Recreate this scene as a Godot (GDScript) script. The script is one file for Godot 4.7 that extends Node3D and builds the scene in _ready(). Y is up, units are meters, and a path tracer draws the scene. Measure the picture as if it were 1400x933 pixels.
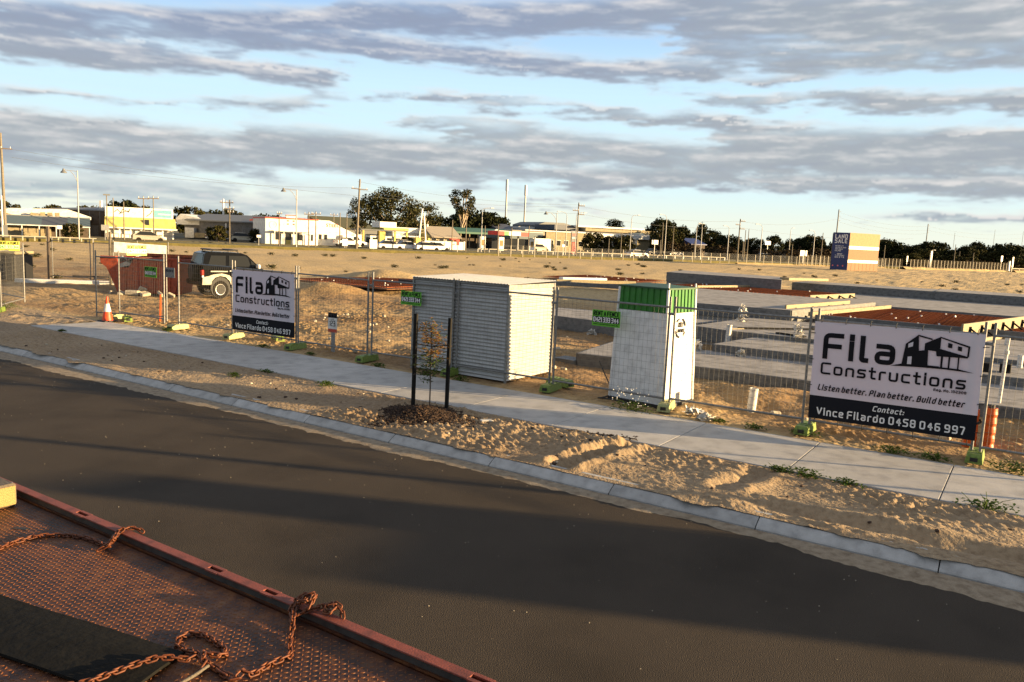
extends Node3D
# A building lot beside a street, seen from the tray of a parked flatbed at sundown.
# Three frames of metres: the world (camera above the origin), the street frame S(a, b, y) along the
# temporary fence, and the frame F(s, t, y) along the far edge of the sandy field.

const SA := 0.5794
const SU := Vector3(0.836813, 0, 0.547493)
const SV := Vector3(0.547493, 0, -0.836813)
const SO := Vector3(0.8008, 0, -15.4183)
const SR := -0.5794
const FE := Vector3(0.88483, 0, -0.46591)
const FN := Vector3(-0.46591, 0, -0.88483)
const FO := Vector3(-59, 0, -92)
const FR := 0.48465

var rng := RandomNumberGenerator.new()
var noise := FastNoiseLite.new()
var textures := {}
var mats := {}


func S(a: float, b: float, y := 0.0) -> Vector3:
	return SO + SU * a + SV * b + Vector3(0, y, 0)


func F(s: float, t: float, y := 0.0) -> Vector3:
	return FO + FE * s + FN * t + Vector3(0, y, 0)


func _ready() -> void:
	rng.seed = 11
	camera_and_light()
	materials()
	ground()
	street()
	fence()
	site()
	vehicles()
	far_buildings()
	far_poles()
	far_trees()
	truck_bed()
	shade_makers()


func camera_and_light() -> void:
	var cam := Camera3D.new()
	cam.name = "camera"
	cam.fov = 46.32
	cam.near = 0.05
	cam.far = 9000.0
	cam.position = Vector3(0, 2.944, 0)
	cam.rotation = Vector3(-0.1294, 0, 0.044)
	add_child(cam)
	cam.current = true
	var env := Environment.new()
	env.background_mode = Environment.BG_SKY
	env.tonemap_mode = Environment.TONE_MAPPER_LINEAR
	env.tonemap_exposure = 3.8
	env.background_energy_multiplier = 0.56
	env.sdfgi_enabled = true
	env.ssao_enabled = true
	env.ssil_enabled = true
	var sky := Sky.new()
	var pan := PanoramaSkyMaterial.new()
	pan.panorama = ImageTexture.create_from_image(sky_image())
	sky.sky_material = pan
	env.sky = sky
	var w := WorldEnvironment.new()
	w.name = "air"
	w.environment = env
	add_child(w)
	var sun := DirectionalLight3D.new()
	sun.name = "sun"
	sun.light_energy = 1.6
	sun.light_color = Color(1.0, 0.855, 0.63)
	sun.light_angular_distance = 0.55
	sun.shadow_enabled = true
	var el := deg_to_rad(8.0)
	var az := deg_to_rad(10.0)
	var to := Vector3(cos(el) * cos(az), sin(el), cos(el) * sin(az))
	sun.basis = Basis.looking_at(-to)
	add_child(sun)


# ------------------------------------------------------------------ sky
func cloud_bands() -> Array:
	# azimuth, elevation of both ends (degrees), half thickness, density
	return [
		[-32.36, 11.41, -12.36, 13.62, 0.93, 0.9], [-32.43, 9.617, -24.61, 10.08, 0.92, 1.0], [-24.61, 10.08, -14.24, 10.09, 0.58, 0.95],
		[-24.58, 11.58, -12.34, 12.27, 0.66, 0.8], [-12.37, 13.84, 10.91, 15.27, 1.16, 0.9], [-12.34, 12.27, -0.85, 11.86, 0.83, 0.9],
		[-0.85, 11.86, 12.17, 11.44, 0.70, 0.9], [12.17, 11.44, 19.69, 10.81, 0.27, 0.7], [10.93, 15.05, 30.79, 13.72, 1.75, 0.95],
		[11.6, 12.58, 30.97, 12.12, 0.77, 0.85], [18.27, 11.6, 24.79, 11.51, 0.26, 0.6], [-32.51, 7.208, -28.72, 7.51, 0.29, 0.85],
		[-26.72, 7.35, -21.61, 7.615, 0.27, 0.6], [-20.95, 7.725, -14.69, 8.183, 0.42, 0.8], [-13.74, 9.011, -8.345, 9.549, 0.19, 0.5],
		[13.26, 9.767, 20.24, 9.628, 0.41, 0.8], [20.24, 9.628, 36.3, 9.0, 0.65, 0.95], [-32.56, 5.501, -25.51, 5.571, 0.78, 0.9],
		[-38.6, 4.3, -17.98, 4.562, 1.21, 0.95], [-24.68, 5.196, -12.22, 4.946, 0.94, 0.9], [-17.98, 5.277, -0.55, 5.067, 1.37, 0.95],
		[-7.289, 7.692, 0.36, 7.734, 0.39, 0.75], [-5.828, 9.467, 3.36, 9.014, 0.43, 0.75], [3.361, 9.014, 11.42, 8.381, 0.43, 0.75],
		[-3.696, 6.662, 14.56, 5.399, 1.33, 0.85], [-0.514, 4.314, 14.64, 4.33, 0.60, 0.9], [11.4, 8.619, 19.06, 7.719, 0.47, 0.8],
		[14.48, 6.507, 38.63, 6.048, 1.45, 0.95], [17.03, 4.386, 37.82, 4.344, 0.73, 0.9], [26.84, 7.419, 36.5, 7.314, 0.51, 0.9],
		[-36.65, 2.961, -19.37, 3.512, 0.36, 0.6], [-36.69, 1.803, -20.29, 2.163, 0.68, 0.75], [-26.84, 1.071, -11.67, 1.403, 0.72, 0.7],
		[-17.04, 2.696, -11.69, 2.654, 0.49, 0.5], [-8.667, 2.409, -0.41, 2.031, 0.46, 0.45], [0.862, 2.495, 4.72, 2.806, 0.30, 0.8],
		[5.794, 2.086, 8.85, 2.255, 0.20, 0.4], [23.79, 2.176, 28.93, 2.638, 0.27, 0.8], [29.55, 2.386, 36.0, 2.579, 0.35, 0.9],
	]


func sky_image() -> Image:
	var w := 4096
	var h := 2048
	var top := 34.0
	# coarse map of how likely cloud is, every half degree
	var cw := 720
	var ch := 80
	var cover := PackedFloat32Array()
	cover.resize(cw * ch)
	var bands := cloud_bands()
	var wide := FastNoiseLite.new()
	wide.seed = 5
	wide.frequency = 1.0
	for j in ch:
		var el := j * 0.5 - 1.0
		for i in cw:
			var az := i * 0.5 - 180.0
			# the rest of the sky carries the same streaky layer
			var p := Vector3(cos(deg_to_rad(az)), 0, sin(deg_to_rad(az))) * 3.0
			var away := wide.get_noise_3d(p.x, el * 0.22, p.z) * 1.3 + 0.46 + 0.40 * smoothstep(11.0, 18.0, el)
			var k := 0.0
			if absf(az) < 48.0:
				for q in bands:
					if az < q[0] - 5.0 or az > q[2] + 5.0:
						continue
					var m := clampf((az - q[0]) / (q[2] - q[0]), 0.0, 1.0)
					var mid := lerpf(q[1], q[3], m)
					var over := maxf(0.0, maxf(q[0] - az, az - q[2])) / 1.6
					var e = (el - mid) / (q[4] * 1.13)
					k = maxf(k, q[5] * exp(-(pow(absf(e), 2.6) + over * over) * 0.75))
			var inside := 1.0 - smoothstep(34.0, 46.0, absf(az))
			inside *= 1.0 - smoothstep(15.5, 20.0, el)
			cover[j * cw + i] = lerpf(clampf(away, 0.0, 0.95) * smoothstep(0.5, 3.0, el), k, inside)
	var puff := FastNoiseLite.new()
	puff.seed = 21
	puff.frequency = 1.0
	puff.fractal_octaves = 5
	puff.fractal_gain = 0.55
	var fine := FastNoiseLite.new()
	fine.seed = 8
	fine.frequency = 1.0
	fine.fractal_octaves = 4
	var data := PackedByteArray()
	data.resize(w * h * 3)
	data.fill(150)
	for y in h:
		var el := 90.0 - (y + 0.5) / h * 180.0
		if el < -1.0:
			break
		var step := 1 if el < 20.0 else (4 if el < 34.0 else 8)
		# rows high up are copied from the last computed one
		if el >= 34.0 and y % 8 != 0 or el >= 20.0 and el < 34.0 and y % 2 != 0:
			continue
		for x in range(0, w, step):
			var az := wrapf((x + 0.5) / w * 360.0, -180.0, 180.0)
			var ca := cos(deg_to_rad(az))
			var sa := sin(deg_to_rad(az))
			var fx := fposmod((az + 180.0) * 2.0, 719.99)
			var fy := clampf((el + 1.0) * 2.0, 0.0, ch - 1.01)
			# streaky detail that shrinks towards the horizon
			var q := 7.0 / (sqrt(maxf(el, 0.0)) + 1.1)
			var n1 := puff.get_noise_3d(ca * 5.0 * q * 0.75, el * 0.60 + q, sa * 5.0 * q * 0.75)
			var n2 := fine.get_noise_3d(ca * 17.0, el * 2.1, sa * 17.0)
			var n3 := fine.get_noise_3d(ca * 52.0 + 9.0, el * 5.2, sa * 52.0)
			fx = fposmod(fx + n2 * 3.5 + n3 * 0.8, cw - 0.01)
			fy = clampf(fy + n1 * 1.2 + n2 * 0.6 + n3 * 0.2, 0.0, ch - 1.01)
			var ix := int(fx)
			var iy := int(fy)
			var tx := fx - ix
			var ty := fy - iy
			var ix2 := (ix + 1) % cw
			var c0 := lerpf(cover[iy * cw + ix], cover[iy * cw + ix2], tx)
			var c1 := lerpf(cover[(iy + 1) * cw + ix], cover[(iy + 1) * cw + ix2], tx)
			var c := lerpf(c0, c1, ty)
			var n4 := puff.get_noise_3d(ca * 9.0 - 20.0, el * 1.15, sa * 9.0)
			var dens := c * 1.40 - 0.29 + n1 * 0.42 + n2 * 0.16 + n4 * 0.22 + n3 * 0.05
			dens = smoothstep(-0.02, 0.92, dens)
			# clear air: cream at the horizon, pale cyan, then blue
			var air: Color
			if el < 4.0:
				air = Color(0.885, 0.905, 0.845).lerp(Color(0.81, 0.905, 0.925), smoothstep(1.0, 4.4, el))
			else:
				air = Color(0.81, 0.905, 0.925).lerp(Color(0.765, 0.885, 0.945), smoothstep(3.8, 10.0, el)).lerp(Color(0.60, 0.745, 0.91), smoothstep(9.0, 17.0, el))
			air = air.lerp(Color(0.52, 0.62, 0.76), smoothstep(17.0, 60.0, el))
			# cloud: warm cream where thin and along its tops, slate where thick
			var relief := clampf((c0 - c1) * 1.3 + n4 * 1.15 + n2 * 0.40 + n3 * 0.22, -1.0, 1.0)
			var thick := Color(0.61, 0.635, 0.66).lerp(Color(0.53, 0.575, 0.665), smoothstep(7.0, 13.0, el) * (1.0 - smoothstep(-5.0, 25.0, az)))
			thick = thick.lerp(Color(0.655, 0.71, 0.735), 1.0 - smoothstep(1.0, 4.5, el))
			var thin := Color(0.80, 0.80, 0.815)
			var cl := thin.lerp(thick, smoothstep(0.15, 0.85, dens))
			cl = cl.lerp(Color(0.88, 0.855, 0.84), clampf(relief * 0.85, 0.0, 0.8))
			cl = cl.lerp(Color(0.54, 0.56, 0.62), clampf(-relief * 0.55, 0.0, 0.55))
			cl = cl.lerp(Color(0.685, 0.675, 0.68), smoothstep(15.0, 24.0, el))
			var s := air.lerp(cl, dens * 0.93)
			# the whole sky brightens and warms towards the low sun
			var near := exp(-(pow(absf(wrapf(az - 100.0, -180.0, 180.0)) / 30.0, 2.0) + pow((el - 6.0) / 17.0, 2.0)))
			s = Color(s.r + near * 0.42, s.g + near * 0.36, s.b + near * 0.24) * 0.78
			var r := int(clampf(s.r, 0.0, 1.0) * 255.0)
			var g := int(clampf(s.g, 0.0, 1.0) * 255.0)
			var b := int(clampf(s.b, 0.0, 1.0) * 255.0)
			for k in step:
				var at := (y * w + x + k) * 3
				data[at] = r
				data[at + 1] = g
				data[at + 2] = b
	for y in h:
		var el := 90.0 - (y + 0.5) / h * 180.0
		var from := y
		if el >= 34.0:
			from = y - y % 8
		elif el >= 20.0:
			from = y - y % 2
		if from != y:
			var row := data.slice(from * w * 3, (from + 1) * w * 3)
			for x in range(0, w * 3):
				data[y * w * 3 + x] = row[x]
	return Image.create_from_data(w, h, false, Image.FORMAT_RGB8, data)


# ------------------------------------------------------------------ meshes
class Shape:
	var v := PackedVector3Array()
	var n := PackedVector3Array()
	var c := PackedColorArray()
	var tint := Color.WHITE

	func tri(p: Vector3, q: Vector3, r: Vector3) -> void:   # counterclockwise seen from outside
		var k := (q - p).cross(r - p).normalized()
		tri_n(p, q, r, k, k, k)

	func tri_n(p: Vector3, q: Vector3, r: Vector3, a: Vector3, b: Vector3, d: Vector3) -> void:
		v.append(p); v.append(r); v.append(q)
		n.append(a); n.append(d); n.append(b)
		c.append(tint); c.append(tint); c.append(tint)

	func quad(p: Vector3, q: Vector3, r: Vector3, s: Vector3) -> void:
		tri(p, q, r)
		tri(p, r, s)

	func face(p: Vector3, q: Vector3, r: Vector3, s: Vector3, out: Vector3) -> void:   # turned so that it faces out
		if (q - p).cross(r - p).dot(out) < 0.0:
			quad(s, r, q, p)
		else:
			quad(p, q, r, s)

	func box(mid: Vector3, size: Vector3, b := Basis()) -> void:
		var x := b.x * size.x / 2.0
		var y := b.y * size.y / 2.0
		var z := b.z * size.z / 2.0
		face(mid + x - y - z, mid + x + y - z, mid + x + y + z, mid + x - y + z, x)
		face(mid - x - y - z, mid - x + y - z, mid - x + y + z, mid - x - y + z, -x)
		face(mid - x + y - z, mid + x + y - z, mid + x + y + z, mid - x + y + z, y)
		face(mid - x - y - z, mid + x - y - z, mid + x - y + z, mid - x - y + z, -y)
		face(mid - x - y + z, mid + x - y + z, mid + x + y + z, mid - x + y + z, z)
		face(mid - x - y - z, mid + x - y - z, mid + x + y - z, mid - x + y - z, -z)

	func cbox(mid: Vector3, size: Vector3, ch: float, b := Basis()) -> void:   # box with chamfered edges
		var h := size / 2.0
		for i in 3:
			var j := (i + 1) % 3
			var k := (i + 2) % 3
			for s: float in [-1.0, 1.0]:
				var pts: Array[Vector3] = []
				for m: Array in [[-1, -1], [1, -1], [1, 1], [-1, 1]]:
					var p := Vector3()
					p[i] = s * h[i]
					p[j] = m[0] * (h[j] - ch)
					p[k] = m[1] * (h[k] - ch)
					pts.append(mid + b * p)
				var o := Vector3()
				o[i] = s
				face(pts[0], pts[1], pts[2], pts[3], b * o)
			for sj: float in [-1.0, 1.0]:
				for sk: float in [-1.0, 1.0]:
					var e: Array[Vector3] = []
					for m: Array in [[-1, 0], [1, 0], [1, 1], [-1, 1]]:
						var p := Vector3()
						p[i] = m[0] * (h[i] - ch)
						p[j] = sj * (h[j] - (ch if m[1] else 0.0))
						p[k] = sk * (h[k] - (0.0 if m[1] else ch))
						e.append(mid + b * p)
					var o := Vector3()
					o[j] = sj
					o[k] = sk
					face(e[0], e[1], e[2], e[3], b * o)
		for sx: float in [-1.0, 1.0]:
			for sy: float in [-1.0, 1.0]:
				for sz: float in [-1.0, 1.0]:
					var p := b * Vector3(sx * h.x, sy * (h.y - ch), sz * (h.z - ch)) + mid
					var q := b * Vector3(sx * (h.x - ch), sy * h.y, sz * (h.z - ch)) + mid
					var r := b * Vector3(sx * (h.x - ch), sy * (h.y - ch), sz * h.z) + mid
					if (q - p).cross(r - p).dot(b * Vector3(sx, sy, sz)) < 0.0:
						tri(p, r, q)
					else:
						tri(p, q, r)

	func bar(p: Vector3, q: Vector3, wide: float, tall: float, up := Vector3.UP, ch := 0.0) -> void:
		var z := (q - p).normalized()
		var x := up.cross(z).normalized()
		var y := z.cross(x)
		if ch > 0.0:
			cbox((p + q) / 2.0, Vector3(wide, tall, p.distance_to(q)), ch, Basis(x, y, z))
		else:
			box((p + q) / 2.0, Vector3(wide, tall, p.distance_to(q)), Basis(x, y, z))

	func tube(p: Vector3, q: Vector3, r: float, r2 := -1.0, sides := 8, caps := true) -> void:
		var e := r if r2 < 0.0 else r2
		var z := (q - p).normalized()
		var x := z.cross(Vector3.UP if absf(z.y) < 0.9 else Vector3.RIGHT).normalized()
		var y := z.cross(x)
		for i in sides:
			var a := TAU * i / sides
			var d := TAU * (i + 1) / sides
			var na := x * cos(a) + y * sin(a)
			var nd := x * cos(d) + y * sin(d)
			tri_n(p + na * r, p + nd * r, q + nd * e, na, nd, nd)
			tri_n(p + na * r, q + nd * e, q + na * e, na, nd, na)
			if caps:
				tri(p, p + nd * r, p + na * r)
				tri(q, q + na * e, q + nd * e)

	func path(pts: PackedVector3Array, r: float, sides := 6, closed := false) -> void:
		var m := pts.size()
		var rings := []
		var normals := []
		var x := Vector3.ZERO
		for i in m:
			var z: Vector3
			if closed:
				z = (pts[(i + 1) % m] - pts[(i + m - 1) % m]).normalized()
			else:
				z = (pts[mini(i + 1, m - 1)] - pts[maxi(i - 1, 0)]).normalized()
			if x == Vector3.ZERO:
				x = z.cross(Vector3.UP if absf(z.y) < 0.9 else Vector3.RIGHT).normalized()
			x = (x - z * x.dot(z)).normalized()
			var y := z.cross(x)
			var ring := PackedVector3Array()
			var nn := PackedVector3Array()
			for k in sides:
				var a := TAU * k / sides
				var o := x * cos(a) + y * sin(a)
				nn.append(o)
				ring.append(pts[i] + o * r)
			rings.append(ring)
			normals.append(nn)
		for i in (m if closed else m - 1):
			var j := (i + 1) % m
			for k in sides:
				var l := (k + 1) % sides
				tri_n(rings[i][k], rings[i][l], rings[j][l], normals[i][k], normals[i][l], normals[j][l])
				tri_n(rings[i][k], rings[j][l], rings[j][k], normals[i][k], normals[j][l], normals[j][k])

	func lathe(profile: PackedVector2Array, sides: int, xf := Transform3D()) -> void:   # radius, height; flat bands, smooth round
		for i in profile.size() - 1:
			var a := profile[i]
			var b := profile[i + 1]
			var sl := Vector2(b.y - a.y, a.x - b.x).normalized()
			for k in sides:
				var t := TAU * k / sides
				var u := TAU * (k + 1) / sides
				var ct := Vector3(cos(t), 0, -sin(t))
				var cu := Vector3(cos(u), 0, -sin(u))
				var nt := xf.basis * (ct * sl.x + Vector3.UP * sl.y)
				var nu := xf.basis * (cu * sl.x + Vector3.UP * sl.y)
				var p := xf * (ct * a.x + Vector3.UP * a.y)
				var q := xf * (cu * a.x + Vector3.UP * a.y)
				var r := xf * (cu * b.x + Vector3.UP * b.y)
				var s := xf * (ct * b.x + Vector3.UP * b.y)
				if a.x > 0.0:
					tri_n(p, q, r, nt, nu, nu)
				if b.x > 0.0:
					tri_n(p, r, s, nt, nu, nt)

	func prism(poly: PackedVector2Array, y0: float, y1: float, xf := Transform3D()) -> void:   # polygon in x, -z raised from y0 to y1
		var ids := Geometry2D.triangulate_polygon(poly)
		var flip := Geometry2D.is_polygon_clockwise(poly)
		for i in range(0, ids.size(), 3):
			var p := poly[ids[i]]
			var q := poly[ids[i + 1]]
			var r := poly[ids[i + 2]]
			if (q - p).cross(r - p) < 0.0:
				var s := q
				q = r
				r = s
			tri(xf * Vector3(p.x, y1, -p.y), xf * Vector3(q.x, y1, -q.y), xf * Vector3(r.x, y1, -r.y))
			tri(xf * Vector3(p.x, y0, -p.y), xf * Vector3(r.x, y0, -r.y), xf * Vector3(q.x, y0, -q.y))
		var m := poly.size()
		for i in m:
			var p := poly[i]
			var q := poly[(i + 1) % m]
			if flip:
				var s := p
				p = q
				q = s
			if y0 != y1:
				quad(xf * Vector3(p.x, y0, -p.y), xf * Vector3(q.x, y0, -q.y), xf * Vector3(q.x, y1, -q.y), xf * Vector3(p.x, y1, -p.y))

	func made(m: Material) -> ArrayMesh:
		var arrays := []
		arrays.resize(Mesh.ARRAY_MAX)
		arrays[Mesh.ARRAY_VERTEX] = v
		arrays[Mesh.ARRAY_NORMAL] = n
		arrays[Mesh.ARRAY_COLOR] = c
		var mesh := ArrayMesh.new()
		mesh.add_surface_from_arrays(Mesh.PRIMITIVE_TRIANGLES, arrays)
		mesh.surface_set_material(0, m)
		return mesh


# ------------------------------------------------------------------ objects
func put(called: String, mesh: Mesh, parent: Node3D = null) -> MeshInstance3D:
	var o := MeshInstance3D.new()
	o.name = called
	o.mesh = mesh
	(parent if parent else self).add_child(o, true)
	return o


func obj(called: String, sh: Shape, m: Material, parent: Node3D = null) -> MeshInstance3D:
	return put(called, sh.made(m), parent)


func tag(o: Node3D, label: String, category: String, group := "") -> Node3D:
	o.set_meta("label", label)
	o.set_meta("category", category)
	if group:
		o.set_meta("group", group)
	return o


func thing(called: String, label: String, category: String, at := Vector3.ZERO, turn := 0.0, group := "") -> Node3D:
	var o := Node3D.new()
	o.name = called
	add_child(o, true)
	o.position = at
	o.rotation.y = turn
	return tag(o, label, category, group)


func setting(o: Node3D, kind := "structure") -> Node3D:
	o.set_meta("kind", kind)
	return o


func twin(o: Node3D, at: Vector3, turn: float, label := "", big := 1.0) -> Node3D:
	var d: Node3D = o.duplicate()
	d.name = String(o.name).rstrip("0123456789").trim_suffix("_")
	add_child(d, true)
	d.position = at
	d.rotation = Vector3(0, turn, 0)
	d.scale = Vector3.ONE * big
	if label:
		d.set_meta("label", label)
	return d


# ------------------------------------------------------------------ materials
func lin(r: float, g: float, b: float) -> Color:
	return Color(r, g, b).linear_to_srgb()


func ramp_tex(key: String, freq: float, stops: Array, octaves := 4, kind := FastNoiseLite.TYPE_SIMPLEX_SMOOTH, size := 512) -> NoiseTexture2D:
	if textures.has(key):
		return textures[key]
	var f := FastNoiseLite.new()
	f.seed = key.hash() % 1000
	f.noise_type = kind
	f.frequency = freq
	f.fractal_octaves = octaves
	f.fractal_gain = 0.55
	var g := Gradient.new()
	var offs := PackedFloat32Array()
	var cols := PackedColorArray()
	for s: Array in stops:
		offs.append(s[0])
		cols.append(s[1] if s[1] is Color else Color(s[1], s[1], s[1]))
	g.offsets = offs
	g.colors = cols
	var t := NoiseTexture2D.new()
	t.width = size
	t.height = size
	t.seamless = true
	t.noise = f
	t.color_ramp = g
	textures[key] = t
	return t


func mk(key: String, col: Color, rough := 0.85, tex: Texture2D = null, scale = 1.0, det: Texture2D = null, dscale = 1.0, bump: Texture2D = null, high := 0.0, metal := 0.0, world := false) -> StandardMaterial3D:
	var m := StandardMaterial3D.new()
	m.resource_name = key
	m.albedo_color = col
	m.roughness = rough
	m.metallic = metal
	m.vertex_color_use_as_albedo = true
	m.uv1_triplanar = true
	m.uv2_triplanar = true
	m.uv1_world_triplanar = world
	m.uv2_world_triplanar = world
	m.uv1_scale = scale if scale is Vector3 else Vector3.ONE * scale
	m.uv2_scale = dscale if dscale is Vector3 else Vector3.ONE * dscale
	if tex:
		m.albedo_texture = tex
	if det:
		m.detail_enabled = true
		m.detail_blend_mode = BaseMaterial3D.BLEND_MODE_MUL
		m.detail_uv_layer = BaseMaterial3D.DETAIL_UV_2
		m.detail_albedo = det
	if bump:
		m.heightmap_enabled = true
		m.heightmap_texture = bump
		m.heightmap_scale = high
	mats[key] = m
	return m


func materials() -> void:
	var grain := ramp_tex("grain", 0.09, [[0.0, 0.72], [0.5, 0.92], [1.0, 1.0]], 5)
	var blotch := ramp_tex("blotch", 0.012, [[0.0, 0.66], [0.45, 0.88], [1.0, 1.0]], 5)
	var soft := ramp_tex("soft", 0.008, [[0.0, 0.82], [0.5, 0.95], [1.0, 1.0]], 4)
	var hump := ramp_tex("hump", 0.03, [[0.0, 0.0], [1.0, 1.0]], 5)
	var grit := ramp_tex("grit", 0.12, [[0.0, 0.0], [1.0, 1.0]], 3)
	var speck := ramp_tex("speck", 0.16, [[0.0, 0.45], [0.42, 0.74], [0.62, 0.86], [0.82, 0.95], [1.0, 1.0]], 3)
	var sandy := ramp_tex("sandy", 0.02, [[0.0, Color(0.70, 0.66, 0.62)], [0.4, Color(0.88, 0.86, 0.83)], [0.75, Color(0.97, 0.96, 0.94)], [1.0, Color(1, 1, 1)]], 6)
	var earth := ramp_tex("earth", 0.018, [[0.0, Color(0.55, 0.47, 0.40)], [0.38, Color(0.78, 0.70, 0.62)], [0.6, Color(0.93, 0.88, 0.81)], [1.0, Color(1, 1, 1)]], 6)
	var rusty := ramp_tex("rusty", 0.02, [[0.0, Color(0.25, 0.16, 0.12)], [0.33, Color(0.44, 0.26, 0.16)], [0.55, Color(0.57, 0.36, 0.20)], [0.78, Color(0.68, 0.46, 0.26)], [1.0, Color(0.60, 0.52, 0.46)]], 6)
	var dust := ramp_tex("dust", 0.011, [[0.0, Color(0.45, 0.40, 0.36)], [0.5, Color(0.72, 0.66, 0.6)], [1.0, Color(1, 1, 1)]], 5)
	var lines := ramp_tex("lines", 0.03, [[0.0, 0.70], [0.5, 0.90], [1.0, 1.0]], 4)
	mk("sand", lin(0.64, 0.475, 0.235), 0.95, sandy, 0.35, grain, 1.6, hump, 2.5, 0.0, true)
	mk("field_sand", lin(0.62, 0.46, 0.28), 0.95, earth, 0.11, blotch, 0.021, hump, 6.0, 0.0, true)
	mk("verge_sand", lin(0.42, 0.315, 0.20), 0.95, sandy, 0.9, grain, 3.1, hump, 1.2, 0.0, true)
	mk("asphalt", lin(0.093, 0.075, 0.058), 0.86, speck, 1.3, soft, 0.12, grit, 0.45, 0.0, true)
	mk("gutter_sand", lin(0.38, 0.31, 0.225), 0.95, grain, 2.0, sandy, 0.7, hump, 0.5, 0.0, true)
	mk("kerb_concrete", lin(0.62, 0.61, 0.585), 0.8, blotch, 0.7, grain, 2.5, grit, 0.15, 0.0, true)
	mk("path_concrete", lin(0.56, 0.54, 0.51), 0.75, soft, 0.5, grain, 2.2, grit, 0.08, 0.0, true)
	mk("slab_concrete", lin(0.36, 0.34, 0.32), 0.8, blotch, 0.22, soft, 0.6, grit, 0.1, 0.0, true)
	mk("slab_dark", lin(0.20, 0.20, 0.198), 0.6, lines, Vector3(0.12, 2.0, 0.12), blotch, 0.8)
	mk("galvanised", lin(0.23, 0.23, 0.225), 0.5, blotch, 2.0, null, 1.0, null, 0.0, 0.35)
	mk("wire", lin(0.13, 0.13, 0.125), 0.6, null, 1.0, null, 1.0, null, 0.0, 0.3)
	mk("iron_sheet", lin(0.44, 0.445, 0.44), 0.42, soft, 0.9, null, 1.0, null, 0.0, 0.2)
	mk("iron_frame", lin(0.30, 0.30, 0.285), 0.5, blotch, 1.5, null, 1.0, null, 0.0, 0.4)
	mk("lime", lin(0.22, 0.32, 0.045), 0.55, blotch, 2.5, grain, 6.0)
	mk("lime_faded", lin(0.50, 0.51, 0.22), 0.65, blotch, 3.0, grain, 6.0)
	mk("black", lin(0.012, 0.012, 0.013), 0.6, blotch, 2.0)
	mk("black_timber", lin(0.018, 0.017, 0.016), 0.8, lines, Vector3(5.0, 0.6, 5.0), null, 1.0, hump, 0.3)
	mk("print_black", lin(0.010, 0.010, 0.013), 0.85)
	mk("print_white", lin(0.72, 0.72, 0.72), 0.55)
	mk("banner_white", lin(0.64, 0.60, 0.66), 0.7)
	mk("banner_black", lin(0.011, 0.012, 0.017), 0.8)
	mats["banner_white"].backlight_enabled = true
	mats["banner_white"].backlight = Color(0.56, 0.50, 0.51)
	mk("sign_green", lin(0.10, 0.38, 0.02), 0.5)
	mk("sign_yellow", lin(0.75, 0.78, 0.12), 0.5)
	mk("white", lin(0.78, 0.77, 0.74), 0.5, soft, 1.0)
	mk("pvc", lin(0.75, 0.74, 0.70), 0.4, blotch, 3.0)
	mk("toilet_white", lin(0.74, 0.74, 0.73), 0.45, soft, 0.9)
	mk("toilet_green", lin(0.018, 0.17, 0.010), 0.4, soft, 1.2)
	mk("toilet_roof", lin(0.012, 0.07, 0.025), 0.5, soft, 1.2)
	mk("timber_form", lin(0.40, 0.33, 0.19), 0.7, lines, Vector3(1.2, 6.0, 1.2), blotch, 1.3)
	mk("timber_end", lin(0.44, 0.30, 0.10), 0.75, lines, 7.0, grain, 5.0, hump, 0.3)
	mk("timber_top", lin(0.16, 0.13, 0.095), 0.8, lines, Vector3(0.8, 6.0, 6.0), grain, 6.0, hump, 0.3)
	mk("rebar", lin(0.34, 0.10, 0.03), 0.85, rusty, 1.0)
	mats["rebar"].albedo_color = Color(1.0, 0.80, 0.60)
	mk("red_earth", lin(0.23, 0.115, 0.055), 0.95, earth, 0.6, grain, 1.4, hump, 2.0)
	mk("rust_tread", Color(0.76, 0.72, 0.54), 0.55, rusty, 0.9, null, 1.0, null, 0.0, 0.1)  # paler than the plate: wear, with the sunlit look put into the colour
	mk("far_asphalt", lin(0.15, 0.135, 0.105), 0.9, soft, 0.1)
	mk("rust_plate", Color(0.70, 0.66, 0.54), 0.6, rusty, 0.8, dust, 0.33, grit, 0.12, 0.1)
	mk("rust_chain", Color(0.72, 0.60, 0.48), 0.6, rusty, 4.0, grain, 9.0, null, 0.0, 0.2)
	mk("red_paint", lin(0.27, 0.060, 0.034), 0.65, blotch, 1.3, grain, 2.1, grit, 0.06)
	mk("rubber", lin(0.014, 0.0135, 0.012), 0.9, blotch, 0.9, lines, Vector3(1.0, 1.0, 4.0), hump, 0.25)
	mk("dark_steel", lin(0.06, 0.055, 0.05), 0.6, blotch, 1.5, null, 1.0, null, 0.0, 0.3)
	mk("skip_red", lin(0.45, 0.080, 0.028), 0.6, blotch, 0.6, grain, 1.5)
	mk("skip_rust", lin(0.20, 0.075, 0.03), 0.85, rusty, 0.7)
	mk("cone_orange", lin(0.72, 0.07, 0.015), 0.5, soft, 3.0)
	mk("orange_wrap", lin(0.72, 0.12, 0.010), 0.5, blotch, 4.0)
	mk("car_black", lin(0.006, 0.0065, 0.007), 0.12, soft, 1.0)
	mk("car_silver", lin(0.42, 0.39, 0.33), 0.35, soft, 1.0, null, 1.0, null, 0.0, 0.4)
	mk("car_white", lin(0.75, 0.75, 0.74), 0.3, soft, 1.0)
	mk("car_glass", lin(0.018, 0.020, 0.022), 0.08)
	mk("tyre", lin(0.022, 0.020, 0.018), 0.9, blotch, 2.0)
	mk("alloy", lin(0.66, 0.66, 0.65), 0.35, null, 1.0, null, 1.0, null, 0.0, 0.4)
	mk("lamp_red", lin(0.55, 0.03, 0.02), 0.25)
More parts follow.
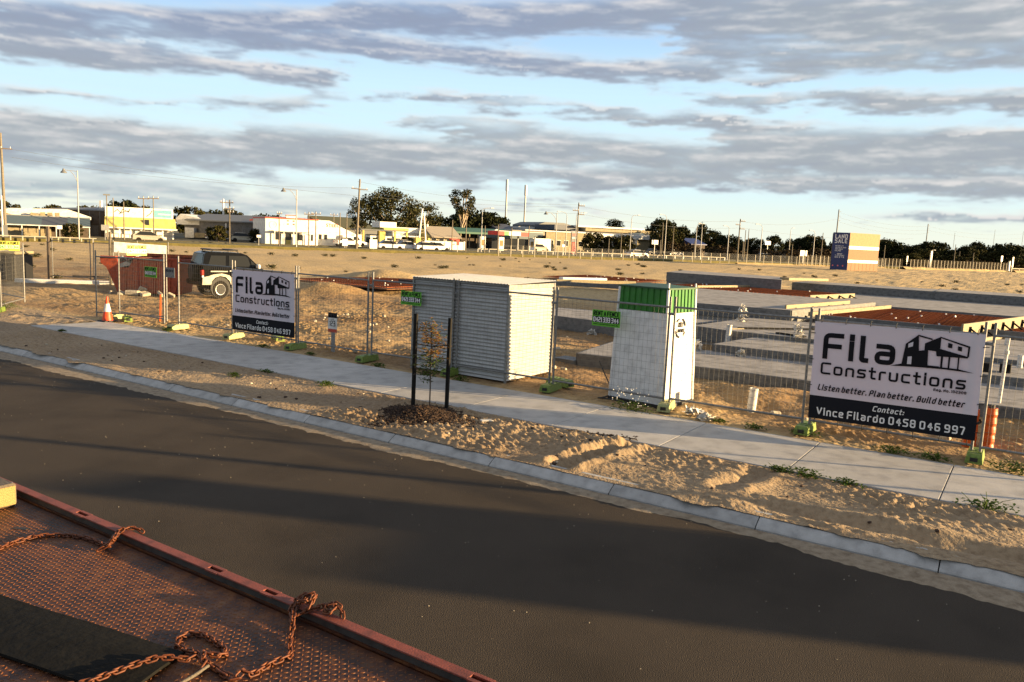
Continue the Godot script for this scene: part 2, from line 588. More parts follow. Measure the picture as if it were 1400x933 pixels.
	mk("lamp_clear", lin(0.75, 0.73, 0.68), 0.2)
	mk("wood_pole", lin(0.26, 0.225, 0.17), 0.9, lines, Vector3(3.0, 0.3, 3.0), blotch, 1.0)
	mk("wood_dark", lin(0.14, 0.11, 0.085), 0.9, lines, Vector3(3.0, 0.3, 3.0))
	mk("steel_pole", lin(0.30, 0.30, 0.30), 0.5, soft, 1.0, null, 1.0, null, 0.0, 0.4)
	mk("steel_dark", lin(0.12, 0.125, 0.13), 0.6)
	mk("cream_wall", lin(0.36, 0.30, 0.18), 0.85, soft, 0.3, lines, Vector3(0.2, 1.0, 0.2))
	mk("white_wall", lin(0.76, 0.74, 0.68), 0.8, soft, 0.3)
	mk("yellow_wall", lin(0.55, 0.45, 0.13), 0.8, soft, 0.3)
	mk("brown_wall", lin(0.115, 0.085, 0.06), 0.85, blotch, 0.25, lines, Vector3(0.1, 2.0, 0.1))
	mk("grey_wall", lin(0.17, 0.165, 0.16), 0.85, soft, 0.3, lines, Vector3(1.0, 0.1, 1.0))
	mk("grey_roof", lin(0.13, 0.14, 0.15), 0.6, lines, Vector3(1.2, 0.1, 1.2))
	mk("light_roof", lin(0.62, 0.62, 0.60), 0.6, soft, 0.4)
	mk("blue_roof", lin(0.09, 0.13, 0.15), 0.6, lines, Vector3(1.2, 0.2, 1.2))
	mk("slate_roof", lin(0.07, 0.08, 0.105), 0.6, lines, Vector3(1.2, 0.2, 1.2))
	mk("olive_roof", lin(0.10, 0.095, 0.03), 0.8, soft, 0.3)
	mk("green_roof", lin(0.03, 0.10, 0.07), 0.6)
	mk("tile_cream", lin(0.36, 0.31, 0.24), 0.8, lines, Vector3(1.0, 0.5, 1.0))
	mk("shop_red", lin(0.45, 0.06, 0.03), 0.6)
	mk("signal_red", lin(0.60, 0.03, 0.02), 0.5)
	mk("signal_green", lin(0.10, 0.32, 0.10), 0.5)
	mk("turquoise", lin(0.14, 0.50, 0.46), 0.6, soft, 0.6)
	mk("dark_window", lin(0.02, 0.022, 0.025), 0.15)
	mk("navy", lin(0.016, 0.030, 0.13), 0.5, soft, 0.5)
	mk("hoarding_orange", lin(0.28, 0.115, 0.030), 0.7, soft, 0.5, lines, Vector3(0.3, 1.5, 0.3))
	mk("hoarding_cream", lin(0.36, 0.225, 0.08), 0.7, soft, 0.5, lines, Vector3(0.3, 1.5, 0.3))
	mk("pink_dot", lin(0.75, 0.16, 0.16), 0.5)
	mk("fence_pale", lin(0.34, 0.31, 0.24), 0.8)
	mk("grass", lin(0.17, 0.145, 0.040), 0.95, blotch, 0.15, grain, 1.0, hump, 4.0, 0.0, true)
	mk("yard", lin(0.105, 0.095, 0.050), 0.95, blotch, 0.06, grain, 0.6, null, 0.0, 0.0, true)
	mk("bark", lin(0.20, 0.14, 0.095), 0.95, lines, Vector3(2.0, 0.3, 2.0))
	mk("pale_bark", lin(0.42, 0.33, 0.23), 0.9, blotch, 0.8)
	for leaf: Array in [["gum_leaf", 0.042, 0.042, 0.016], ["pine_leaf", 0.021, 0.025, 0.010], ["olive_leaf", 0.044, 0.042, 0.014], ["brown_leaf", 0.042, 0.030, 0.016], ["weed_leaf", 0.075, 0.115, 0.022], ["dry_leaf", 0.30, 0.16, 0.045], ["scrub_leaf", 0.060, 0.062, 0.028]]:
		var m := mk(leaf[0], lin(leaf[1], leaf[2], leaf[3]), 0.7)
		m.metallic_specular = 0.15
		m.backlight_enabled = true
		m.backlight = lin(leaf[1] * 0.7, leaf[2] * 0.8, leaf[3] * 0.6)
	mats["car_black"].metallic_specular = 0.3
	mats["car_glass"].metallic_specular = 0.3
	for k: String in ["print_black", "banner_black", "rubber", "asphalt", "tyre", "black_timber"]:
		mats[k].metallic_specular = 0.25
	mk("mulch", lin(0.075, 0.042, 0.026), 0.95, blotch, 5.0, grain, 9.0)
	mk("mulch_light", lin(0.17, 0.095, 0.05), 0.95, blotch, 5.0)
	mk("plastic_film", lin(0.62, 0.60, 0.55), 0.35, soft, 2.0)
	mk("stone_pale", lin(0.5, 0.44, 0.34), 0.9, blotch, 2.0)


# ------------------------------------------------------------------ ground, road, kerb, path
func spread(lo: float, a0: float, a1: float, hi: float, step: float, grow: float) -> PackedFloat32Array:   # fine between a0 and a1, ever wider outside
	var l := PackedFloat32Array()
	var d := step
	var x := a0
	while x > lo:
		d *= grow
		x -= d
		l.append(x)
	l.reverse()
	x = a0
	while x < a1:
		l.append(x)
		x += step
	d = step
	while x < hi:
		l.append(x)
		d *= grow
		x += d
	l.append(hi)
	return l


func sheet(xs: PackedFloat32Array, ys: PackedFloat32Array, at: Callable, col: Callable) -> ArrayMesh:
	var nx := xs.size()
	var ny := ys.size()
	var v := PackedVector3Array()
	var n := PackedVector3Array()
	var c := PackedColorArray()
	var ix := PackedInt32Array()
	v.resize(nx * ny)
	n.resize(nx * ny)
	c.resize(nx * ny)
	for j in ny:
		for i in nx:
			v[j * nx + i] = at.call(xs[i], ys[j])
			c[j * nx + i] = col.call(xs[i], ys[j])
	for j in ny:
		for i in nx:
			var p := v[j * nx + mini(i + 1, nx - 1)] - v[j * nx + maxi(i - 1, 0)]
			var q := v[mini(j + 1, ny - 1) * nx + i] - v[maxi(j - 1, 0) * nx + i]
			var k := p.cross(q).normalized()
			n[j * nx + i] = k if k.y > 0.0 else -k
	ix.resize((nx - 1) * (ny - 1) * 6)
	var flip := (v[nx * ny - nx] - v[0]).cross(v[nx - 1] - v[0]).y > 0.0
	var w := 0
	for j in ny - 1:
		for i in nx - 1:
			var p := j * nx + i
			for k: int in ([p, p + 1, p + nx, p + 1, p + nx + 1, p + nx] if flip else [p, p + nx, p + 1, p + 1, p + nx, p + nx + 1]):
				ix[w] = k
				w += 1
	var arrays := []
	arrays.resize(Mesh.ARRAY_MAX)
	arrays[Mesh.ARRAY_VERTEX] = v
	arrays[Mesh.ARRAY_NORMAL] = n
	arrays[Mesh.ARRAY_COLOR] = c
	arrays[Mesh.ARRAY_INDEX] = ix
	var mesh := ArrayMesh.new()
	mesh.add_surface_from_arrays(Mesh.PRIMITIVE_TRIANGLES, arrays)
	return mesh


var n_lump := FastNoiseLite.new()
var n_roll := FastNoiseLite.new()
var n_crumb := FastNoiseLite.new()


func bump_at(a: float, b: float, a0: float, b0: float, r: float, h: float) -> float:
	var d := ((a - a0) * (a - a0) + (b - b0) * (b - b0)) / (r * r)
	return h * exp(-d) if d < 8.0 else 0.0


func lot_h(a: float, b: float) -> float:
	var far := sqrt((a - 4.0) * (a - 4.0) + (b + 13.0) * (b + 13.0))
	var h := n_roll.get_noise_2d(a, b) * 0.16 * smoothstep(0.0, 14.0, b)
	h += n_roll.get_noise_2d(a * 5.0 + 90.0, b * 5.0) * 0.07 * smoothstep(-0.6, 1.2, b)
	var churn := clampf(n_roll.get_noise_2d(a * 2.2 - 40.0, b * 2.2 + 17.0) * 2.0 + 0.45, 0.1, 1.0)
	churn *= smoothstep(-0.7, 0.5, b) * (1.0 - smoothstep(16.0, 40.0, b))
	h += absf(n_lump.get_noise_2d(a * 2.1, b * 2.1)) * 0.085 * churn * (1.0 - smoothstep(30.0, 60.0, far))
	h += n_crumb.get_noise_2d(a * 1.7, b * 1.7) * 0.048 * churn * (1.0 - smoothstep(18.0, 34.0, far))
	# spoil heaped in front of the slabs, a heap and a scrape by the rusty steel
	h += bump_at(a, b, 3.3, 2.6, 0.9, 0.16) + bump_at(a, b, 5.0, 2.9, 1.1, 0.15) + bump_at(a, b, 1.9, 2.4, 0.7, 0.10) + bump_at(a, b, 8.2, 2.3, 1.0, 0.22)
	h += bump_at(a, b, -19.8, 12.5, 1.3, 0.45) + bump_at(a, b, -21.2, 13.6, 1.0, 0.30) + bump_at(a, b, -18.4, 12.9, 0.9, 0.28)
	h += bump_at(a, b, -24.5, 22.0, 2.6, 0.55) + bump_at(a, b, -27.0, 24.5, 3.0, 0.35)
	h += bump_at(a, b, -1.6, 7.4, 0.9, -0.12) + bump_at(a, b, -26.0, 4.0, 2.0, 0.1)
	return h - 0.03


func verge_h(a: float, b: float) -> float:
	var mask := clampf(n_roll.get_noise_2d(a * 2.0 + 7.0, b * 2.0 - 30.0) * 1.8 + 0.62, 0.10, 1.0)
	mask *= 0.45 + 0.55 * smoothstep(-7.0, 0.0, a)
	var h := (0.5 - absf(n_lump.get_noise_2d(a * 1.5, b * 2.2))) * 0.105 * mask + n_crumb.get_noise_2d(a * 1.6, b * 2.1) * 0.046 * mask
	h += n_roll.get_noise_2d(a * 6.0, b * 6.0) * 0.045
	var w := n_lump.get_noise_2d(a * 0.8 + 50.0, b * 0.8)
	# two crossings dug by hand, and a wheel rut beside the kerb
	for cut: Array in [[2.72, 0.17, -4.45, -2.62, 1.0], [4.75, 0.10, -4.0, -2.75, 0.6]]:
		var d: float = a - (cut[0] + (b + 4.4) * cut[1]) + w * 0.10
		var on: float = smoothstep(cut[2] - 0.12, cut[2] + 0.12, b) * (1.0 - smoothstep(cut[3] - 0.12, cut[3] + 0.12, b)) * cut[4]
		h += on * (-0.10 * exp(-(d / 0.12) * (d / 0.12)) + (0.060 + w * 0.05) * exp(-((d - 0.26) / 0.10) * ((d - 0.26) / 0.10)) + (0.052 - w * 0.05) * exp(-((d + 0.25) / 0.09) * ((d + 0.25) / 0.09)))
	var rut := b + 4.10 + 0.05 * sin(a * 1.3) + w * 0.05
	h += smoothstep(4.9, 5.7, a) * (1.0 - smoothstep(8.6, 9.4, a)) * (-0.075 * exp(-(rut / 0.13) * (rut / 0.13)) + 0.04 * exp(-((rut - 0.27) / 0.09) * ((rut - 0.27) / 0.09)))
	var edge := smoothstep(-4.62, -4.35, b) * (1.0 - smoothstep(-2.75, -2.5, b))
	return -0.022 + h * (0.12 + 0.88 * edge)


func ground() -> void:
	n_lump.seed = 3
	n_lump.frequency = 1.5
	n_lump.fractal_octaves = 4
	n_roll.seed = 4
	n_roll.frequency = 0.12
	n_roll.fractal_octaves = 3
	n_crumb.seed = 6
	n_crumb.frequency = 5.5
	n_crumb.fractal_octaves = 3
	var base := Shape.new()
	base.box(Vector3(0, -0.95, -500), Vector3(9000, 0.5, 9000))
	setting(obj("ground", base, mats.yard))
	var xs := spread(-300.0, -16.5, 10.5, 170.0, 0.05, 1.036)
	var ys := spread(-0.62, -0.62, 8.0, 340.0, 0.05, 1.03)
	var tone := func(a: float, b: float) -> Color:
		var k := n_roll.get_noise_2d(a * 1.1 + 200.0, b * 1.1)
		var work := (1.0 - smoothstep(9.0, 26.0, b)) * (0.62 + 0.38 * smoothstep(-0.3, 0.3, k)) * smoothstep(-0.8, 0.2, b)
		return Color(1.0, 1.0, 1.0).lerp(Color(0.52, 0.43, 0.36), work)
	var lot := put("sandy_lot", sheet(xs, ys, func(a: float, b: float) -> Vector3: return S(a, b, lot_h(a, b)), tone))
	lot.material_override = mats.sand
	setting(lot)
	# beyond the field: rough grass, the far road, yards
	var g := Shape.new()
	g.prism(PackedVector2Array([Vector2(-160, 0.6), Vector2(330, 0.6), Vector2(330, 9), Vector2(-160, 9)]), -0.4, 0.34)
	var grass := obj("grass_verge", g, mats.grass)
	grass.position = FO
	grass.rotation.y = FR
	setting(grass)
	var r := Shape.new()
	r.prism(PackedVector2Array([Vector2(-160, 9), Vector2(330, 9), Vector2(330, 17), Vector2(-160, 17)]), -0.4, 0.12)
	var road := obj("far_road", r, mats.far_asphalt)
	road.position = FO
	road.rotation.y = FR
	setting(road)
	var y := Shape.new()
	y.prism(PackedVector2Array([Vector2(-300, 17), Vector2(700, 17), Vector2(700, 900), Vector2(-300, 900)]), -0.4, 0.28)
	var yard := obj("yard_ground", y, mats.yard)
	yard.position = FO
	yard.rotation.y = FR
	setting(yard)
	# pale sand banks pushed up along the foot of the far fences
	var bank := Shape.new()
	for s: Array in [[112, 0.9, 152, 0.35], [157, 0.2, 192, 0.45], [195, 0.0, 240, 0.4]]:
		for i in 24:
			var s0 := lerpf(s[0], s[2], i / 24.0)
			var s1 := lerpf(s[0], s[2], (i + 1) / 24.0)
			var h0: float = s[3] * (0.7 + 0.5 * n_roll.get_noise_2d(s0 * 3.0, 0))
			var h1: float = s[3] * (0.7 + 0.5 * n_roll.get_noise_2d(s1 * 3.0, 0))
			bank.quad(Vector3(s0, -0.1, -s[1] + 0.9), Vector3(s1, -0.1, -s[1] + 0.9), Vector3(s1, 0.1 + h1, -s[1]), Vector3(s0, 0.1 + h0, -s[1]))
			bank.quad(Vector3(s0, 0.1 + h0, -s[1]), Vector3(s1, 0.1 + h1, -s[1]), Vector3(s1, -0.1, -s[1] - 1.2), Vector3(s0, -0.1, -s[1] - 1.2))
	var bk := obj("sand_bank", bank, mats.sand)
	bk.position = FO
	bk.rotation.y = FR
	setting(bk)


func local(called: String, sh: Shape, m: Material, parent: Node3D = null) -> MeshInstance3D:   # a mesh given in the street frame (a, y, -b)
	var o := obj(called, sh, m, parent)
	if parent == null:
		o.position = SO
		o.rotation.y = SR
	return o


func street() -> void:
	var rd := Shape.new()
	rd.prism(PackedVector2Array([Vector2(-90, -14.3), Vector2(70, -14.3), Vector2(70, -4.72), Vector2(-90, -4.72)]), -0.35, -0.15)
	setting(local("road", rd, mats.asphalt))
	# sand washed along the gutter, with a ragged edge
	var xs := PackedFloat32Array()
	var x := -30.0
	while x < 20.0:
		xs.append(x)
		x += 0.05
	var ragged := func(a: float, v: float) -> Vector3:
		var wide := 0.30 + 0.10 * n_roll.get_noise_2d(a * 3.0, 40.0) + 0.07 * n_lump.get_noise_2d(a, 3.0) + 0.05 * n_crumb.get_noise_2d(a, 9.0) - 0.10 * smoothstep(0.0, 3.0, a) + 0.22 * smoothstep(5.4, 7.4, a) + 0.15 * smoothstep(-4.0, -9.0, a)
		return S(a, -4.755 - wide * v, -0.15 + 0.016 * (1.0 - v * v) + 0.0045 * (1.0 - v) - 0.003 * v)
	var plain := func(_a: float, _b: float) -> Color: return Color.WHITE
	var gs := put("gutter_sand", sheet(xs, PackedFloat32Array([0.0, 0.2, 0.4, 0.6, 0.8, 0.95, 1.0]), ragged, plain))
	gs.material_override = mats.gutter_sand
	setting(gs)
	# loose pale chips on the asphalt
	var chip := Shape.new()
	chip.cbox(Vector3(0, 0.003, 0), Vector3(0.012, 0.008, 0.010), 0.002)
	var cm := MultiMesh.new()
	cm.transform_format = MultiMesh.TRANSFORM_3D
	cm.mesh = chip.made(mats.stone_pale)
	cm.instance_count = 340
	for i in 340:
		var near := pow(rng.randf(), 1.6)
		cm.set_instance_transform(i, Transform3D(Basis(Vector3.UP, rng.randf() * TAU).scaled(Vector3.ONE * rng.randf_range(0.3, 0.8)), S(rng.randf_range(-12.0, 10.0), -4.9 - near * 6.2, -0.149)))
	var ci := MultiMeshInstance3D.new()
	ci.name = "loose_chips"
	ci.multimesh = cm
	add_child(ci, true)
	setting(ci, "stuff")
	# kerb: sloping face between tight joints
	var kerb := Node3D.new()
	kerb.name = "kerb"
	add_child(kerb)
	kerb.position = SO
	kerb.rotation.y = SR
	setting(kerb)
	for i in range(-14, 11):
		var a0 := 0.05 + 1.8 * i + 0.006
		var a1 := a0 + 1.788
		var k := Shape.new()
		k.tint = Color.WHITE * (0.94 + 0.06 * sin(i * 2.3))
		var prof := [Vector2(-4.40, -0.028), Vector2(-4.57, -0.030), Vector2(-4.595, -0.036), Vector2(-4.715, -0.108), Vector2(-4.728, -0.122), Vector2(-4.730, -0.20)]
		for j in prof.size() - 1:
			var p: Vector2 = prof[j]
			var q: Vector2 = prof[j + 1]
			k.face(Vector3(a0, p.y, -p.x), Vector3(a1, p.y, -p.x), Vector3(a1, q.y, -q.x), Vector3(a0, q.y, -q.x), Vector3(0, 1, 1))
		for e: Array in [[a0, -1.0], [a1, 1.0]]:
			k.face(Vector3(e[0], -0.2, 4.40), Vector3(e[0], -0.2, 4.73), Vector3(e[0], -0.11, 4.715), Vector3(e[0], -0.036, 4.595), Vector3(e[1], 0, 0))
			k.face(Vector3(e[0], -0.2, 4.40), Vector3(e[0], -0.03, 4.58), Vector3(e[0], -0.028, 4.40), Vector3(e[0], -0.2, 4.40), Vector3(e[1], 0, 0))
		obj("kerb_segment", k, mats.kerb_concrete, kerb)
	# verge
	xs = spread(-60.0, -15.0, 9.6, 40.0, 0.03, 1.12)
	var vs := PackedFloat32Array()
	for i in 85:
		vs.append(i / 84.0)
	var vg := put("sand_verge", sheet(xs, vs, func(a: float, v: float) -> Vector3:
		var b := lerpf(-4.585, -2.52, v)
		var h := verge_h(a, b)
		if v < 0.06:
			# sand spilt over the top of the kerb here and there
			var out := maxf(0.0, n_roll.get_noise_2d(a * 5.0, 77.0) + 0.5 * n_lump.get_noise_2d(a, 70.0) - 0.16) * 0.28 * (1.0 - v / 0.06)
			b -= out
			h = maxf(h, -0.026 - out * 0.60)
		return S(a, b, h), func(a: float, v: float) -> Color:
		var k := n_roll.get_noise_2d(a * 2.3 + 11.0, v * 5.0)
		return Color.WHITE.lerp(Color(0.80, 0.76, 0.72), clampf(k * 1.5 + 0.2, 0.0, 1.0))))
	vg.material_override = mats.verge_sand
	setting(vg)
	# path slabs, 1.8 m apart
	var walk := Node3D.new()
	walk.name = "footpath"
	add_child(walk)
	walk.position = SO
	walk.rotation.y = SR
	setting(walk)
	for i in range(-8, 12):
		var a0 := -0.28 + 1.83 * i + 0.005
		var sl := Shape.new()
		sl.tint = Color.WHITE * (0.93 + 0.07 * sin(i * 1.7 + 0.4))
		sl.cbox(Vector3(a0 + 0.91, -0.055, 1.55), Vector3(1.82, 0.11, 2.0), 0.007)
		obj("path_slab", sl, mats.path_concrete, walk)
	# bare dirt where the path peters out on either hand
	var dirt := func(a: float, b: float) -> Vector3: return S(a, b, -0.035 + (n_roll.get_noise_2d(a * 3.0, b * 3.0) * 0.06 + absf(n_lump.get_noise_2d(a, b)) * 0.08) * smoothstep(0.0, 0.5, minf(b + 2.6, -0.5 - b)) + 0.012)
	for e: Array in [[-70.0, -14.75], [21.9, 45.0]]:
		var dl := PackedFloat32Array()
		var x0: float = e[0]
		while x0 < e[1]:
			dl.append(x0)
			x0 += 0.08 if x0 > -26.0 and x0 < 20.0 else 0.5
		dl.append(e[1])
		var dt := put("dirt_strip", sheet(dl, PackedFloat32Array([-2.62, -2.5, -2.4, -2.3, -2.2, -2.1, -2.0, -1.9, -1.8, -1.7, -1.6, -1.5, -1.4, -1.3, -1.2, -1.1, -1.0, -0.9, -0.8, -0.7, -0.5]), dirt, plain))
		dt.material_override = mats.verge_sand
		setting(dt)
	var pit := thing("access_pit", "flat pale concrete access lid at the far right edge of the footpath", "pit lid", S(8.55, -0.95, 0), SR)
	var ps := Shape.new()
	ps.cbox(Vector3(0, 0.02, 0), Vector3(0.72, 0.05, 0.52), 0.01)
	obj("lid", ps, mats.kerb_concrete, pit)
	var pr := Shape.new()
	for q: Array in [[0.385, 0, 0.05, 0.62], [-0.385, 0, 0.05, 0.62]]:
		pr.box(Vector3(q[0], 0.012, q[1]), Vector3(q[2], 0.05, q[3]))
	for q: Array in [[0, 0.285, 0.72, 0.05], [0, -0.285, 0.72, 0.05]]:
		pr.box(Vector3(q[0], 0.012, q[1]), Vector3(q[2], 0.05, q[3]))
	obj("surround", pr, mats.path_concrete, pit)
	# mound of bark mulch with two black stakes and a young tree
	var mound := Shape.new()
	var mm := thing("mulch_mound", "low mound of dark bark mulch round the young street tree", "mulch", S(-0.35, -3.45, -0.03), SR)
	var rings := 12
	for i in rings:
		for k in 28:
			var f := func(ii: int, kk: int) -> Vector3:
				var t := TAU * kk / 28.0
				var r := 0.80 * ii / rings * (1.0 + 0.16 * sin(t * 3.0 + 1.0) + 0.08 * sin(t * 7.0))
				var hh := 0.155 * exp(-pow(r / 0.50, 2.0)) + 0.02 * n_crumb.get_noise_2d(r * cos(t), r * sin(t)) - 0.012
				return Vector3(r * cos(t) * 1.05, hh, -r * sin(t))
			mound.quad(f.call(i, k), f.call(i + 1, k), f.call(i + 1, k + 1), f.call(i, k + 1))
	obj("heap", mound, mats.mulch, mm)
	for set_: Array in [["bark_chips", mats.mulch, 3200], ["pale_bark_chips", mats.mulch_light, 420]]:
		var chips := Shape.new()
		for i in int(set_[2]):
			var t := rng.randf() * TAU
			var r := 0.92 * pow(rng.randf(), 0.62) * (1.0 + 0.16 * sin(t * 3.0 + 1.0))
			var hh := 0.155 * exp(-pow(r / 0.50, 2.0)) + rng.randf() * 0.022
			var bb := Basis.from_euler(Vector3(rng.randf_range(-0.7, 0.7), rng.randf() * TAU, rng.randf_range(-0.7, 0.7)))
			chips.tint = Color.WHITE * rng.randf_range(0.6, 1.25)
			chips.box(Vector3(r * cos(t) * 1.05, hh, -r * sin(t)), Vector3(rng.randf_range(0.03, 0.10), rng.randf_range(0.004, 0.008), rng.randf_range(0.007, 0.016)), bb)
		setting(obj(set_[0], chips, set_[1], mm), "stuff")
	for q: Array in [[-0.80, -3.2, 1.62, "left of the two black timber stakes beside the young tree"], [-0.28, -2.95, 1.58, "right of the two black timber stakes beside the young tree"]]:
		var st := Shape.new()
		st.cbox(Vector3(0, q[2] / 2.0 - 0.1, 0), Vector3(0.055, q[2] + 0.2, 0.055), 0.005)
		var o := obj("tree_stake", st, mats.black_timber)
		o.position = S(q[0], q[1], 0.0)
		o.rotation = Vector3(0.01, SR + 0.2, -0.015)
		tag(o, q[3], "stake", "black stakes by the street tree")
	var tie := Shape.new()
	tie.path(PackedVector3Array([Vector3(-0.25, 1.02, 0.13), Vector3(-0.06, 0.99, 0.03), Vector3(0, 0.99, 0.025), Vector3(0.05, 0.99, 0), Vector3(0.25, 1.02, -0.12)]), 0.008, 5)
	var tr := thing("young_tree", "spindly young street tree with small russet leaves between black stakes", "tree", S(-0.54, -3.08, 0.1), SR)
	var stem := Shape.new()
	var spine := PackedVector3Array([Vector3(0, -0.15, 0), Vector3(0.012, 0.3, 0.01), Vector3(-0.008, 0.7, 0), Vector3(0.01, 1.0, 0.01), Vector3(-0.01, 1.32, 0)])
	stem.path(spine, 0.012, 6)
	var lv := Shape.new()
	var lw := Shape.new()
	for i in 96:
		var y := rng.randf_range(0.38, 1.30)
		var t := rng.randf() * TAU
		var len := rng.randf_range(0.10, 0.27) * (1.15 - 0.5 * absf(y - 0.8))
		var p := Vector3(0, y, 0)
		var q := p + Vector3(cos(t) * len, rng.randf_range(-0.08, 0.16), sin(t) * len)
		var r := q + Vector3(cos(t + 0.5) * 0.06, rng.randf_range(-0.05, 0.03), sin(t + 0.5) * 0.06)
		stem.path(PackedVector3Array([p, (p + q) / 2.0 + Vector3(0, 0.015, 0), q, r]), 0.0032, 4)
		for k in 9:
			var w := p.lerp(q, rng.randf_range(0.35, 1.2)) + Vector3(rng.randf() - 0.5, rng.randf() - 0.5, rng.randf() - 0.5) * 0.05
			leaf(lv if y > 0.80 and rng.randf() < 0.8 else lw, w, rng.randf_range(0.045, 0.085), 0.015)
	obj("stem", stem, mats.wood_dark, tr)
	obj("russet_leaves", lv, mats.dry_leaf, tr)
	obj("green_leaves", lw, mats.weed_leaf, tr)
	obj("tie", tie, mats.black, tr)
	# weeds and litter
	var weeds := [[-5.1, -2.72, 0.20, "small dark weed at the near edge of the footpath by the left banner", "weed_leaf"], [-3.35, -2.75, 0.22, "small dark weed at the footpath edge left of the young tree", "weed_leaf"], [-5.3, -3.35, 0.16, "flat dark weed in the sand between kerb and footpath, left part", "weed_leaf"],
		[2.0, -0.55, 0.42, "bushy weed with tiny white flowers at the toilet corner", "weed_leaf"], [5.15, -2.62, 0.20, "low green weed along the near edge of the footpath", "weed_leaf"], [5.5, -2.6, 0.24, "tallest green weed in the row on the near footpath edge", "weed_leaf"], [6.0, -2.62, 0.17, "lone sprig on the near footpath edge right of the weed row", "weed_leaf"],
		[4.85, -0.20, 0.26, "leafy weed at the foot of the fence left of the large banner", "weed_leaf"], [6.2, -0.42, 0.28, "leafy weed under the middle of the large banner", "weed_leaf"], [6.75, -0.42, 0.27, "leafy weed under the right part of the large banner", "weed_leaf"], [7.75, -0.30, 0.36, "spreading weed beside the last fence foot on the right", "weed_leaf"],
		[7.55, -2.55, 0.34, "large leafy weed on the path edge near the right of the view", "weed_leaf"], [3.5, -0.30, 0.16, "low weed at the path edge by the white drain pipe", "weed_leaf"], [4.1, -0.30, 0.17, "low weed between the drain pipe and the banner", "weed_leaf"], [-8.0, -0.42, 0.18, "weed at the fence under the left banner", "weed_leaf"], [-12.0, -0.40, 0.22, "weed at the fence beside the orange peg", "weed_leaf"],
		[-19.5, -1.1, 0.62, "dark bushy weed at the left fence panel", "weed_leaf"], [-6.4, -0.35, 0.15, "weed at the path edge by the lot number post", "weed_leaf"], [-1.9, -0.40, 0.22, "weeds along the foot of the corrugated shed", "weed_leaf"], [-13.4, -2.5, 0.14, "patch of low green weed where the path ends", "weed_leaf"], [-4.2, -0.4, 0.2, "weed beside the green fence foot left of the shed", "weed_leaf"]]
	for q in weeds:
		var w := thing("weed", q[3], "weed", S(q[0], q[1], -0.02), SR)
		w.scale = Vector3(0.85, 0.75, 0.85)
		var sh := Shape.new()
		var n := int(120 * q[2] / 0.25)
		for i in n:
			var t := rng.randf() * TAU
			var r: float = q[2] * pow(rng.randf(), 0.7) * rng.randf_range(0.4, 1.15)
			leaf(sh, Vector3(r * cos(t) * 1.35, 0.015 + rng.randf() * q[2] * 0.55 * (1.0 - r / q[2] * 0.6), r * sin(t) * 0.8), rng.randf_range(0.04, 0.085), 0.022)
		obj("leaves", sh, mats[q[4]], w)
		var ws := Shape.new()
		for i in 9:
			var t := rng.randf() * TAU
			ws.path(PackedVector3Array([Vector3(0, 0, 0), Vector3(cos(t) * q[2] * 0.5, q[2] * rng.randf_range(0.15, 0.6), sin(t) * q[2] * 0.4), Vector3(cos(t) * q[2], q[2] * rng.randf_range(0.1, 0.7), sin(t) * q[2] * 0.6)]), 0.004, 4)
		obj("stalks", ws, mats.weed_leaf, w)
		if q[0] == 2.0:
			var fl := Shape.new()
			for i in 46:
				var t := rng.randf() * TAU
				fl.box(Vector3(cos(t) * rng.randf() * 0.5, rng.randf_range(0.12, 0.55), sin(t) * rng.randf() * 0.3), Vector3.ONE * 0.016, Basis.from_euler(Vector3(t, t, 0)))
			setting(obj("flowers", fl, mats.white, w), "stuff")
	for i in 70:   # twigs, clods and stones lying on the verge
		var a := rng.randf_range(-11.5, 9.0)
		var b := rng.randf_range(-4.4, -2.7)
		var cl := Shape.new()
		var s := rng.randf_range(0.015, 0.045)
		var dark := rng.randf() < 0.6
		cl.cbox(Vector3(0, s * 0.25, 0), Vector3(s * 1.5, s * 0.7, s), s * 0.2)
		var o := obj("clod", cl, mats.mulch if dark else mats.stone_pale)
		o.position = S(a, b, verge_h(a, b))
		o.rotation = Vector3(rng.randf() * 0.4, rng.randf() * TAU, 0)
		tag(o, "dark crumb of bark or soil lying on the sand verge" if dark else "pale pebble lying on the sand verge", "clod", "dark crumbs on the verge" if dark else "pale pebbles on the verge")
	var rag := Shape.new()
	rag.cbox(Vector3(0, 0.012, 0), Vector3(0.20, 0.02, 0.12), 0.008)
	var rg := obj("rag", rag, mats.plastic_film)
	rg.position = S(0.62, -3.05, 0.0)
	rg.rotation.y = 0.3
	tag(rg, "flat scrap of bluish plastic on the sand right of the mulch", "litter")
	var br := Shape.new()
	for i in 60:
		leaf(br, Vector3(rng.randf_range(-0.55, 0.55), 0.01 + rng.randf() * 0.03, rng.randf_range(-0.05, 0.05)), 0.06, 0.02)
	br.path(PackedVector3Array([Vector3(-0.55, 0.02, 0), Vector3(0, 0.03, 0.02), Vector3(0.55, 0.015, -0.02)]), 0.008, 5)
	var bo := obj("fallen_branch", br, mats.mulch)
	bo.position = S(2.45, -2.62, 0)
	bo.rotation.y = SR + 0.25
	tag(bo, "dry leafy twig lying along the footpath edge above the dug crossing", "twig")


func leaf(sh: Shape, at: Vector3, long: float, wide: float) -> void:
	var t := rng.randf() * TAU
	var d := Vector3(cos(t), rng.randf_range(-0.6, 0.5), sin(t)).normalized()
	var s := d.cross(Vector3.UP).normalized() * wide
	var lift := Vector3(0, wide * 0.6, 0)
	sh.tint = Color.WHITE * rng.randf_range(0.65, 1.25)
	var m := at + d * long * 0.5
	sh.tri(at, m + s + lift, at + d * long)
	sh.tri(at, at + d * long, m - s + lift)


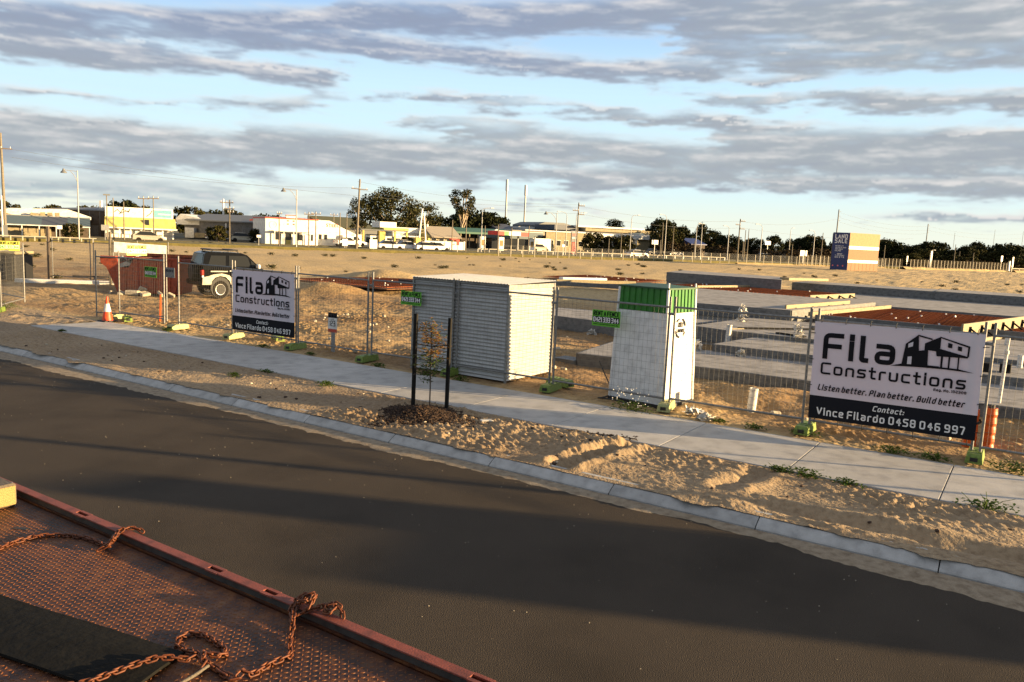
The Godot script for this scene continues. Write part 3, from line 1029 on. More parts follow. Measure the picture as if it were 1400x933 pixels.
# ------------------------------------------------------------------ lettering
# stroke letters of a square, wide face: width, then strokes; corners are rounded when drawn
func glyph(ch: String) -> Array:
	match ch:
		"F": return [0.60, [0, 0, 0, 1, 0.60, 1], [0, 0.50, 0.54, 0.50]]
		"L": return [0.52, [0, 1, 0, 0, 0.52, 0]]
		"C": return [0.66, [0.66, 1, 0, 1, 0, 0, 0.66, 0]]
		"P": return [0.62, [0, 0, 0, 1, 0.62, 1, 0.62, 0.42, 0, 0.42]]
		"B": return [0.62, [0, 0, 0, 1, 0.56, 1, 0.56, 0.52, 0, 0.52], [0.4, 0.52, 0.62, 0.52, 0.62, 0, 0, 0]]
		"V": return [0.70, [0, 1, 0.35, 0, 0.70, 1]]
		"R": return [0.62, [0, 0, 0, 1, 0.62, 1, 0.62, 0.46, 0, 0.46], [0.32, 0.46, 0.64, 0]]
		"N": return [0.64, [0, 0, 0, 1, 0.64, 0, 0.64, 1]]
		"A": return [0.64, [0, 0, 0.32, 1, 0.64, 0], [0.14, 0.32, 0.5, 0.32]]
		"D": return [0.62, [0, 0, 0, 1, 0.62, 1, 0.62, 0, 0, 0]]
		"E": return [0.56, [0.56, 1, 0, 1, 0, 0, 0.56, 0], [0, 0.5, 0.48, 0.5]]
		"S": return [0.60, [0.60, 1, 0, 1, 0, 0.52, 0.60, 0.52, 0.60, 0, 0, 0]]
		"T": return [0.60, [0, 1, 0.60, 1], [0.30, 1, 0.30, 0]]
		"O": return [0.66, [0, 0.5, 0, 1, 0.66, 1, 0.66, 0, 0, 0, 0, 0.5]]
		"i": return [0.0, [0, 0, 0, 0.70], [0, 0.93, 0, 1.02]]
		"l": return [0.16, [0, 1, 0, 0, 0.16, 0]]
		"a": return [0.56, [0.04, 0.70, 0.56, 0.70, 0.56, 0, 0, 0, 0, 0.38, 0.56, 0.38]]
		"o": return [0.56, [0, 0.35, 0, 0.70, 0.56, 0.70, 0.56, 0, 0, 0, 0, 0.35]]
		"n": return [0.54, [0, 0, 0, 0.70, 0.54, 0.70, 0.54, 0]]
		"s": return [0.52, [0.52, 0.70, 0, 0.70, 0, 0.36, 0.52, 0.36, 0.52, 0, 0, 0]]
		"t": return [0.38, [0.14, 0.98, 0.14, 0, 0.38, 0], [-0.02, 0.68, 0.38, 0.68]]
		"r": return [0.36, [0, 0, 0, 0.70, 0.36, 0.70]]
		"u": return [0.54, [0, 0.70, 0, 0, 0.54, 0, 0.54, 0.70]]
		"c": return [0.50, [0.50, 0.70, 0, 0.70, 0, 0, 0.50, 0]]
		"e": return [0.54, [0, 0.36, 0.54, 0.36, 0.54, 0.70, 0, 0.70, 0, 0, 0.52, 0]]
		"b": return [0.54, [0, 1, 0, 0, 0.54, 0, 0.54, 0.70, 0, 0.70]]
		"d": return [0.54, [0.54, 1, 0.54, 0, 0, 0, 0, 0.70, 0.54, 0.70]]
		"g": return [0.54, [0.54, 0.0, 0, 0, 0, 0.70, 0.54, 0.70, 0.54, -0.26, 0.04, -0.26]]
		"0": return [0.62, [0, 0.5, 0, 1, 0.62, 1, 0.62, 0, 0, 0, 0, 0.5]]
		"1": return [0.14, [0, 0.86, 0.14, 1, 0.14, 0]]
		"2": return [0.58, [0, 1, 0.58, 1, 0.58, 0.52, 0, 0.52, 0, 0, 0.58, 0]]
		"3": return [0.58, [0, 1, 0.58, 1, 0.58, 0, 0, 0], [0.12, 0.52, 0.58, 0.52]]
		"4": return [0.60, [0.44, 0, 0.44, 1, 0, 0.34, 0.60, 0.34]]
		"5": return [0.58, [0.58, 1, 0, 1, 0, 0.54, 0.58, 0.54, 0.58, 0, 0, 0]]
		"6": return [0.60, [0.56, 1, 0, 1, 0, 0, 0.60, 0, 0.60, 0.54, 0, 0.54]]
		"7": return [0.54, [0, 1, 0.54, 1, 0.24, 0]]
		"8": return [0.60, [0, 0.52, 0.60, 0.52, 0.60, 1, 0, 1, 0, 0, 0.60, 0, 0.60, 0.52]]
		"9": return [0.60, [0.60, 0.46, 0, 0.46, 0, 1, 0.60, 1, 0.60, 0, 0.04, 0]]
		".": return [0.0, [0, 0, 0, 0.08]]
		":": return [0.0, [0, 0.04, 0, 0.12], [0, 0.5, 0, 0.58]]
		"&": return [0.60, [0.6, 0, 0.1, 0.8, 0.3, 1, 0.45, 0.8, 0, 0.25, 0.15, 0, 0.4, 0, 0.6, 0.4]]
		"w": return [0.7, [0, 0.7, 0.15, 0, 0.35, 0.6, 0.55, 0, 0.7, 0.7]]
		"f": return [0.34, [0.34, 1, 0.12, 1, 0.12, 0], [0, 0.66, 0.34, 0.66]]
	return [0.32]


func write(text: String, wide: float, high: float, stroke: float, slant := 0.0, gap := 0.24) -> Shape:   # lettering in x, y from the origin, 2 mm thick towards +z
	var sh := Shape.new()
	var lays := []
	var x := 0.0
	var th := stroke / high
	for ch in text:
		var g := glyph(ch)
		var room := th * 0.5
		if g.size() > 1:
			x += room
		lays.append([x, g])
		x += float(g[0]) + (room + gap if g.size() > 1 else 0.0)
	var sx := wide / (x - gap)
	for lay: Array in lays:
		for k in range(1, lay[1].size()):
			var raw: Array = lay[1][k]
			var pts: Array[Vector2] = []
			for i in range(0, raw.size(), 2):
				pts.append(Vector2((float(raw[i]) + float(lay[0])) * sx, float(raw[i + 1]) * high))
			stroke_path(sh, pts, stroke, stroke * 0.95, slant)
	return sh


func stroke_path(sh: Shape, pts: Array[Vector2], w: float, r: float, slant: float) -> void:
	var line: Array[Vector2] = []
	var m := pts.size()
	for i in m:
		if i == 0 or i == m - 1:
			line.append(pts[i])
			continue
		var d0 := (pts[i - 1] - pts[i])
		var d1 := (pts[i + 1] - pts[i])
		var q := minf(r, minf(d0.length(), d1.length()) * 0.48)
		var p0 := pts[i] + d0.normalized() * q
		var p1 := pts[i] + d1.normalized() * q
		for k in 5:
			var t := k / 4.0
			line.append(p0.lerp(pts[i], t).lerp(pts[i].lerp(p1, t), t))
	var closed := pts[0].distance_to(pts[m - 1]) < 0.001
	var n := line.size()
	var lefts: Array[Vector3] = []
	var rights: Array[Vector3] = []
	for i in n:
		var a := line[maxi(i - 1, 0)]
		var b := line[mini(i + 1, n - 1)]
		if closed and (i == 0 or i == n - 1):
			a = line[n - 2]
			b = line[1]
		var d := (b - a).normalized()
		var p := line[i]
		if not closed and i == 0 or not closed and i == n - 1:
			p += d * (-w * 0.5 if i == 0 else w * 0.5)
		var o := Vector2(-d.y, d.x) * w * 0.5
		var l := p + o
		var rr := p - o
		lefts.append(Vector3(l.x + l.y * slant, l.y, 0.0))
		rights.append(Vector3(rr.x + rr.y * slant, rr.y, 0.0))
	var up := Vector3(0, 0, 0.002)
	for i in n - 1:
		sh.face(rights[i] + up, rights[i + 1] + up, lefts[i + 1] + up, lefts[i] + up, up)
		sh.quad(rights[i], rights[i + 1], rights[i + 1] + up, rights[i] + up)
		sh.quad(lefts[i + 1], lefts[i], lefts[i] + up, lefts[i + 1] + up)


func letters(called: String, parent: Node3D, text: String, at: Vector3, wide: float, high: float, stroke: float, m: Material, slant := 0.0, gap := 0.24) -> void:
	obj(called, write(text, wide, high, stroke, slant, gap), m, parent).position = at


# ------------------------------------------------------------------ temporary fence
func make_panel(label: String, wide: float, bright := false) -> Node3D:
	var t := thing("temporary_fence", label, "fence panel", Vector3.ZERO, 0.0, "temporary fence panels")
	var m: Material = mats.galvanised
	for x: float in [0.025, wide - 0.025]:
		var p := Shape.new()
		p.tube(Vector3(x, 0.07, 0), Vector3(x, 2.03, 0), 0.021, -1.0, 10)
		obj("post", p, m, t)
	for q: Array in [["top_rail", 1.845], ["bottom_rail", 0.20]]:
		var r := Shape.new()
		r.tube(Vector3(0.025, q[1], 0), Vector3(wide - 0.025, q[1], 0), 0.019, -1.0, 10, false)
		obj(q[0], r, m, t)
	var w := Shape.new()
	var x := 0.10
	while x < wide - 0.06:
		w.tube(Vector3(x, 0.20, 0.0), Vector3(x, 1.845, 0.0), 0.0017, -1.0, 4, false)
		x += 0.088
	var y := 0.30
	while y < 1.80:
		w.tube(Vector3(0.03, y, 0.004), Vector3(wide - 0.03, y, 0.004), 0.0017, -1.0, 4, false)
		y += 0.13
	setting(obj("wire_mesh", w, mats.wire, t), "stuff")
	return t


func make_foot(label: String, m: Material) -> Node3D:
	var t := thing("fence_ballast", label, "fence foot", Vector3.ZERO, 0.0, "plastic feet of the temporary fence")
	var b := Shape.new()
	# a blow-moulded block, wider at the ground, with a slot cut in each end
	var prof := [Vector2(-0.30, 0.0), Vector2(-0.29, 0.10), Vector2(-0.26, 0.135), Vector2(0.26, 0.135), Vector2(0.29, 0.10), Vector2(0.30, 0.0)]
	for i in prof.size() - 1:
		var p: Vector2 = prof[i]
		var q: Vector2 = prof[i + 1]
		var wp := 0.115 - p.y * 0.15
		var wq := 0.115 - q.y * 0.15
		b.face(Vector3(-wp, p.y, p.x), Vector3(wp, p.y, p.x), Vector3(wq, q.y, q.x), Vector3(-wq, q.y, q.x), Vector3(0, 1, p.x + q.x))
	for s: float in [-1.0, 1.0]:
		for i: Array in [[0, 1, 4, 5], [1, 2, 3, 4]]:
			var c: Array[Vector3] = []
			for k: int in i:
				var p: Vector2 = prof[k]
				c.append(Vector3(s * (0.115 - p.y * 0.15), p.y, p.x))
			b.face(c[0], c[1], c[2], c[3], Vector3(s, 0.2, 0))
	obj("block", b, m, t)
	for z: float in [-1.0, 1.0]:
		var h := Shape.new()
		h.box(Vector3(0, 0.058, z * 0.292), Vector3(0.10, 0.055, 0.02))
		obj("hand_hole", h, mats.black, t)
	for z: float in [-0.13, 0.0, 0.13]:
		var h := Shape.new()
		h.lathe(PackedVector2Array([Vector2(0.034, 0.130), Vector2(0.034, 0.142), Vector2(0.024, 0.142), Vector2(0.024, 0.131)]), 10, Transform3D(Basis(), Vector3(0.05 if z != 0.0 else 0.0, 0, z)))
		obj("socket", h, m, t)
	return t


func fence() -> void:
	var pitch := 2.42
	var where := ["fence panel between the orange skip and the left banner", "fence panel that carries the left builder banner", "fence panel behind the lot number post", "fence panel left of the corrugated shed", "fence panel in front of the corrugated shed",
		"fence panel between the shed and the toilet", "fence panel between the toilet and the large banner", "fence panel that carries the large builder banner", "fence panel right of the large banner at the view edge", "first fence panel beyond the right edge of the view", "second fence panel beyond the right edge of the view", "third fence panel beyond the right edge of the view"]
	var p0 := make_panel("mesh " + where[0], 2.36)
	for k in where.size():
		var a: float = (k + 3 - 8) * pitch + 0.03
		var bend := 0.05 * sin(k * 2.1)
		var o: Node3D = p0 if k == 0 else twin(p0, Vector3.ZERO, 0, "mesh " + where[k])
		o.position = S(a, bend * 0.4, 0.0)
		o.rotation = Vector3(0.012 * sin(k * 1.3), SR + bend * 0.02, 0.004 * cos(k * 2.0))
		if k > 0 and k < 10:
			var cl := Shape.new()
			cl.cbox(Vector3(0, 0, 0), Vector3(0.13, 0.045, 0.055), 0.008)
			cl.tube(Vector3(0, 0, -0.04), Vector3(0, 0, 0.05), 0.010, -1.0, 6)
			obj("clamp", cl, mats.galvanised, o).position = Vector3(-0.03, 1.72, 0)
	var more := [["mesh fence panel swung open across the front of the skip", [-15.5, -0.42], [-13.3, 0.50]], ["mesh fence panel folded beside the gate opening by the traffic cone", [-15.25, 0.15], [-12.95, 0.12]],
		["mesh fence panel at the left edge carrying a yellow hire sign", [-18.7, -1.6], [-20.5, -0.05]], ["mesh fence panel at the far left edge in front of the dark bin", [-20.6, 0.0], [-22.9, 0.2]],
		["rear fence panel left of the skip, next to the dark post", [-31.3, 6.3], [-29.0, 6.9]], ["second rear fence panel left of the skip", [-28.9, 6.95], [-26.7, 7.8]], ["rear fence panel behind the skip under the white banner", [-27.2, 6.9], [-25.6, 8.65]]]
	for q: Array in more:
		var o := twin(p0, S(q[1][0], q[1][1], 0.0), 0, q[0])
		o.rotation.y = SR + atan2(q[2][1] - q[1][1], q[2][0] - q[1][0])
	# feet under the joins
	var bright := make_foot("bright lime plastic fence foot behind the traffic cone", mats.lime)
	var faded := make_foot("faded cream plastic fence foot left of the left banner", mats.lime_faded)
	var feet := [[bright, -15.25, 0.05, 0.1, "faded lime fence foot just behind the traffic cone", 1], [bright, -14.55, -0.02, 1.15, "bright yellow-green fence foot right of the traffic cone", 0], [faded, -12.1, 0.0, 0.15, "faded cream fence foot between the orange peg and the left banner", 1], [faded, -9.68, 0.0, 0.2, "pale yellow fence foot under the left edge of the left banner", 1],
		[bright, -7.26, -0.05, 0.15, "lime fence foot at the right edge of the left banner", 0], [bright, -4.84, -0.08, 0.1, "green fence foot left of the corrugated shed", 0], [bright, -2.42, -0.05, 0.15, "green fence foot in front of the corrugated shed", 0], [bright, 0.0, 0.0, 0.12, "green fence foot between the shed and the toilet", 0],
		[faded, 2.42, 0.0, 0.2, "pale cream fence foot below the corner of the toilet", 1], [bright, 4.84, 0.0, 0.0, "green fence foot at the left end of the large banner", 0], [bright, 7.26, 0.0, 0.0, "green fence foot at the right end of the large banner", 0], [bright, 9.68, 0.0, 0.0, "green fence foot beyond the right edge of the view", 0], [bright, -18.7, -1.65, 0.9, "bright yellow fence foot at the far left", 0], [bright, -8.7, 0.62, 1.1, "lime fence foot lying loose behind the left banner", 0], [bright, -0.15, 0.62, 1.3, "green fence foot standing on its side behind the fence between shed and toilet", 0]]
	var used := {}
	for f: Array in feet:
		var src: Node3D = faded if f[5] else bright
		var o: Node3D = src
		if used.has(src):
			o = twin(src, Vector3.ZERO, 0, f[4])
		elif f[4]:
			src.set_meta("label", f[4])
		used[src] = true
		o.position = S(f[1], f[2], 0.0)
		o.rotation.y = SR + f[3]
	banners()


func house_logo(sc: float) -> Array:   # dark outline pieces and pale openings of the builder's house emblem, in banner metres
	return [
		[[0.55, 0.645, 0.565, 0.848, 0.635, 0.948, 0.643, 0.79, 0.674, 0.80, 0.674, 0.868, 0.762, 0.946, 0.762, 0.827, 0.92, 0.772, 0.915, 0.758, 0.872, 0.758, 0.764, 0.753, 0.745, 0.752, 0.74, 0.80, 0.695, 0.803, 0.700, 0.645], 0],
		[[0.632, 0.948, 0.640, 0.930, 0.716, 0.905, 0.713, 0.920], 0], [[0.755, 0.946, 0.765, 0.930, 0.912, 0.862, 0.924, 0.874], 0], [[0.914, 0.872, 0.924, 0.872, 0.922, 0.772, 0.912, 0.772], 0],
		[[0.770, 0.757, 0.782, 0.757, 0.782, 0.648, 0.770, 0.648], 0], [[0.812, 0.757, 0.822, 0.757, 0.822, 0.646, 0.812, 0.646], 0], [[0.864, 0.760, 0.872, 0.760, 0.872, 0.644, 0.864, 0.644], 0],
		[[0.486, 0.616, 0.56, 0.652, 0.70, 0.650, 0.87, 0.648, 0.956, 0.622, 0.80, 0.632, 0.64, 0.628], 0], [[0.700, 0.640, 0.764, 0.640, 0.764, 0.655, 0.700, 0.655], 0],
		[[0.803, 0.892, 0.827, 0.884, 0.827, 0.842, 0.803, 0.847], 0], [[0.858, 0.868, 0.881, 0.861, 0.881, 0.820, 0.858, 0.827], 0],
		[[0.580, 0.850, 0.607, 0.873, 0.607, 0.829, 0.580, 0.812], 1], [[0.582, 0.721, 0.606, 0.729, 0.606, 0.650, 0.582, 0.648], 1],
	]


func make_banner(label: String) -> Node3D:
	var w := 2.36
	var h := 1.57
	var cut := 0.375
	var t := thing("builder_banner", label, "banner", Vector3.ZERO, 0.0)
	var cloth := func(y0: float, y1: float) -> Shape:
		var sh := Shape.new()
		var nx := 40
		var ny := 12
		var at := func(i: int, j: int, z: float) -> Vector3:
			var x := w * i / nx
			var y := lerpf(y0, y1, float(j) / ny)
			var sag := 0.012 * sin(x * 8.1) * (0.3 + 0.7 * absf(y / h - 0.5)) + 0.008 * sin(x * 3.0 + y * 5.0)
			return Vector3(x, y, sag * 0.5 + z)
		for i in nx:
			for j in ny:
				sh.quad(at.call(i, j, 0.0), at.call(i + 1, j, 0.0), at.call(i + 1, j + 1, 0.0), at.call(i, j + 1, 0.0))
				sh.quad(at.call(i + 1, j, -0.002), at.call(i, j, -0.002), at.call(i, j + 1, -0.002), at.call(i + 1, j + 1, -0.002))
		return sh
	obj("pale_cloth", cloth.call(cut, h), mats.banner_white, t)
	obj("black_cloth", cloth.call(0.0, cut), mats.banner_black, t)
	var z := 0.011
	letters("headline", t, "Fila", Vector3(0.145, 1.02, z), 1.06, 0.345, 0.074, mats.print_black, 0.0, 0.20)
	letters("name_line", t, "Constructions", Vector3(0.135, 0.750, z), 2.04, 0.160, 0.031, mats.print_black, 0.0, 0.20)
	letters("registration_line", t, "Reg. No. 102308", Vector3(1.76, 0.672, z), 0.43, 0.034, 0.0085, mats.print_black)
	letters("slogan_line", t, "Listen better. Plan better. Build better", Vector3(0.115, 0.478, z), 2.06, 0.082, 0.0165, mats.print_black, 0.22, 0.30)
	letters("contact_word", t, "Contact:", Vector3(0.95, 0.245, z), 0.44, 0.072, 0.0145, mats.print_white, 0.22, 0.28)
	letters("contact_line", t, "Vince Filardo 0458 046 997", Vector3(0.125, 0.075, z), 2.10, 0.105, 0.021, mats.print_white, 0.0, 0.28)
	var dark := Shape.new()
	var pale := Shape.new()
	for q: Array in house_logo(1.0):
		var poly := PackedVector2Array()
		for i in range(0, q[0].size(), 2):
			poly.append(Vector2(float(q[0][i]) * 2.36, float(q[0][i + 1]) * 1.53 + 0.04))
		var b := Basis(Vector3(1, 0, 0), Vector3(0, 0, 1), Vector3(0, -1, 0))
		(pale if q[1] else dark).prism(poly, 0.0, 0.0015 if q[1] == 0 else 0.003, Transform3D(b, Vector3(0, 0, z)))
	obj("house_emblem", dark, mats.print_black, t)
	obj("emblem_window", pale, mats.banner_white, t)
	var ties := Shape.new()
	for i in 7:
		ties.path(PackedVector3Array([Vector3(0.1 + i * 0.36, h - 0.015, 0.008), Vector3(0.1 + i * 0.36, h + 0.035, 0.012), Vector3(0.11 + i * 0.36, h + 0.07, -0.012)]), 0.006, 5)
		ties.path(PackedVector3Array([Vector3(0.1 + i * 0.36, 0.02, 0.008), Vector3(0.1 + i * 0.36, -0.05, 0.01), Vector3(0.105 + i * 0.36, -0.09, -0.01)]), 0.006, 5)
	for i in 4:
		for s: float in [0.0, 1.0]:
			ties.path(PackedVector3Array([Vector3(s * w + (0.02 - s * 0.04), 0.12 + i * 0.42, 0.008), Vector3(s * w + (s * 0.12 - 0.06), 0.13 + i * 0.42, 0.01)]), 0.006, 5)
	setting(obj("cable_ties", ties, mats.black, t), "stuff")
	return t


func hire_sign(label: String, at: Vector3, turn: float, plain := false) -> void:
	var t := thing("hire_sign", label, "sign", at, turn, "fence hire signs")
	var b := Shape.new()
	b.cbox(Vector3.ZERO, Vector3(0.58, 0.30, 0.006), 0.002)
	obj("board", b, mats.sign_yellow if plain else mats.sign_green, t)
	var k := Shape.new()
	k.box(Vector3(0, -0.028, 0.004), Vector3(0.55, 0.115, 0.003))
	obj("black_band", k, mats.white if plain else mats.print_black, t)
	letters("firm_line", t, "RENT A FENCE", Vector3(-0.265, 0.052, 0.0035), 0.53, 0.075, 0.017, mats.print_black, 0.0, 0.22)
	letters("phone_line", t, "0421 333 344", Vector3(-0.26, -0.068, 0.006), 0.52, 0.08, 0.016, mats.sign_green if plain else mats.print_white, 0.0, 0.22)
	letters("web_line", t, "www.rentafence.net.au", Vector3(-0.255, -0.125, 0.0035), 0.51, 0.026, 0.006, mats.print_black, 0.0, 0.25)


func banners() -> void:
	var big := make_banner("large white and black builder banner on the right fence panel")
	big.position = S(4.875, -0.03, 0.255)
	big.rotation = Vector3(0.01, SR, 0.012)
	var far := twin(big, S(-9.68, -0.03, 0.235), SR, "left white and black builder banner in front of the four wheel drive")
	far.rotation.z = 0.008
	hire_sign("green and black fence hire sign left of the toilet", S(1.13, -0.028, 1.52), SR)
	hire_sign("green and black fence hire sign left of the corrugated shed", S(-3.62, -0.028, 1.525), SR)
	hire_sign("green and black fence hire sign in front of the orange skip", S(-13.5, 0.085, 1.50), SR)
	hire_sign("yellow and white fence hire sign at the far left", S(-19.35, -1.0, 1.98), SR + 0.85, true)
	hire_sign("yellow fence hire sign high on the post above the skip", S(-14.22, 0.12, 2.09), SR + 1.45, true)
	var g := thing("notice_board", "grey notice on the fence right of the green sign at the skip", "sign", S(-12.6, 0.10, 1.54), SR)
	var b := Shape.new()
	b.cbox(Vector3.ZERO, Vector3(0.46, 0.28, 0.006), 0.002)
	obj("board", b, mats.galvanised, g)
	letters("text_line", g, "NO ENTRY", Vector3(-0.19, 0.02, 0.004), 0.38, 0.06, 0.013, mats.print_black)
	# white sheet on the rear panel
	var ws := Shape.new()
	ws.cbox(Vector3(1.12, 1.73, 0.02), Vector3(2.2, 0.47, 0.006), 0.002)
	var wb := obj("white_sheet", ws, mats.white)
	wb.position = S(-27.2, 6.87, 0.0)
	wb.rotation.y = SR + atan2(1.75, 1.6)
	wb.rotation.z = -0.04
	tag(wb, "blank white sheet on the rear fence above the orange skip", "banner")
	# lot number board on its own post
	var lp := thing("lot_number_post", "small lot number board on a grey post behind the fence", "sign", S(-6.35, 0.32, 0.0), SR + 0.1)
	var ps := Shape.new()
	ps.cbox(Vector3(0, 0.35, 0), Vector3(0.10, 0.8, 0.04), 0.004)
	obj("post", ps, mats.steel_pole, lp)
	for q: Array in [["header", 0.885, 0.12, "print_black"], ["face", 0.69, 0.27, "white"], ["footer", 0.515, 0.08, "shop_red"]]:
		var f := Shape.new()
		f.box(Vector3(0, q[1], 0.03), Vector3(0.27, q[2], 0.012))
		obj(q[0], f, mats[q[3]], lp)
	letters("lot_number", lp, "123", Vector3(-0.085, 0.63, 0.036), 0.17, 0.115, 0.018, mats.print_black)
	letters("lot_word", lp, "LOT", Vector3(-0.05, 0.775, 0.036), 0.10, 0.028, 0.006, mats.print_black)


# ------------------------------------------------------------------ the building site
func ribbed(wide: float, high: float, pitch: float, deep: float, upright: bool, curved: bool) -> Shape:   # corrugated sheet in x, y facing +z, with a back
	var sh := Shape.new()
	var span := high if not upright else wide
	var prof: Array[Vector2] = []
	if curved:
		var n := int(span / pitch * 6.0)
		for i in n + 1:
			var u := span * i / n
			prof.append(Vector2(u, deep * 0.5 * (1.0 + cos(TAU * u / pitch)) - deep))
	else:
		var u := 0.0
		while u < span - 0.001:
			for q: Array in [[0.0, 0.0], [0.60, 0.0], [0.68, -1.0], [0.92, -1.0]]:
				prof.append(Vector2(minf(u + q[0] * pitch, span), deep * q[1]))
			u += pitch
		prof.append(Vector2(span, 0))
	for i in prof.size() - 1:
		var p := prof[i]
		var q := prof[i + 1]
		if upright:
			sh.face(Vector3(p.x, 0, p.y), Vector3(q.x, 0, q.y), Vector3(q.x, high, q.y), Vector3(p.x, high, p.y), Vector3(0, 0, 1))
		else:
			sh.face(Vector3(0, p.x, p.y), Vector3(wide, p.x, p.y), Vector3(wide, q.x, q.y), Vector3(0, q.x, q.y), Vector3(0, 0, 1))
	if curved:   # rounded shading across the corrugations
		for i in sh.v.size():
			var u := sh.v[i].y if not upright else sh.v[i].x
			var sl := sin(TAU * u / pitch) * deep * 0.5 * TAU / pitch
			var nn := Vector3(0, sl, 1) if not upright else Vector3(sl, 0, 1)
			sh.n[i] = nn.normalized()
	sh.face(Vector3(0, 0, -deep - 0.004), Vector3(wide, 0, -deep - 0.004), Vector3(wide, high, -deep - 0.004), Vector3(0, high, -deep - 0.004), Vector3(0, 0, -1))
	return sh


func shed(label: String, at: Vector3, turn: float) -> void:
	var t := thing("iron_shed", label, "shed", at, turn)
	var w := 2.50
	var d := 1.80
	var h := 2.02
	for q: Array in [[0.03, 1.07], [1.12, 1.36]]:
		var o := obj("front_sheet", ribbed(q[1], h - 0.07, 0.076, 0.028, false, true), mats.iron_sheet, t)
		o.position = Vector3(q[0], 0.04, 0)
	var r := obj("side_sheet", ribbed(d, h - 0.07, 0.076, 0.028, false, true), mats.iron_sheet, t)
	r.position = Vector3(w, 0.04, 0)
	r.rotation.y = PI / 2
	var l := obj("side_sheet", ribbed(d, h - 0.07, 0.076, 0.028, false, true), mats.iron_sheet, t)
	l.position = Vector3(0, 0.04, -d)
	l.rotation.y = -PI / 2
	var bk := obj("back_sheet", ribbed(w, h - 0.07, 0.076, 0.028, false, true), mats.iron_sheet, t)
	bk.position = Vector3(w, 0.04, -d)
	bk.rotation.y = PI
	var rf := obj("roof_sheet", ribbed(w + 0.04, d + 0.10, 0.076, 0.020, true, true), mats.iron_sheet, t)
	rf.position = Vector3(-0.02, h + 0.018, 0.05)
	rf.rotation.x = -PI / 2 + 0.02
	for q: Array in [[0.0, 0.0], [1.10, 0.004], [w, 0.0], [0.0, -d], [w, -d]]:
		var p := Shape.new()
		p.cbox(Vector3(q[0], h / 2.0, q[1] + 0.004), Vector3(0.045, h, 0.045), 0.004)
		obj("corner_angle", p, mats.iron_frame, t)
	for q: Array in [[w / 2.0, 0.0, w, 0.04], [w / 2.0, -d, w, 0.04]]:
		var p := Shape.new()
		p.cbox(Vector3(q[0], h - 0.022, q[1] + 0.006), Vector3(q[2] - 0.05, 0.04, q[3]), 0.004)
		obj("head_rail", p, mats.iron_frame, t)
	for x: float in [0.0, w]:
		var p := Shape.new()
		p.cbox(Vector3(x, h - 0.05, -d / 2.0), Vector3(0.03, 0.09, d - 0.05), 0.004)
		obj("side_rail", p, mats.iron_frame, t)
	var la := Shape.new()
	la.cbox(Vector3(1.095, 1.05, 0.035), Vector3(0.05, 0.12, 0.03), 0.006)
	obj("latch", la, mats.iron_frame, t)


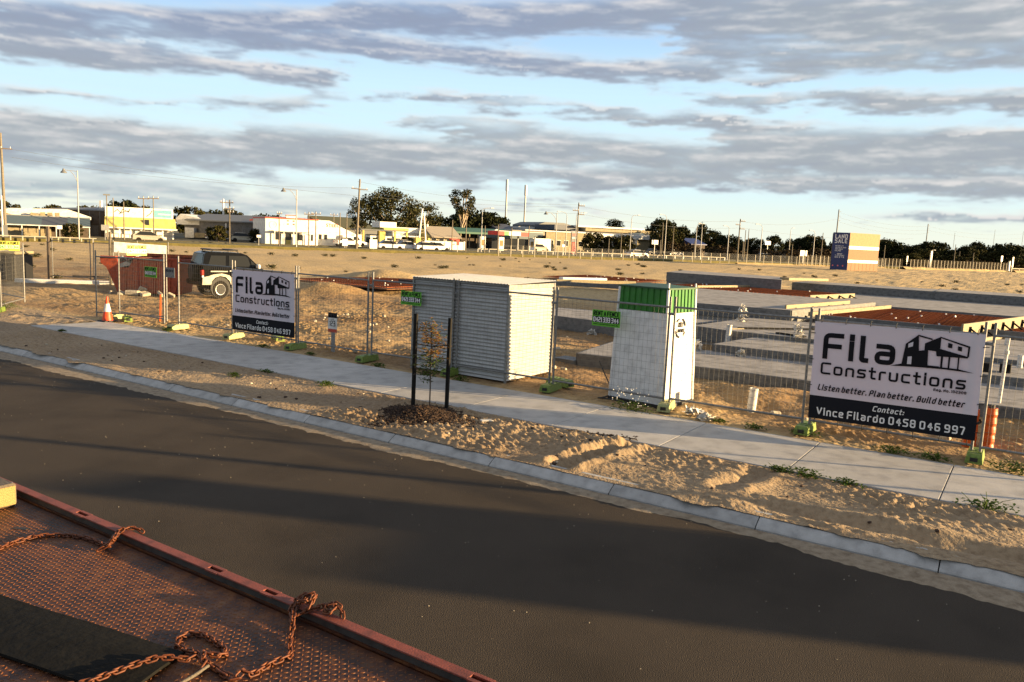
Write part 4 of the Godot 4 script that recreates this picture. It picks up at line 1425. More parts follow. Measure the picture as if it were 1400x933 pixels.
func toilet() -> void:
	# tapered portable cabin, leaning with the ground
	var t := thing("portable_toilet", "white portable toilet with a bright green upper band behind the fence corner", "toilet", S(1.17, 0.22, -0.02), SR - 0.15)
	var wb := 1.16
	var db := 1.08
	var cut := 1.72
	var top := 2.18
	var ins := func(y: float) -> float: return 0.06 * y / top
	for band: Array in [["lower_wall", 0.0, cut, "toilet_white"], ["upper_wall", cut + 0.005, top, "toilet_green"]]:
		var i0: float = ins.call(band[1])
		var i1: float = ins.call(band[2])
		for f in 4:
			var sh := Shape.new()
			var cs := [Vector2(0, 0), Vector2(wb, 0), Vector2(wb, -db), Vector2(0, -db)]
			var mid := Vector2(wb / 2, -db / 2)
			var inset := func(p: Vector2, k: float) -> Vector2: return p + Vector2(-signf(p.x - mid.x), -signf(p.y - mid.y)) * k
			var a: Vector2 = cs[f]
			var b: Vector2 = cs[(f + 1) % 4]
			var out := Vector3((b - a).y * -1.0, 0, (b - a).x)
			var o3 := Vector3(signf((a.x + b.x) / 2 - mid.x) if absf((a.x + b.x) / 2 - mid.x) > 0.1 else 0.0, 0, signf((a.y + b.y) / 2 - mid.y) if absf((a.y + b.y) / 2 - mid.y) > 0.1 else 0.0)
			var ribs := 8 if band[0] == "upper_wall" or f == 1 else 14
			var deep := 0.022 if band[0] == "upper_wall" else (0.007 if f == 1 else 0.003)
			for k in ribs:
				for q: Array in [[0.0, 0.58, 0.0, 0.0], [0.58, 0.68, 0.0, -1.0], [0.68, 0.90, -1.0, -1.0], [0.90, 1.0, -1.0, 0.0]]:
					var u0: float = (k + q[0]) / ribs
					var u1: float = (k + q[1]) / ribs
					var c: Array[Vector3] = []
					for e: Array in [[u0, band[1], q[2], i0], [u1, band[1], q[3], i0], [u1, band[2], q[3], i1], [u0, band[2], q[2], i1]]:
						var p0: Vector2 = inset.call(a, e[3])
						var p1: Vector2 = inset.call(b, e[3])
						var p := p0.lerp(p1, e[0])
						c.append(Vector3(p.x, e[1], p.y) + o3 * (float(e[2]) * deep))
					sh.face(c[0], c[1], c[2], c[3], o3)
			var m: MeshInstance3D = obj(band[0], sh, mats[band[3]], t)
			if out == Vector3.ZERO:
				m.visible = true
	var i2: float = ins.call(top)
	var rf := Shape.new()
	rf.quad(Vector3(i2 - 0.03, top, -i2 + 0.03), Vector3(wb - i2 + 0.03, top, -i2 + 0.03), Vector3(wb * 0.5 + 0.2, top + 0.045, -db * 0.5), Vector3(wb * 0.5 - 0.2, top + 0.045, -db * 0.5))
	rf.quad(Vector3(wb - i2 + 0.03, top, -i2 + 0.03), Vector3(wb - i2 + 0.03, top, -db + i2 - 0.03), Vector3(wb * 0.5 + 0.2, top + 0.045, -db * 0.5), Vector3(wb * 0.5 + 0.2, top + 0.045, -db * 0.5))
	rf.tri(Vector3(wb - i2 + 0.03, top, -db + i2 - 0.03), Vector3(i2 - 0.03, top, -db + i2 - 0.03), Vector3(wb * 0.5 - 0.2, top + 0.045, -db * 0.5))
	rf.tri(Vector3(wb - i2 + 0.03, top, -db + i2 - 0.03), Vector3(wb * 0.5 - 0.2, top + 0.045, -db * 0.5), Vector3(wb * 0.5 + 0.2, top + 0.045, -db * 0.5))
	rf.tri(Vector3(i2 - 0.03, top, -db + i2 - 0.03), Vector3(i2 - 0.03, top, -i2 + 0.03), Vector3(wb * 0.5 - 0.2, top + 0.045, -db * 0.5))
	rf.quad(Vector3(i2 - 0.03, top - 0.03, -i2 + 0.03), Vector3(wb - i2 + 0.03, top - 0.03, -i2 + 0.03), Vector3(wb - i2 + 0.03, top, -i2 + 0.03), Vector3(i2 - 0.03, top, -i2 + 0.03))
	rf.quad(Vector3(wb - i2 + 0.03, top - 0.03, -i2 + 0.03), Vector3(wb - i2 + 0.03, top - 0.03, -db + i2 - 0.03), Vector3(wb - i2 + 0.03, top, -db + i2 - 0.03), Vector3(wb - i2 + 0.03, top, -i2 + 0.03))
	obj("roof", rf, mats.toilet_roof, t)
	for q: Array in [[0.0, 0.0], [wb, 0.0], [wb, -db], [0.0, -db]]:
		var c := Shape.new()
		var p0 := Vector3(q[0], 0, q[1])
		var p1 := Vector3(q[0] + (i2 if q[0] == 0.0 else -i2), top, q[1] + (i2 if q[1] < 0.0 else -i2))
		c.bar(p0, p1, 0.045, 0.045, Vector3.RIGHT, 0.006)
		obj("corner_post", c, mats.toilet_white, t)
	for q: Array in [[wb - i2, -i2, 0.09], [wb - i2, -db + i2, 0.07]]:
		var lug := Shape.new()
		lug.tube(Vector3(q[0], top - 0.05, q[1]), Vector3(q[0], top + q[2], q[1]), 0.016)
		obj("lifting_lug", lug, mats.white, t)
	var skid := Shape.new()
	skid.cbox(Vector3(wb / 2, 0.01, -db / 2), Vector3(wb + 0.06, 0.09, db + 0.06), 0.015)
	obj("skid", skid, mats.black, t)
	# round printed emblem on the sunny side: broken ring and two short words
	var em := Node3D.new()
	em.name = "emblem"
	t.add_child(em, true)
	em.position = Vector3(wb - ins.call(1.42) + 0.012, 1.44, -0.52)
	em.rotation = Vector3(-0.0275, PI / 2, 0)
	var ring := Shape.new()
	for q: Array in [[0.2, 1.25], [1.75, 2.5], [3.4, 4.5], [5.3, 5.9]]:
		for k in 8:
			var a0 := lerpf(q[0], q[1], k / 8.0)
			var a1 := lerpf(q[0], q[1], (k + 1) / 8.0)
			var w := 0.036 if q[0] < 1.0 or q[0] > 3.0 and q[0] < 5.0 else 0.022
			ring.quad(Vector3(cos(a0) * (0.19 - w), sin(a0) * (0.19 - w), 0), Vector3(cos(a0) * 0.19, sin(a0) * 0.19, 0), Vector3(cos(a1) * 0.19, sin(a1) * 0.19, 0), Vector3(cos(a1) * (0.19 - w), sin(a1) * (0.19 - w), 0))
	obj("broken_ring", ring, mats.print_black, em)
	letters("upper_word", em, "001", Vector3(-0.09, 0.03, 0), 0.16, 0.07, 0.022, mats.print_black, 0.2)
	letters("lower_word", em, "LOO FREE", Vector3(-0.12, -0.07, 0), 0.25, 0.05, 0.016, mats.print_black, 0.2)
	var ho := Shape.new()
	var pts := PackedVector3Array()
	for i in 25:
		var u := i / 24.0
		pts.append(S(0.55 + 0.5 * u + 0.30 * sin(u * 3.0), 0.95 - 1.05 * u, 0.02 + 0.52 * pow(1.0 - u, 3.0)))
	for i in 10:
		pts.append(S(1.12 + i * 0.1, -0.12 + 0.05 * sin(i * 0.8), 0.03))
	ho.path(pts, 0.014, 6)
	tag(obj("black_hose", ho, mats.black), "black hose looping up from the dirt left of the toilet", "hose")


func poly_block(called: String, parent: Node3D, pts: Array, y0: float, y1: float, m: Material) -> MeshInstance3D:   # a prism from points in the street frame
	var sh := Shape.new()
	var poly := PackedVector2Array()
	for i in range(0, pts.size(), 2):
		poly.append(Vector2(pts[i], pts[i + 1]))
	sh.prism(poly, y0, y1)
	return obj(called, sh, m, parent)


func slab(label: String, pts: Array, y1: float, forms := true) -> void:
	var t := thing("concrete_slab", label, "concrete slab", SO, SR, "tilt up slabs cast on the lot")
	poly_block("top", t, pts, y1 - 0.03, y1, mats.slab_concrete)
	var n := pts.size() / 2
	poly_block("core", t, pts, -0.2, y1 - 0.031, mats.slab_concrete)
	if forms:
		for i in n:
			var p := Vector3(pts[i * 2], 0, -float(pts[i * 2 + 1]))
			var j := (i + 1) % n
			var q := Vector3(pts[j * 2], 0, -float(pts[j * 2 + 1]))
			var out := (q - p).normalized().cross(Vector3.UP) * 0.024
			var lower := maxf(-0.1, y1 - 0.42)
			var f := Shape.new()
			f.bar(p + out + Vector3(0, (y1 + lower) / 2 - 0.004, 0), q + out + Vector3(0, (y1 + lower) / 2 - 0.004, 0), 0.045, y1 - lower, Vector3.UP, 0.004)
			obj("edge_form", f, mats.slab_dark, t)


func beam(label: String, a: Array, b: Array, wide: float, tall: float, m: Material, called := "timber_form", group := "") -> Node3D:
	var p := S(a[0], a[1], a[2])
	var q := S(b[0], b[1], b[2])
	var t := thing(called, label, "timber", (p + q) / 2.0, 0.0, group)
	var sh := Shape.new()
	sh.bar(p - t.position, q - t.position, wide, tall, Vector3.UP, minf(wide, tall) * 0.06)
	obj("board", sh, m, t)
	return t


func braces(t: Node3D, a: Array, b: Array, n: int, out: Vector3, tall: float) -> void:   # dark triangular kickers along a form
	for i in n:
		var u := (i + 0.5) / n
		var p := S(lerpf(a[0], b[0], u), lerpf(a[1], b[1], u), lerpf(a[2], b[2], u)) - t.position
		var k := Shape.new()
		k.bar(p + out * 0.05 + Vector3(0, tall * 0.3, 0), p + out * 0.42 - Vector3(0, tall * 0.5, 0), 0.05, 0.05)
		k.bar(p + out * 0.03 - Vector3(0, tall * 0.42, 0), p + out * 0.46 - Vector3(0, tall * 0.5, 0), 0.06, 0.05)
		k.bar(p + out * 0.05 - Vector3(0, tall * 0.5, 0), p + out * 0.05 + Vector3(0, tall * 0.45, 0), 0.06, 0.06, Vector3.RIGHT)
		obj("kicker", k, mats.black_timber, t)


func mat_of_bars(label: String, a0: float, b0: float, a1: float, b1: float, y: float, pitch: float, skew := 0.0, bed := -1.0) -> void:
	var t := thing("steel_mat", label, "reinforcing steel", SO, SR, "rusty reinforcing mats")
	var sh := Shape.new()
	var x := a0
	while x <= a1:
		sh.bar(Vector3(x, y, -b0), Vector3(x + skew * (b1 - b0), y, -b1), 0.016, 0.016)
		x += pitch
	var z := b0
	while z <= b1:
		sh.bar(Vector3(a0 + skew * (z - b0), y + 0.014, -z), Vector3(a1 + skew * (z - b0), y + 0.014, -z), 0.016, 0.016)
		z += pitch
	setting(obj("bars", sh, mats.rebar, t), "stuff")
	if bed > -0.5:
		poly_block("bed", t, [a0, b0, a1, b0, a1 + skew * (b1 - b0), b1, a0 + skew * (b1 - b0), b1], bed - 0.04, bed, mats.red_earth)
	var ch := Shape.new()
	var n := int((a1 - a0) * (b1 - b0) * 0.45)
	for i in n:
		var u := rng.randf()
		var bb := lerpf(b0, b1, rng.randf())
		var p := Vector3(lerpf(a0, a1, u) + skew * (bb - b0), y + 0.03, -bb)
		ch.box(p, Vector3(0.05, 0.07, 0.05), Basis.from_euler(Vector3(0.3, u * 9.0, 0.2)))
	setting(obj("bar_chairs", ch, mats.pvc, t), "stuff")


func site() -> void:
	shed("small corrugated iron shed behind the fence, lit on its right side", S(-3.62, 0.06, -0.03), SR)
	toilet()
	slab("nearest low concrete slab, running behind toilet and large banner", [-1.3, 3.45, 2.0, 3.85, 13.0, 3.8, 13.0, 6.9, 1.0, 6.7, -1.7, 6.2], 0.25)
	slab("second concrete slab up from the fence, in the middle of the site", [0.95, 6.62, 13.0, 6.75, 13.0, 9.4, 1.25, 9.3], 0.44)
	slab("third concrete slab, behind the short white pipe", [-0.75, 9.65, 0.5, 9.25, 13.0, 9.1, 13.0, 15.0, -0.4, 14.2], 0.55)
	slab("small low slab seen between shed and toilet", [-6.1, 9.8, -2.0, 9.25, -1.2, 13.6, -7.2, 12.6], 0.40)
	slab("tall dark-edged slab stack right behind the toilet", [-2.7, 14.1, 0.85, 14.45, 2.1, 23.0, -6.2, 23.6], 0.90)
	slab("broad grey slab across the back of the site on the right", [-0.8, 24.2, 13.0, 24.0, 13.0, 33.2, -2.2, 33.2], 0.70)
	slab("farthest tall slab stack at the back, left half", [-9.8, 29.2, -3.25, 28.6, -4.6, 33.2, -10.6, 33.6], 1.38, false)
	slab("long upper slab along the back of the site", [-3.8, 33.0, 3.3, 33.1, 3.3, 36.4, -3.6, 36.2], 1.12)
	slab("thick upper slab at the back right edge of the site", [3.35, 33.0, 14.0, 33.3, 14.0, 37.2, 3.35, 36.6], 1.14)
	for q: Array in [[-9.8, 29.16, -3.25, 28.56]]:
		var t := beam("dark formwork wall on the front of the farthest slab stack", [q[0], q[1], 1.12], [q[2], q[3], 1.12], 0.05, 0.52, mats.slab_dark)
		t.set_meta("category", "formwork")
	mat_of_bars("rusty reinforcing mat in the open pit right of the fence banner", 1.4, 15.6, 9.0, 23.7, 0.62, 0.2, 0.04, 0.56)
	mat_of_bars("rusty reinforcing mat in front of the farthest slab stack", -8.2, 24.2, -0.9, 29.0, 0.86, 0.2, 0.1, 0.78)
	mat_of_bars("flat rusty steel far behind the shed", -21.5, 35.0, -15.0, 41.5, 0.30, 0.2, 0.0, 0.2)
	mat_of_bars("stack of rusty steel mats on the sand left of the shed", -24.6, 15.0, -18.0, 21.5, 0.32, 0.15, 0.1, 0.24)
	var t1 := beam("pale timber form standing along the right edge of the tall slab stack", [0.55, 14.9, 0.86], [1.55, 20.6, 0.86], 0.06, 0.34, mats.timber_form, "timber_form", "pale timber forms on the slabs")
	braces(t1, [0.55, 14.9, 0.78], [1.55, 20.6, 0.78], 4, SU, 0.3)
	beam("thin pale timber edging the left side of the rusty pit", [1.15, 15.9, 0.72], [2.62, 23.7, 0.72], 0.09, 0.14, mats.timber_form, "timber_form", "pale timber forms on the slabs")
	var t2 := beam("tall pale timber form with dark brackets at the right edge of the view", [6.05, 13.2, 0.80], [7.75, 20.5, 0.80], 0.06, 0.42, mats.timber_form, "timber_form", "pale timber forms on the slabs")
	braces(t2, [6.05, 13.2, 0.75], [7.75, 20.5, 0.75], 7, SU, 0.36)
	beam("second pale timber lying below the bracketed form on the right", [6.25, 12.4, 0.60], [8.1, 18.3, 0.60], 0.10, 0.10, mats.timber_form, "timber_form", "pale timber forms on the slabs")
	var t3 := beam("short pale timber form with brackets beside the back slab", [-0.9, 24.6, 0.80], [0.15, 29.3, 0.80], 0.06, 0.22, mats.timber_form, "timber_form", "pale timber forms on the slabs")
	braces(t3, [-0.9, 24.6, 0.76], [0.15, 29.3, 0.76], 4, SU, 0.2)
	beam("long thin pale timber crossing the far rusty mat", [-6.3, 24.6, 0.92], [-4.2, 31.0, 0.92], 0.10, 0.12, mats.timber_form, "timber_form", "pale timber forms on the slabs")
	beam("pale timber stacked on the back slab by its left end", [-3.4, 29.6, 1.40], [-2.6, 35.2, 1.30], 0.5, 0.14, mats.timber_form, "timber_form", "pale timber forms on the slabs")
	beam("dark timber wall in front of the rusty pit, above the large banner", [1.5, 15.15, 0.60], [8.6, 15.25, 0.60], 0.08, 0.34, mats.slab_dark, "timber_form")
	beam("pale timber far behind the shed", [-17.6, 30.2, 0.34], [-14.2, 34.6, 0.34], 0.25, 0.2, mats.timber_form, "timber_form", "pale timber forms on the slabs")
	beam("dark steel beam far behind the shed", [-17.6, 28.8, 0.26], [-12.5, 30.6, 0.26], 0.25, 0.25, mats.slab_dark, "steel_beam")
	beam("white wrapped bundle of timber far behind the shed", [-18.0, 31.5, 0.40], [-16.2, 34.2, 0.40], 0.6, 0.25, mats.white, "timber_bundle")
	beam("pale timber end beside the tall slab stack, left of the toilet roof", [-4.8, 13.9, 0.78], [-2.9, 14.0, 0.78], 0.05, 0.24, mats.timber_form, "timber_form", "pale timber forms on the slabs")
	beam("rusty steel beam lying left of the shed", [-20.4, 18.6, 0.42], [-17.8, 18.4, 0.42], 0.16, 0.16, mats.dark_steel, "steel_beam")
	beam("dark bar lying across the third slab", [0.5, 9.9, 0.58], [2.5, 11.8, 0.60], 0.06, 0.05, mats.black_timber, "loose_bar")
	beam("black plank lying on the third slab near the banner post", [1.7, 9.7, 0.575], [2.55, 9.4, 0.575], 0.14, 0.04, mats.black_timber, "loose_plank")
	beam("thin pale strip on the third slab beside the short pipe", [0.4, 9.6, 0.565], [1.2, 11.1, 0.565], 0.07, 0.03, mats.timber_form, "loose_plank")
	beam("lower concrete step at the left end of the nearest slab", [-1.9, 3.6, 0.02], [-1.3, 3.55, 0.02], 0.5, 0.12, mats.slab_dark, "concrete_step")
	# loose plastic, pipes
	for q: Array in [[-0.15, 12.4, 0.55, 0.34, 0.55, "torn white plastic hanging on the dark slab edge right of the toilet"], [2.45, 9.0, 0.55, 0.32, 0.38, "white plastic sheet bunched on the third slab by the banner post"], [0.5, 6.5, 0.25, 0.42, 0.26, "clump of white plastic at the left end of the second slab"], [1.75, 6.3, 0.25, 0.22, 0.12, "crumpled pale scrap in front of the second slab"], [-3.9, 9.1, 0.0, 0.25, 0.12, "white scrap in front of the low slab between shed and toilet"], [2.95, -0.02, 0.0, 0.35, 0.09, "white plastic rag at the path edge right of the toilet"], [3.25, -0.25, -0.01, 0.3, 0.07, "grey plastic scrap at the path edge by the drain pipe"]]:
		var sh := Shape.new()
		for i in 46:
			var p := Vector3(rng.randf_range(-1, 1) * q[3] * 0.5, rng.randf() * q[4], rng.randf_range(-0.5, 0.5) * q[3] * 0.6)
			p.x *= 1.0 - 0.6 * p.y / q[4]
			var e := Basis.from_euler(Vector3(rng.randf() * 3, rng.randf() * 6, rng.randf() * 3))
			sh.tri(p + e.x * 0.09, p + e.y * 0.08, p - e.x * 0.07 - e.y * 0.04)
		var o := obj("plastic_scrap", sh, mats.plastic_film)
		o.position = S(q[0], q[1], q[2])
		tag(o, q[5], "plastic")
	for q: Array in [[3.62, 1.12, 0.40, 0.078, "white drain pipe standing in the dirt between toilet and large banner"], [0.52, 8.95, 0.75, 0.075, "short white pipe standing at the edge of the third slab"]]:
		var p := Shape.new()
		p.lathe(PackedVector2Array([Vector2(q[3], -0.25), Vector2(q[3], q[2]), Vector2(q[3] - 0.012, q[2]), Vector2(q[3] - 0.012, -0.2)]), 20)
		var o := obj("drain_pipe", p, mats.pvc)
		o.position = S(q[0], q[1], 0.0)
		o.rotation = Vector3(0.02, 0, -0.05)
		tag(o, q[4], "pipe")
	var wp := Shape.new()
	wp.tube(Vector3(0, -0.1, 0), Vector3(0.03, 0.98, 0), 0.032, -1.0, 12)
	wp.tube(Vector3(0.03, 0.98, 0), Vector3(0.03, 1.05, 0), 0.045, -1.0, 12)
	wp.tube(Vector3(0.03, 1.05, 0), Vector3(0.045, 1.30, 0), 0.024, -1.0, 12)
	var wo := obj("white_standpipe", wp, mats.pvc)
	wo.position = S(7.38, 4.1, 0.2)
	tag(wo, "tall thin white standpipe right of the large banner", "pipe")
	for q: Array in [[7.6, 8.6, 0.44, 0.30, "first short white pipe stub on the slab right of the large banner"], [7.9, 10.2, 0.55, 0.28, "second short white pipe stub on the slab right of the large banner"], [7.2, 12.8, 0.55, 0.22, "third white pipe stub, beneath the bracketed timber form"]]:
		var p := Shape.new()
		p.tube(Vector3.ZERO, Vector3(0, q[3], 0), 0.06, -1.0, 12)
		var o := obj("pipe_stub", p, mats.pvc)
		o.position = S(q[0], q[1], q[2])
		tag(o, q[4], "pipe")
	for q: Array in [[6.9, 7.2, 0.44, "dark crate on the second slab right of the large banner"], [7.35, 7.4, 0.44, "small dark block beside the crate right of the large banner"]]:
		var p := Shape.new()
		p.cbox(Vector3(0, 0.10, 0), Vector3(0.36 if q[0] < 7.0 else 0.22, 0.2, 0.3), 0.015)
		for k in 4:
			p.box(Vector3(0, 0.035 + k * 0.045, 0.153), Vector3(0.30 if q[0] < 7.0 else 0.18, 0.02, 0.01))
		var o := obj("dark_crate", p, mats.black_timber)
		o.position = S(q[0], q[1], q[2])
		o.rotation.y = SR
		tag(o, q[3], "crate")
	# two meter risers wrapped in orange plastic
	for q: Array in [[7.36, 0.98, 0.66, 0.095, "front orange wrapped standpipe beside the large banner"], [7.12, 0.90, 0.62, 0.10, "orange wrapped standpipe half hidden by the large banner"]]:
		var t := thing("wrapped_standpipe", q[4], "standpipe", S(q[0], q[1], -0.02), SR)
		var p := Shape.new()
		var pr := PackedVector2Array()
		for i in 15:
			pr.append(Vector2(q[3] + 0.006 * sin(i * 2.2), q[2] * i / 14.0))
		pr.append(Vector2(q[3] - 0.02, q[2]))
		p.lathe(pr, 18)
		obj("orange_wrap", p, mats.orange_wrap, t)
		var c := Shape.new()
		c.tube(Vector3(0, 0, 0), Vector3(0.01, q[2] + 0.05, 0), 0.045, -1.0, 10)
		obj("riser", c, mats.dark_steel, t)
		var band := Shape.new()
		band.lathe(PackedVector2Array([Vector2(q[3] + 0.008, q[2] * 0.62), Vector2(q[3] + 0.012, q[2] * 0.65), Vector2(q[3] + 0.008, q[2] * 0.68)]), 18, Transform3D(Basis.from_euler(Vector3(0.15, 0, 0.25)), Vector3(-0.10, 0, 0)))
		obj("tie_band", band, mats.black, t)
	# traffic cone, peg
	var cone := thing("traffic_cone", "orange traffic cone with a white band in front of the fence", "traffic cone", S(-14.75, -0.50, -0.005), SR)
	var cb := Shape.new()
	cb.cbox(Vector3(0, 0.02, 0), Vector3(0.40, 0.04, 0.40), 0.012)
	obj("rubber_base", cb, mats.black, cone)
	for q: Array in [["lower_cone", 0.04, 0.29, 0.150, 0.100, "cone_orange"], ["white_band", 0.29, 0.52, 0.100, 0.058, "white"], ["cone_tip", 0.52, 0.72, 0.058, 0.024, "cone_orange"]]:
		var c := Shape.new()
		c.lathe(PackedVector2Array([Vector2(q[3], q[1]), Vector2(q[4], q[2]), Vector2(0.0 if q[0] == "cone_tip" else q[4] - 0.01, q[2] + 0.002)]), 24)
		obj(q[0], c, mats[q[5]], cone)
	var peg := Shape.new()
	peg.cbox(Vector3(0, 0.36, 0), Vector3(0.05, 0.86, 0.05), 0.005)
	var po := obj("survey_peg", peg, mats.orange_wrap)
	po.position = S(-14.1, 0.75, 0)
	po.rotation = Vector3(0.03, 0.4, -0.03)
	tag(po, "orange painted survey peg behind the fence by the skip", "peg")
	skip_bin()
	# left edge: dark bin, white beam, rails, dark post
	var bin := thing("dark_bin", "dark bin with a pale lid at the far left edge", "bin", S(-32.0, 4.7, -0.05), SR + 0.55)
	var b1 := Shape.new()
	b1.cbox(Vector3(0, 0.62, 0), Vector3(1.5, 1.2, 1.3), 0.04)
	obj("bin_body", b1, mats.black, bin)
	for i in 5:
		var rb := Shape.new()
		rb.cbox(Vector3(-0.6 + 0.3 * i, 0.62, 0.665), Vector3(0.06, 1.1, 0.04), 0.01)
		obj("rib", rb, mats.black, bin)
	var b2 := Shape.new()
	b2.cbox(Vector3(0, 1.30, 0), Vector3(1.6, 0.14, 1.4), 0.04)
	obj("bin_lid", b2, mats.cream_wall, bin)
	beam("long white concrete beam on the sand at the left edge", [-30.5, 4.3, 0.05], [-26.8, 8.0, 0.05], 0.35, 0.18, mats.pvc, "white_beam")
	beam("thin dark rail above the white beam at the left edge", [-29.5, 6.3, 0.28], [-26.0, 9.5, 0.28], 0.06, 0.06, mats.dark_steel, "rail")
	var dp := Shape.new()
	dp.cbox(Vector3(0, 1.2, 0), Vector3(0.11, 2.6, 0.11), 0.01)
	var dpo := obj("dark_post", dp, mats.wood_dark)
	dpo.position = S(-31.4, 6.2, 0)
	tag(dpo, "tall dark timber post in the left rear fence line", "post")
	var dp2 := Shape.new()
	dp2.cbox(Vector3(0, 1.2, 0), Vector3(0.10, 2.4, 0.10), 0.01)
	var dpo2 := obj("brown_post", dp2, mats.wood_pole)
	dpo2.position = S(-27.3, 6.85, 0)
	tag(dpo2, "brown timber post at the left end of the white sheet", "post")
	# low scrub scattered over the open field
	var sc := Shape.new()
	for i in 90:
		leaf(sc, Vector3(rng.randf_range(-0.35, 0.35), 0.03 + rng.randf() * 0.3, rng.randf_range(-0.3, 0.3)), 0.22, 0.05)
	var sm := sc.made(mats.scrub_leaf)
	for i in 120:
		var far := rng.randf_range(42.0, 112.0)
		var az := rng.randf_range(-0.62, 0.62)
		var p := Vector3(sin(az) * far, 0, -cos(az) * far)
		var d := p - SO
		var a := d.dot(SU)
		var b := d.dot(SV)
		if (p - FO).dot(FN) > -3.0 or a > -12.0 and b < 39.0:
			continue
		var o := put("scrub_tuft", sm)
		o.position = S(a, b, lot_h(a, b) - 0.03)
		o.rotation.y = rng.randf() * TAU
		o.scale = Vector3.ONE * rng.randf_range(0.35, 0.95)
		tag(o, "low dark scrub tuft growing on the open sandy field", "scrub", "scrub tufts on the sandy field")
	for i in 60:   # stones and clods turned up behind the fence
		var a := rng.randf_range(-13.0, 9.0)
		var b := rng.randf_range(0.4, 8.0)
		if a > -4.2 and a < -0.8 and b < 2.2 or a > 0.9 and a < 2.5 and b < 1.5 or a > -2.0 and b > 3.2:
			continue
		var s := rng.randf_range(0.04, 0.13)
		var cl := Shape.new()
		cl.cbox(Vector3(0, s * 0.2, 0), Vector3(s * 1.6, s * 0.8, s), s * 0.22)
		var o := obj("rubble", cl, mats.stone_pale)
		o.position = S(a, b, lot_h(a, b))
		o.rotation = Vector3(rng.randf() * 0.5, rng.randf() * TAU, rng.randf() * 0.4)
		tag(o, "pale lump of rubble in the dirt behind the fence", "rubble", "rubble behind the fence")


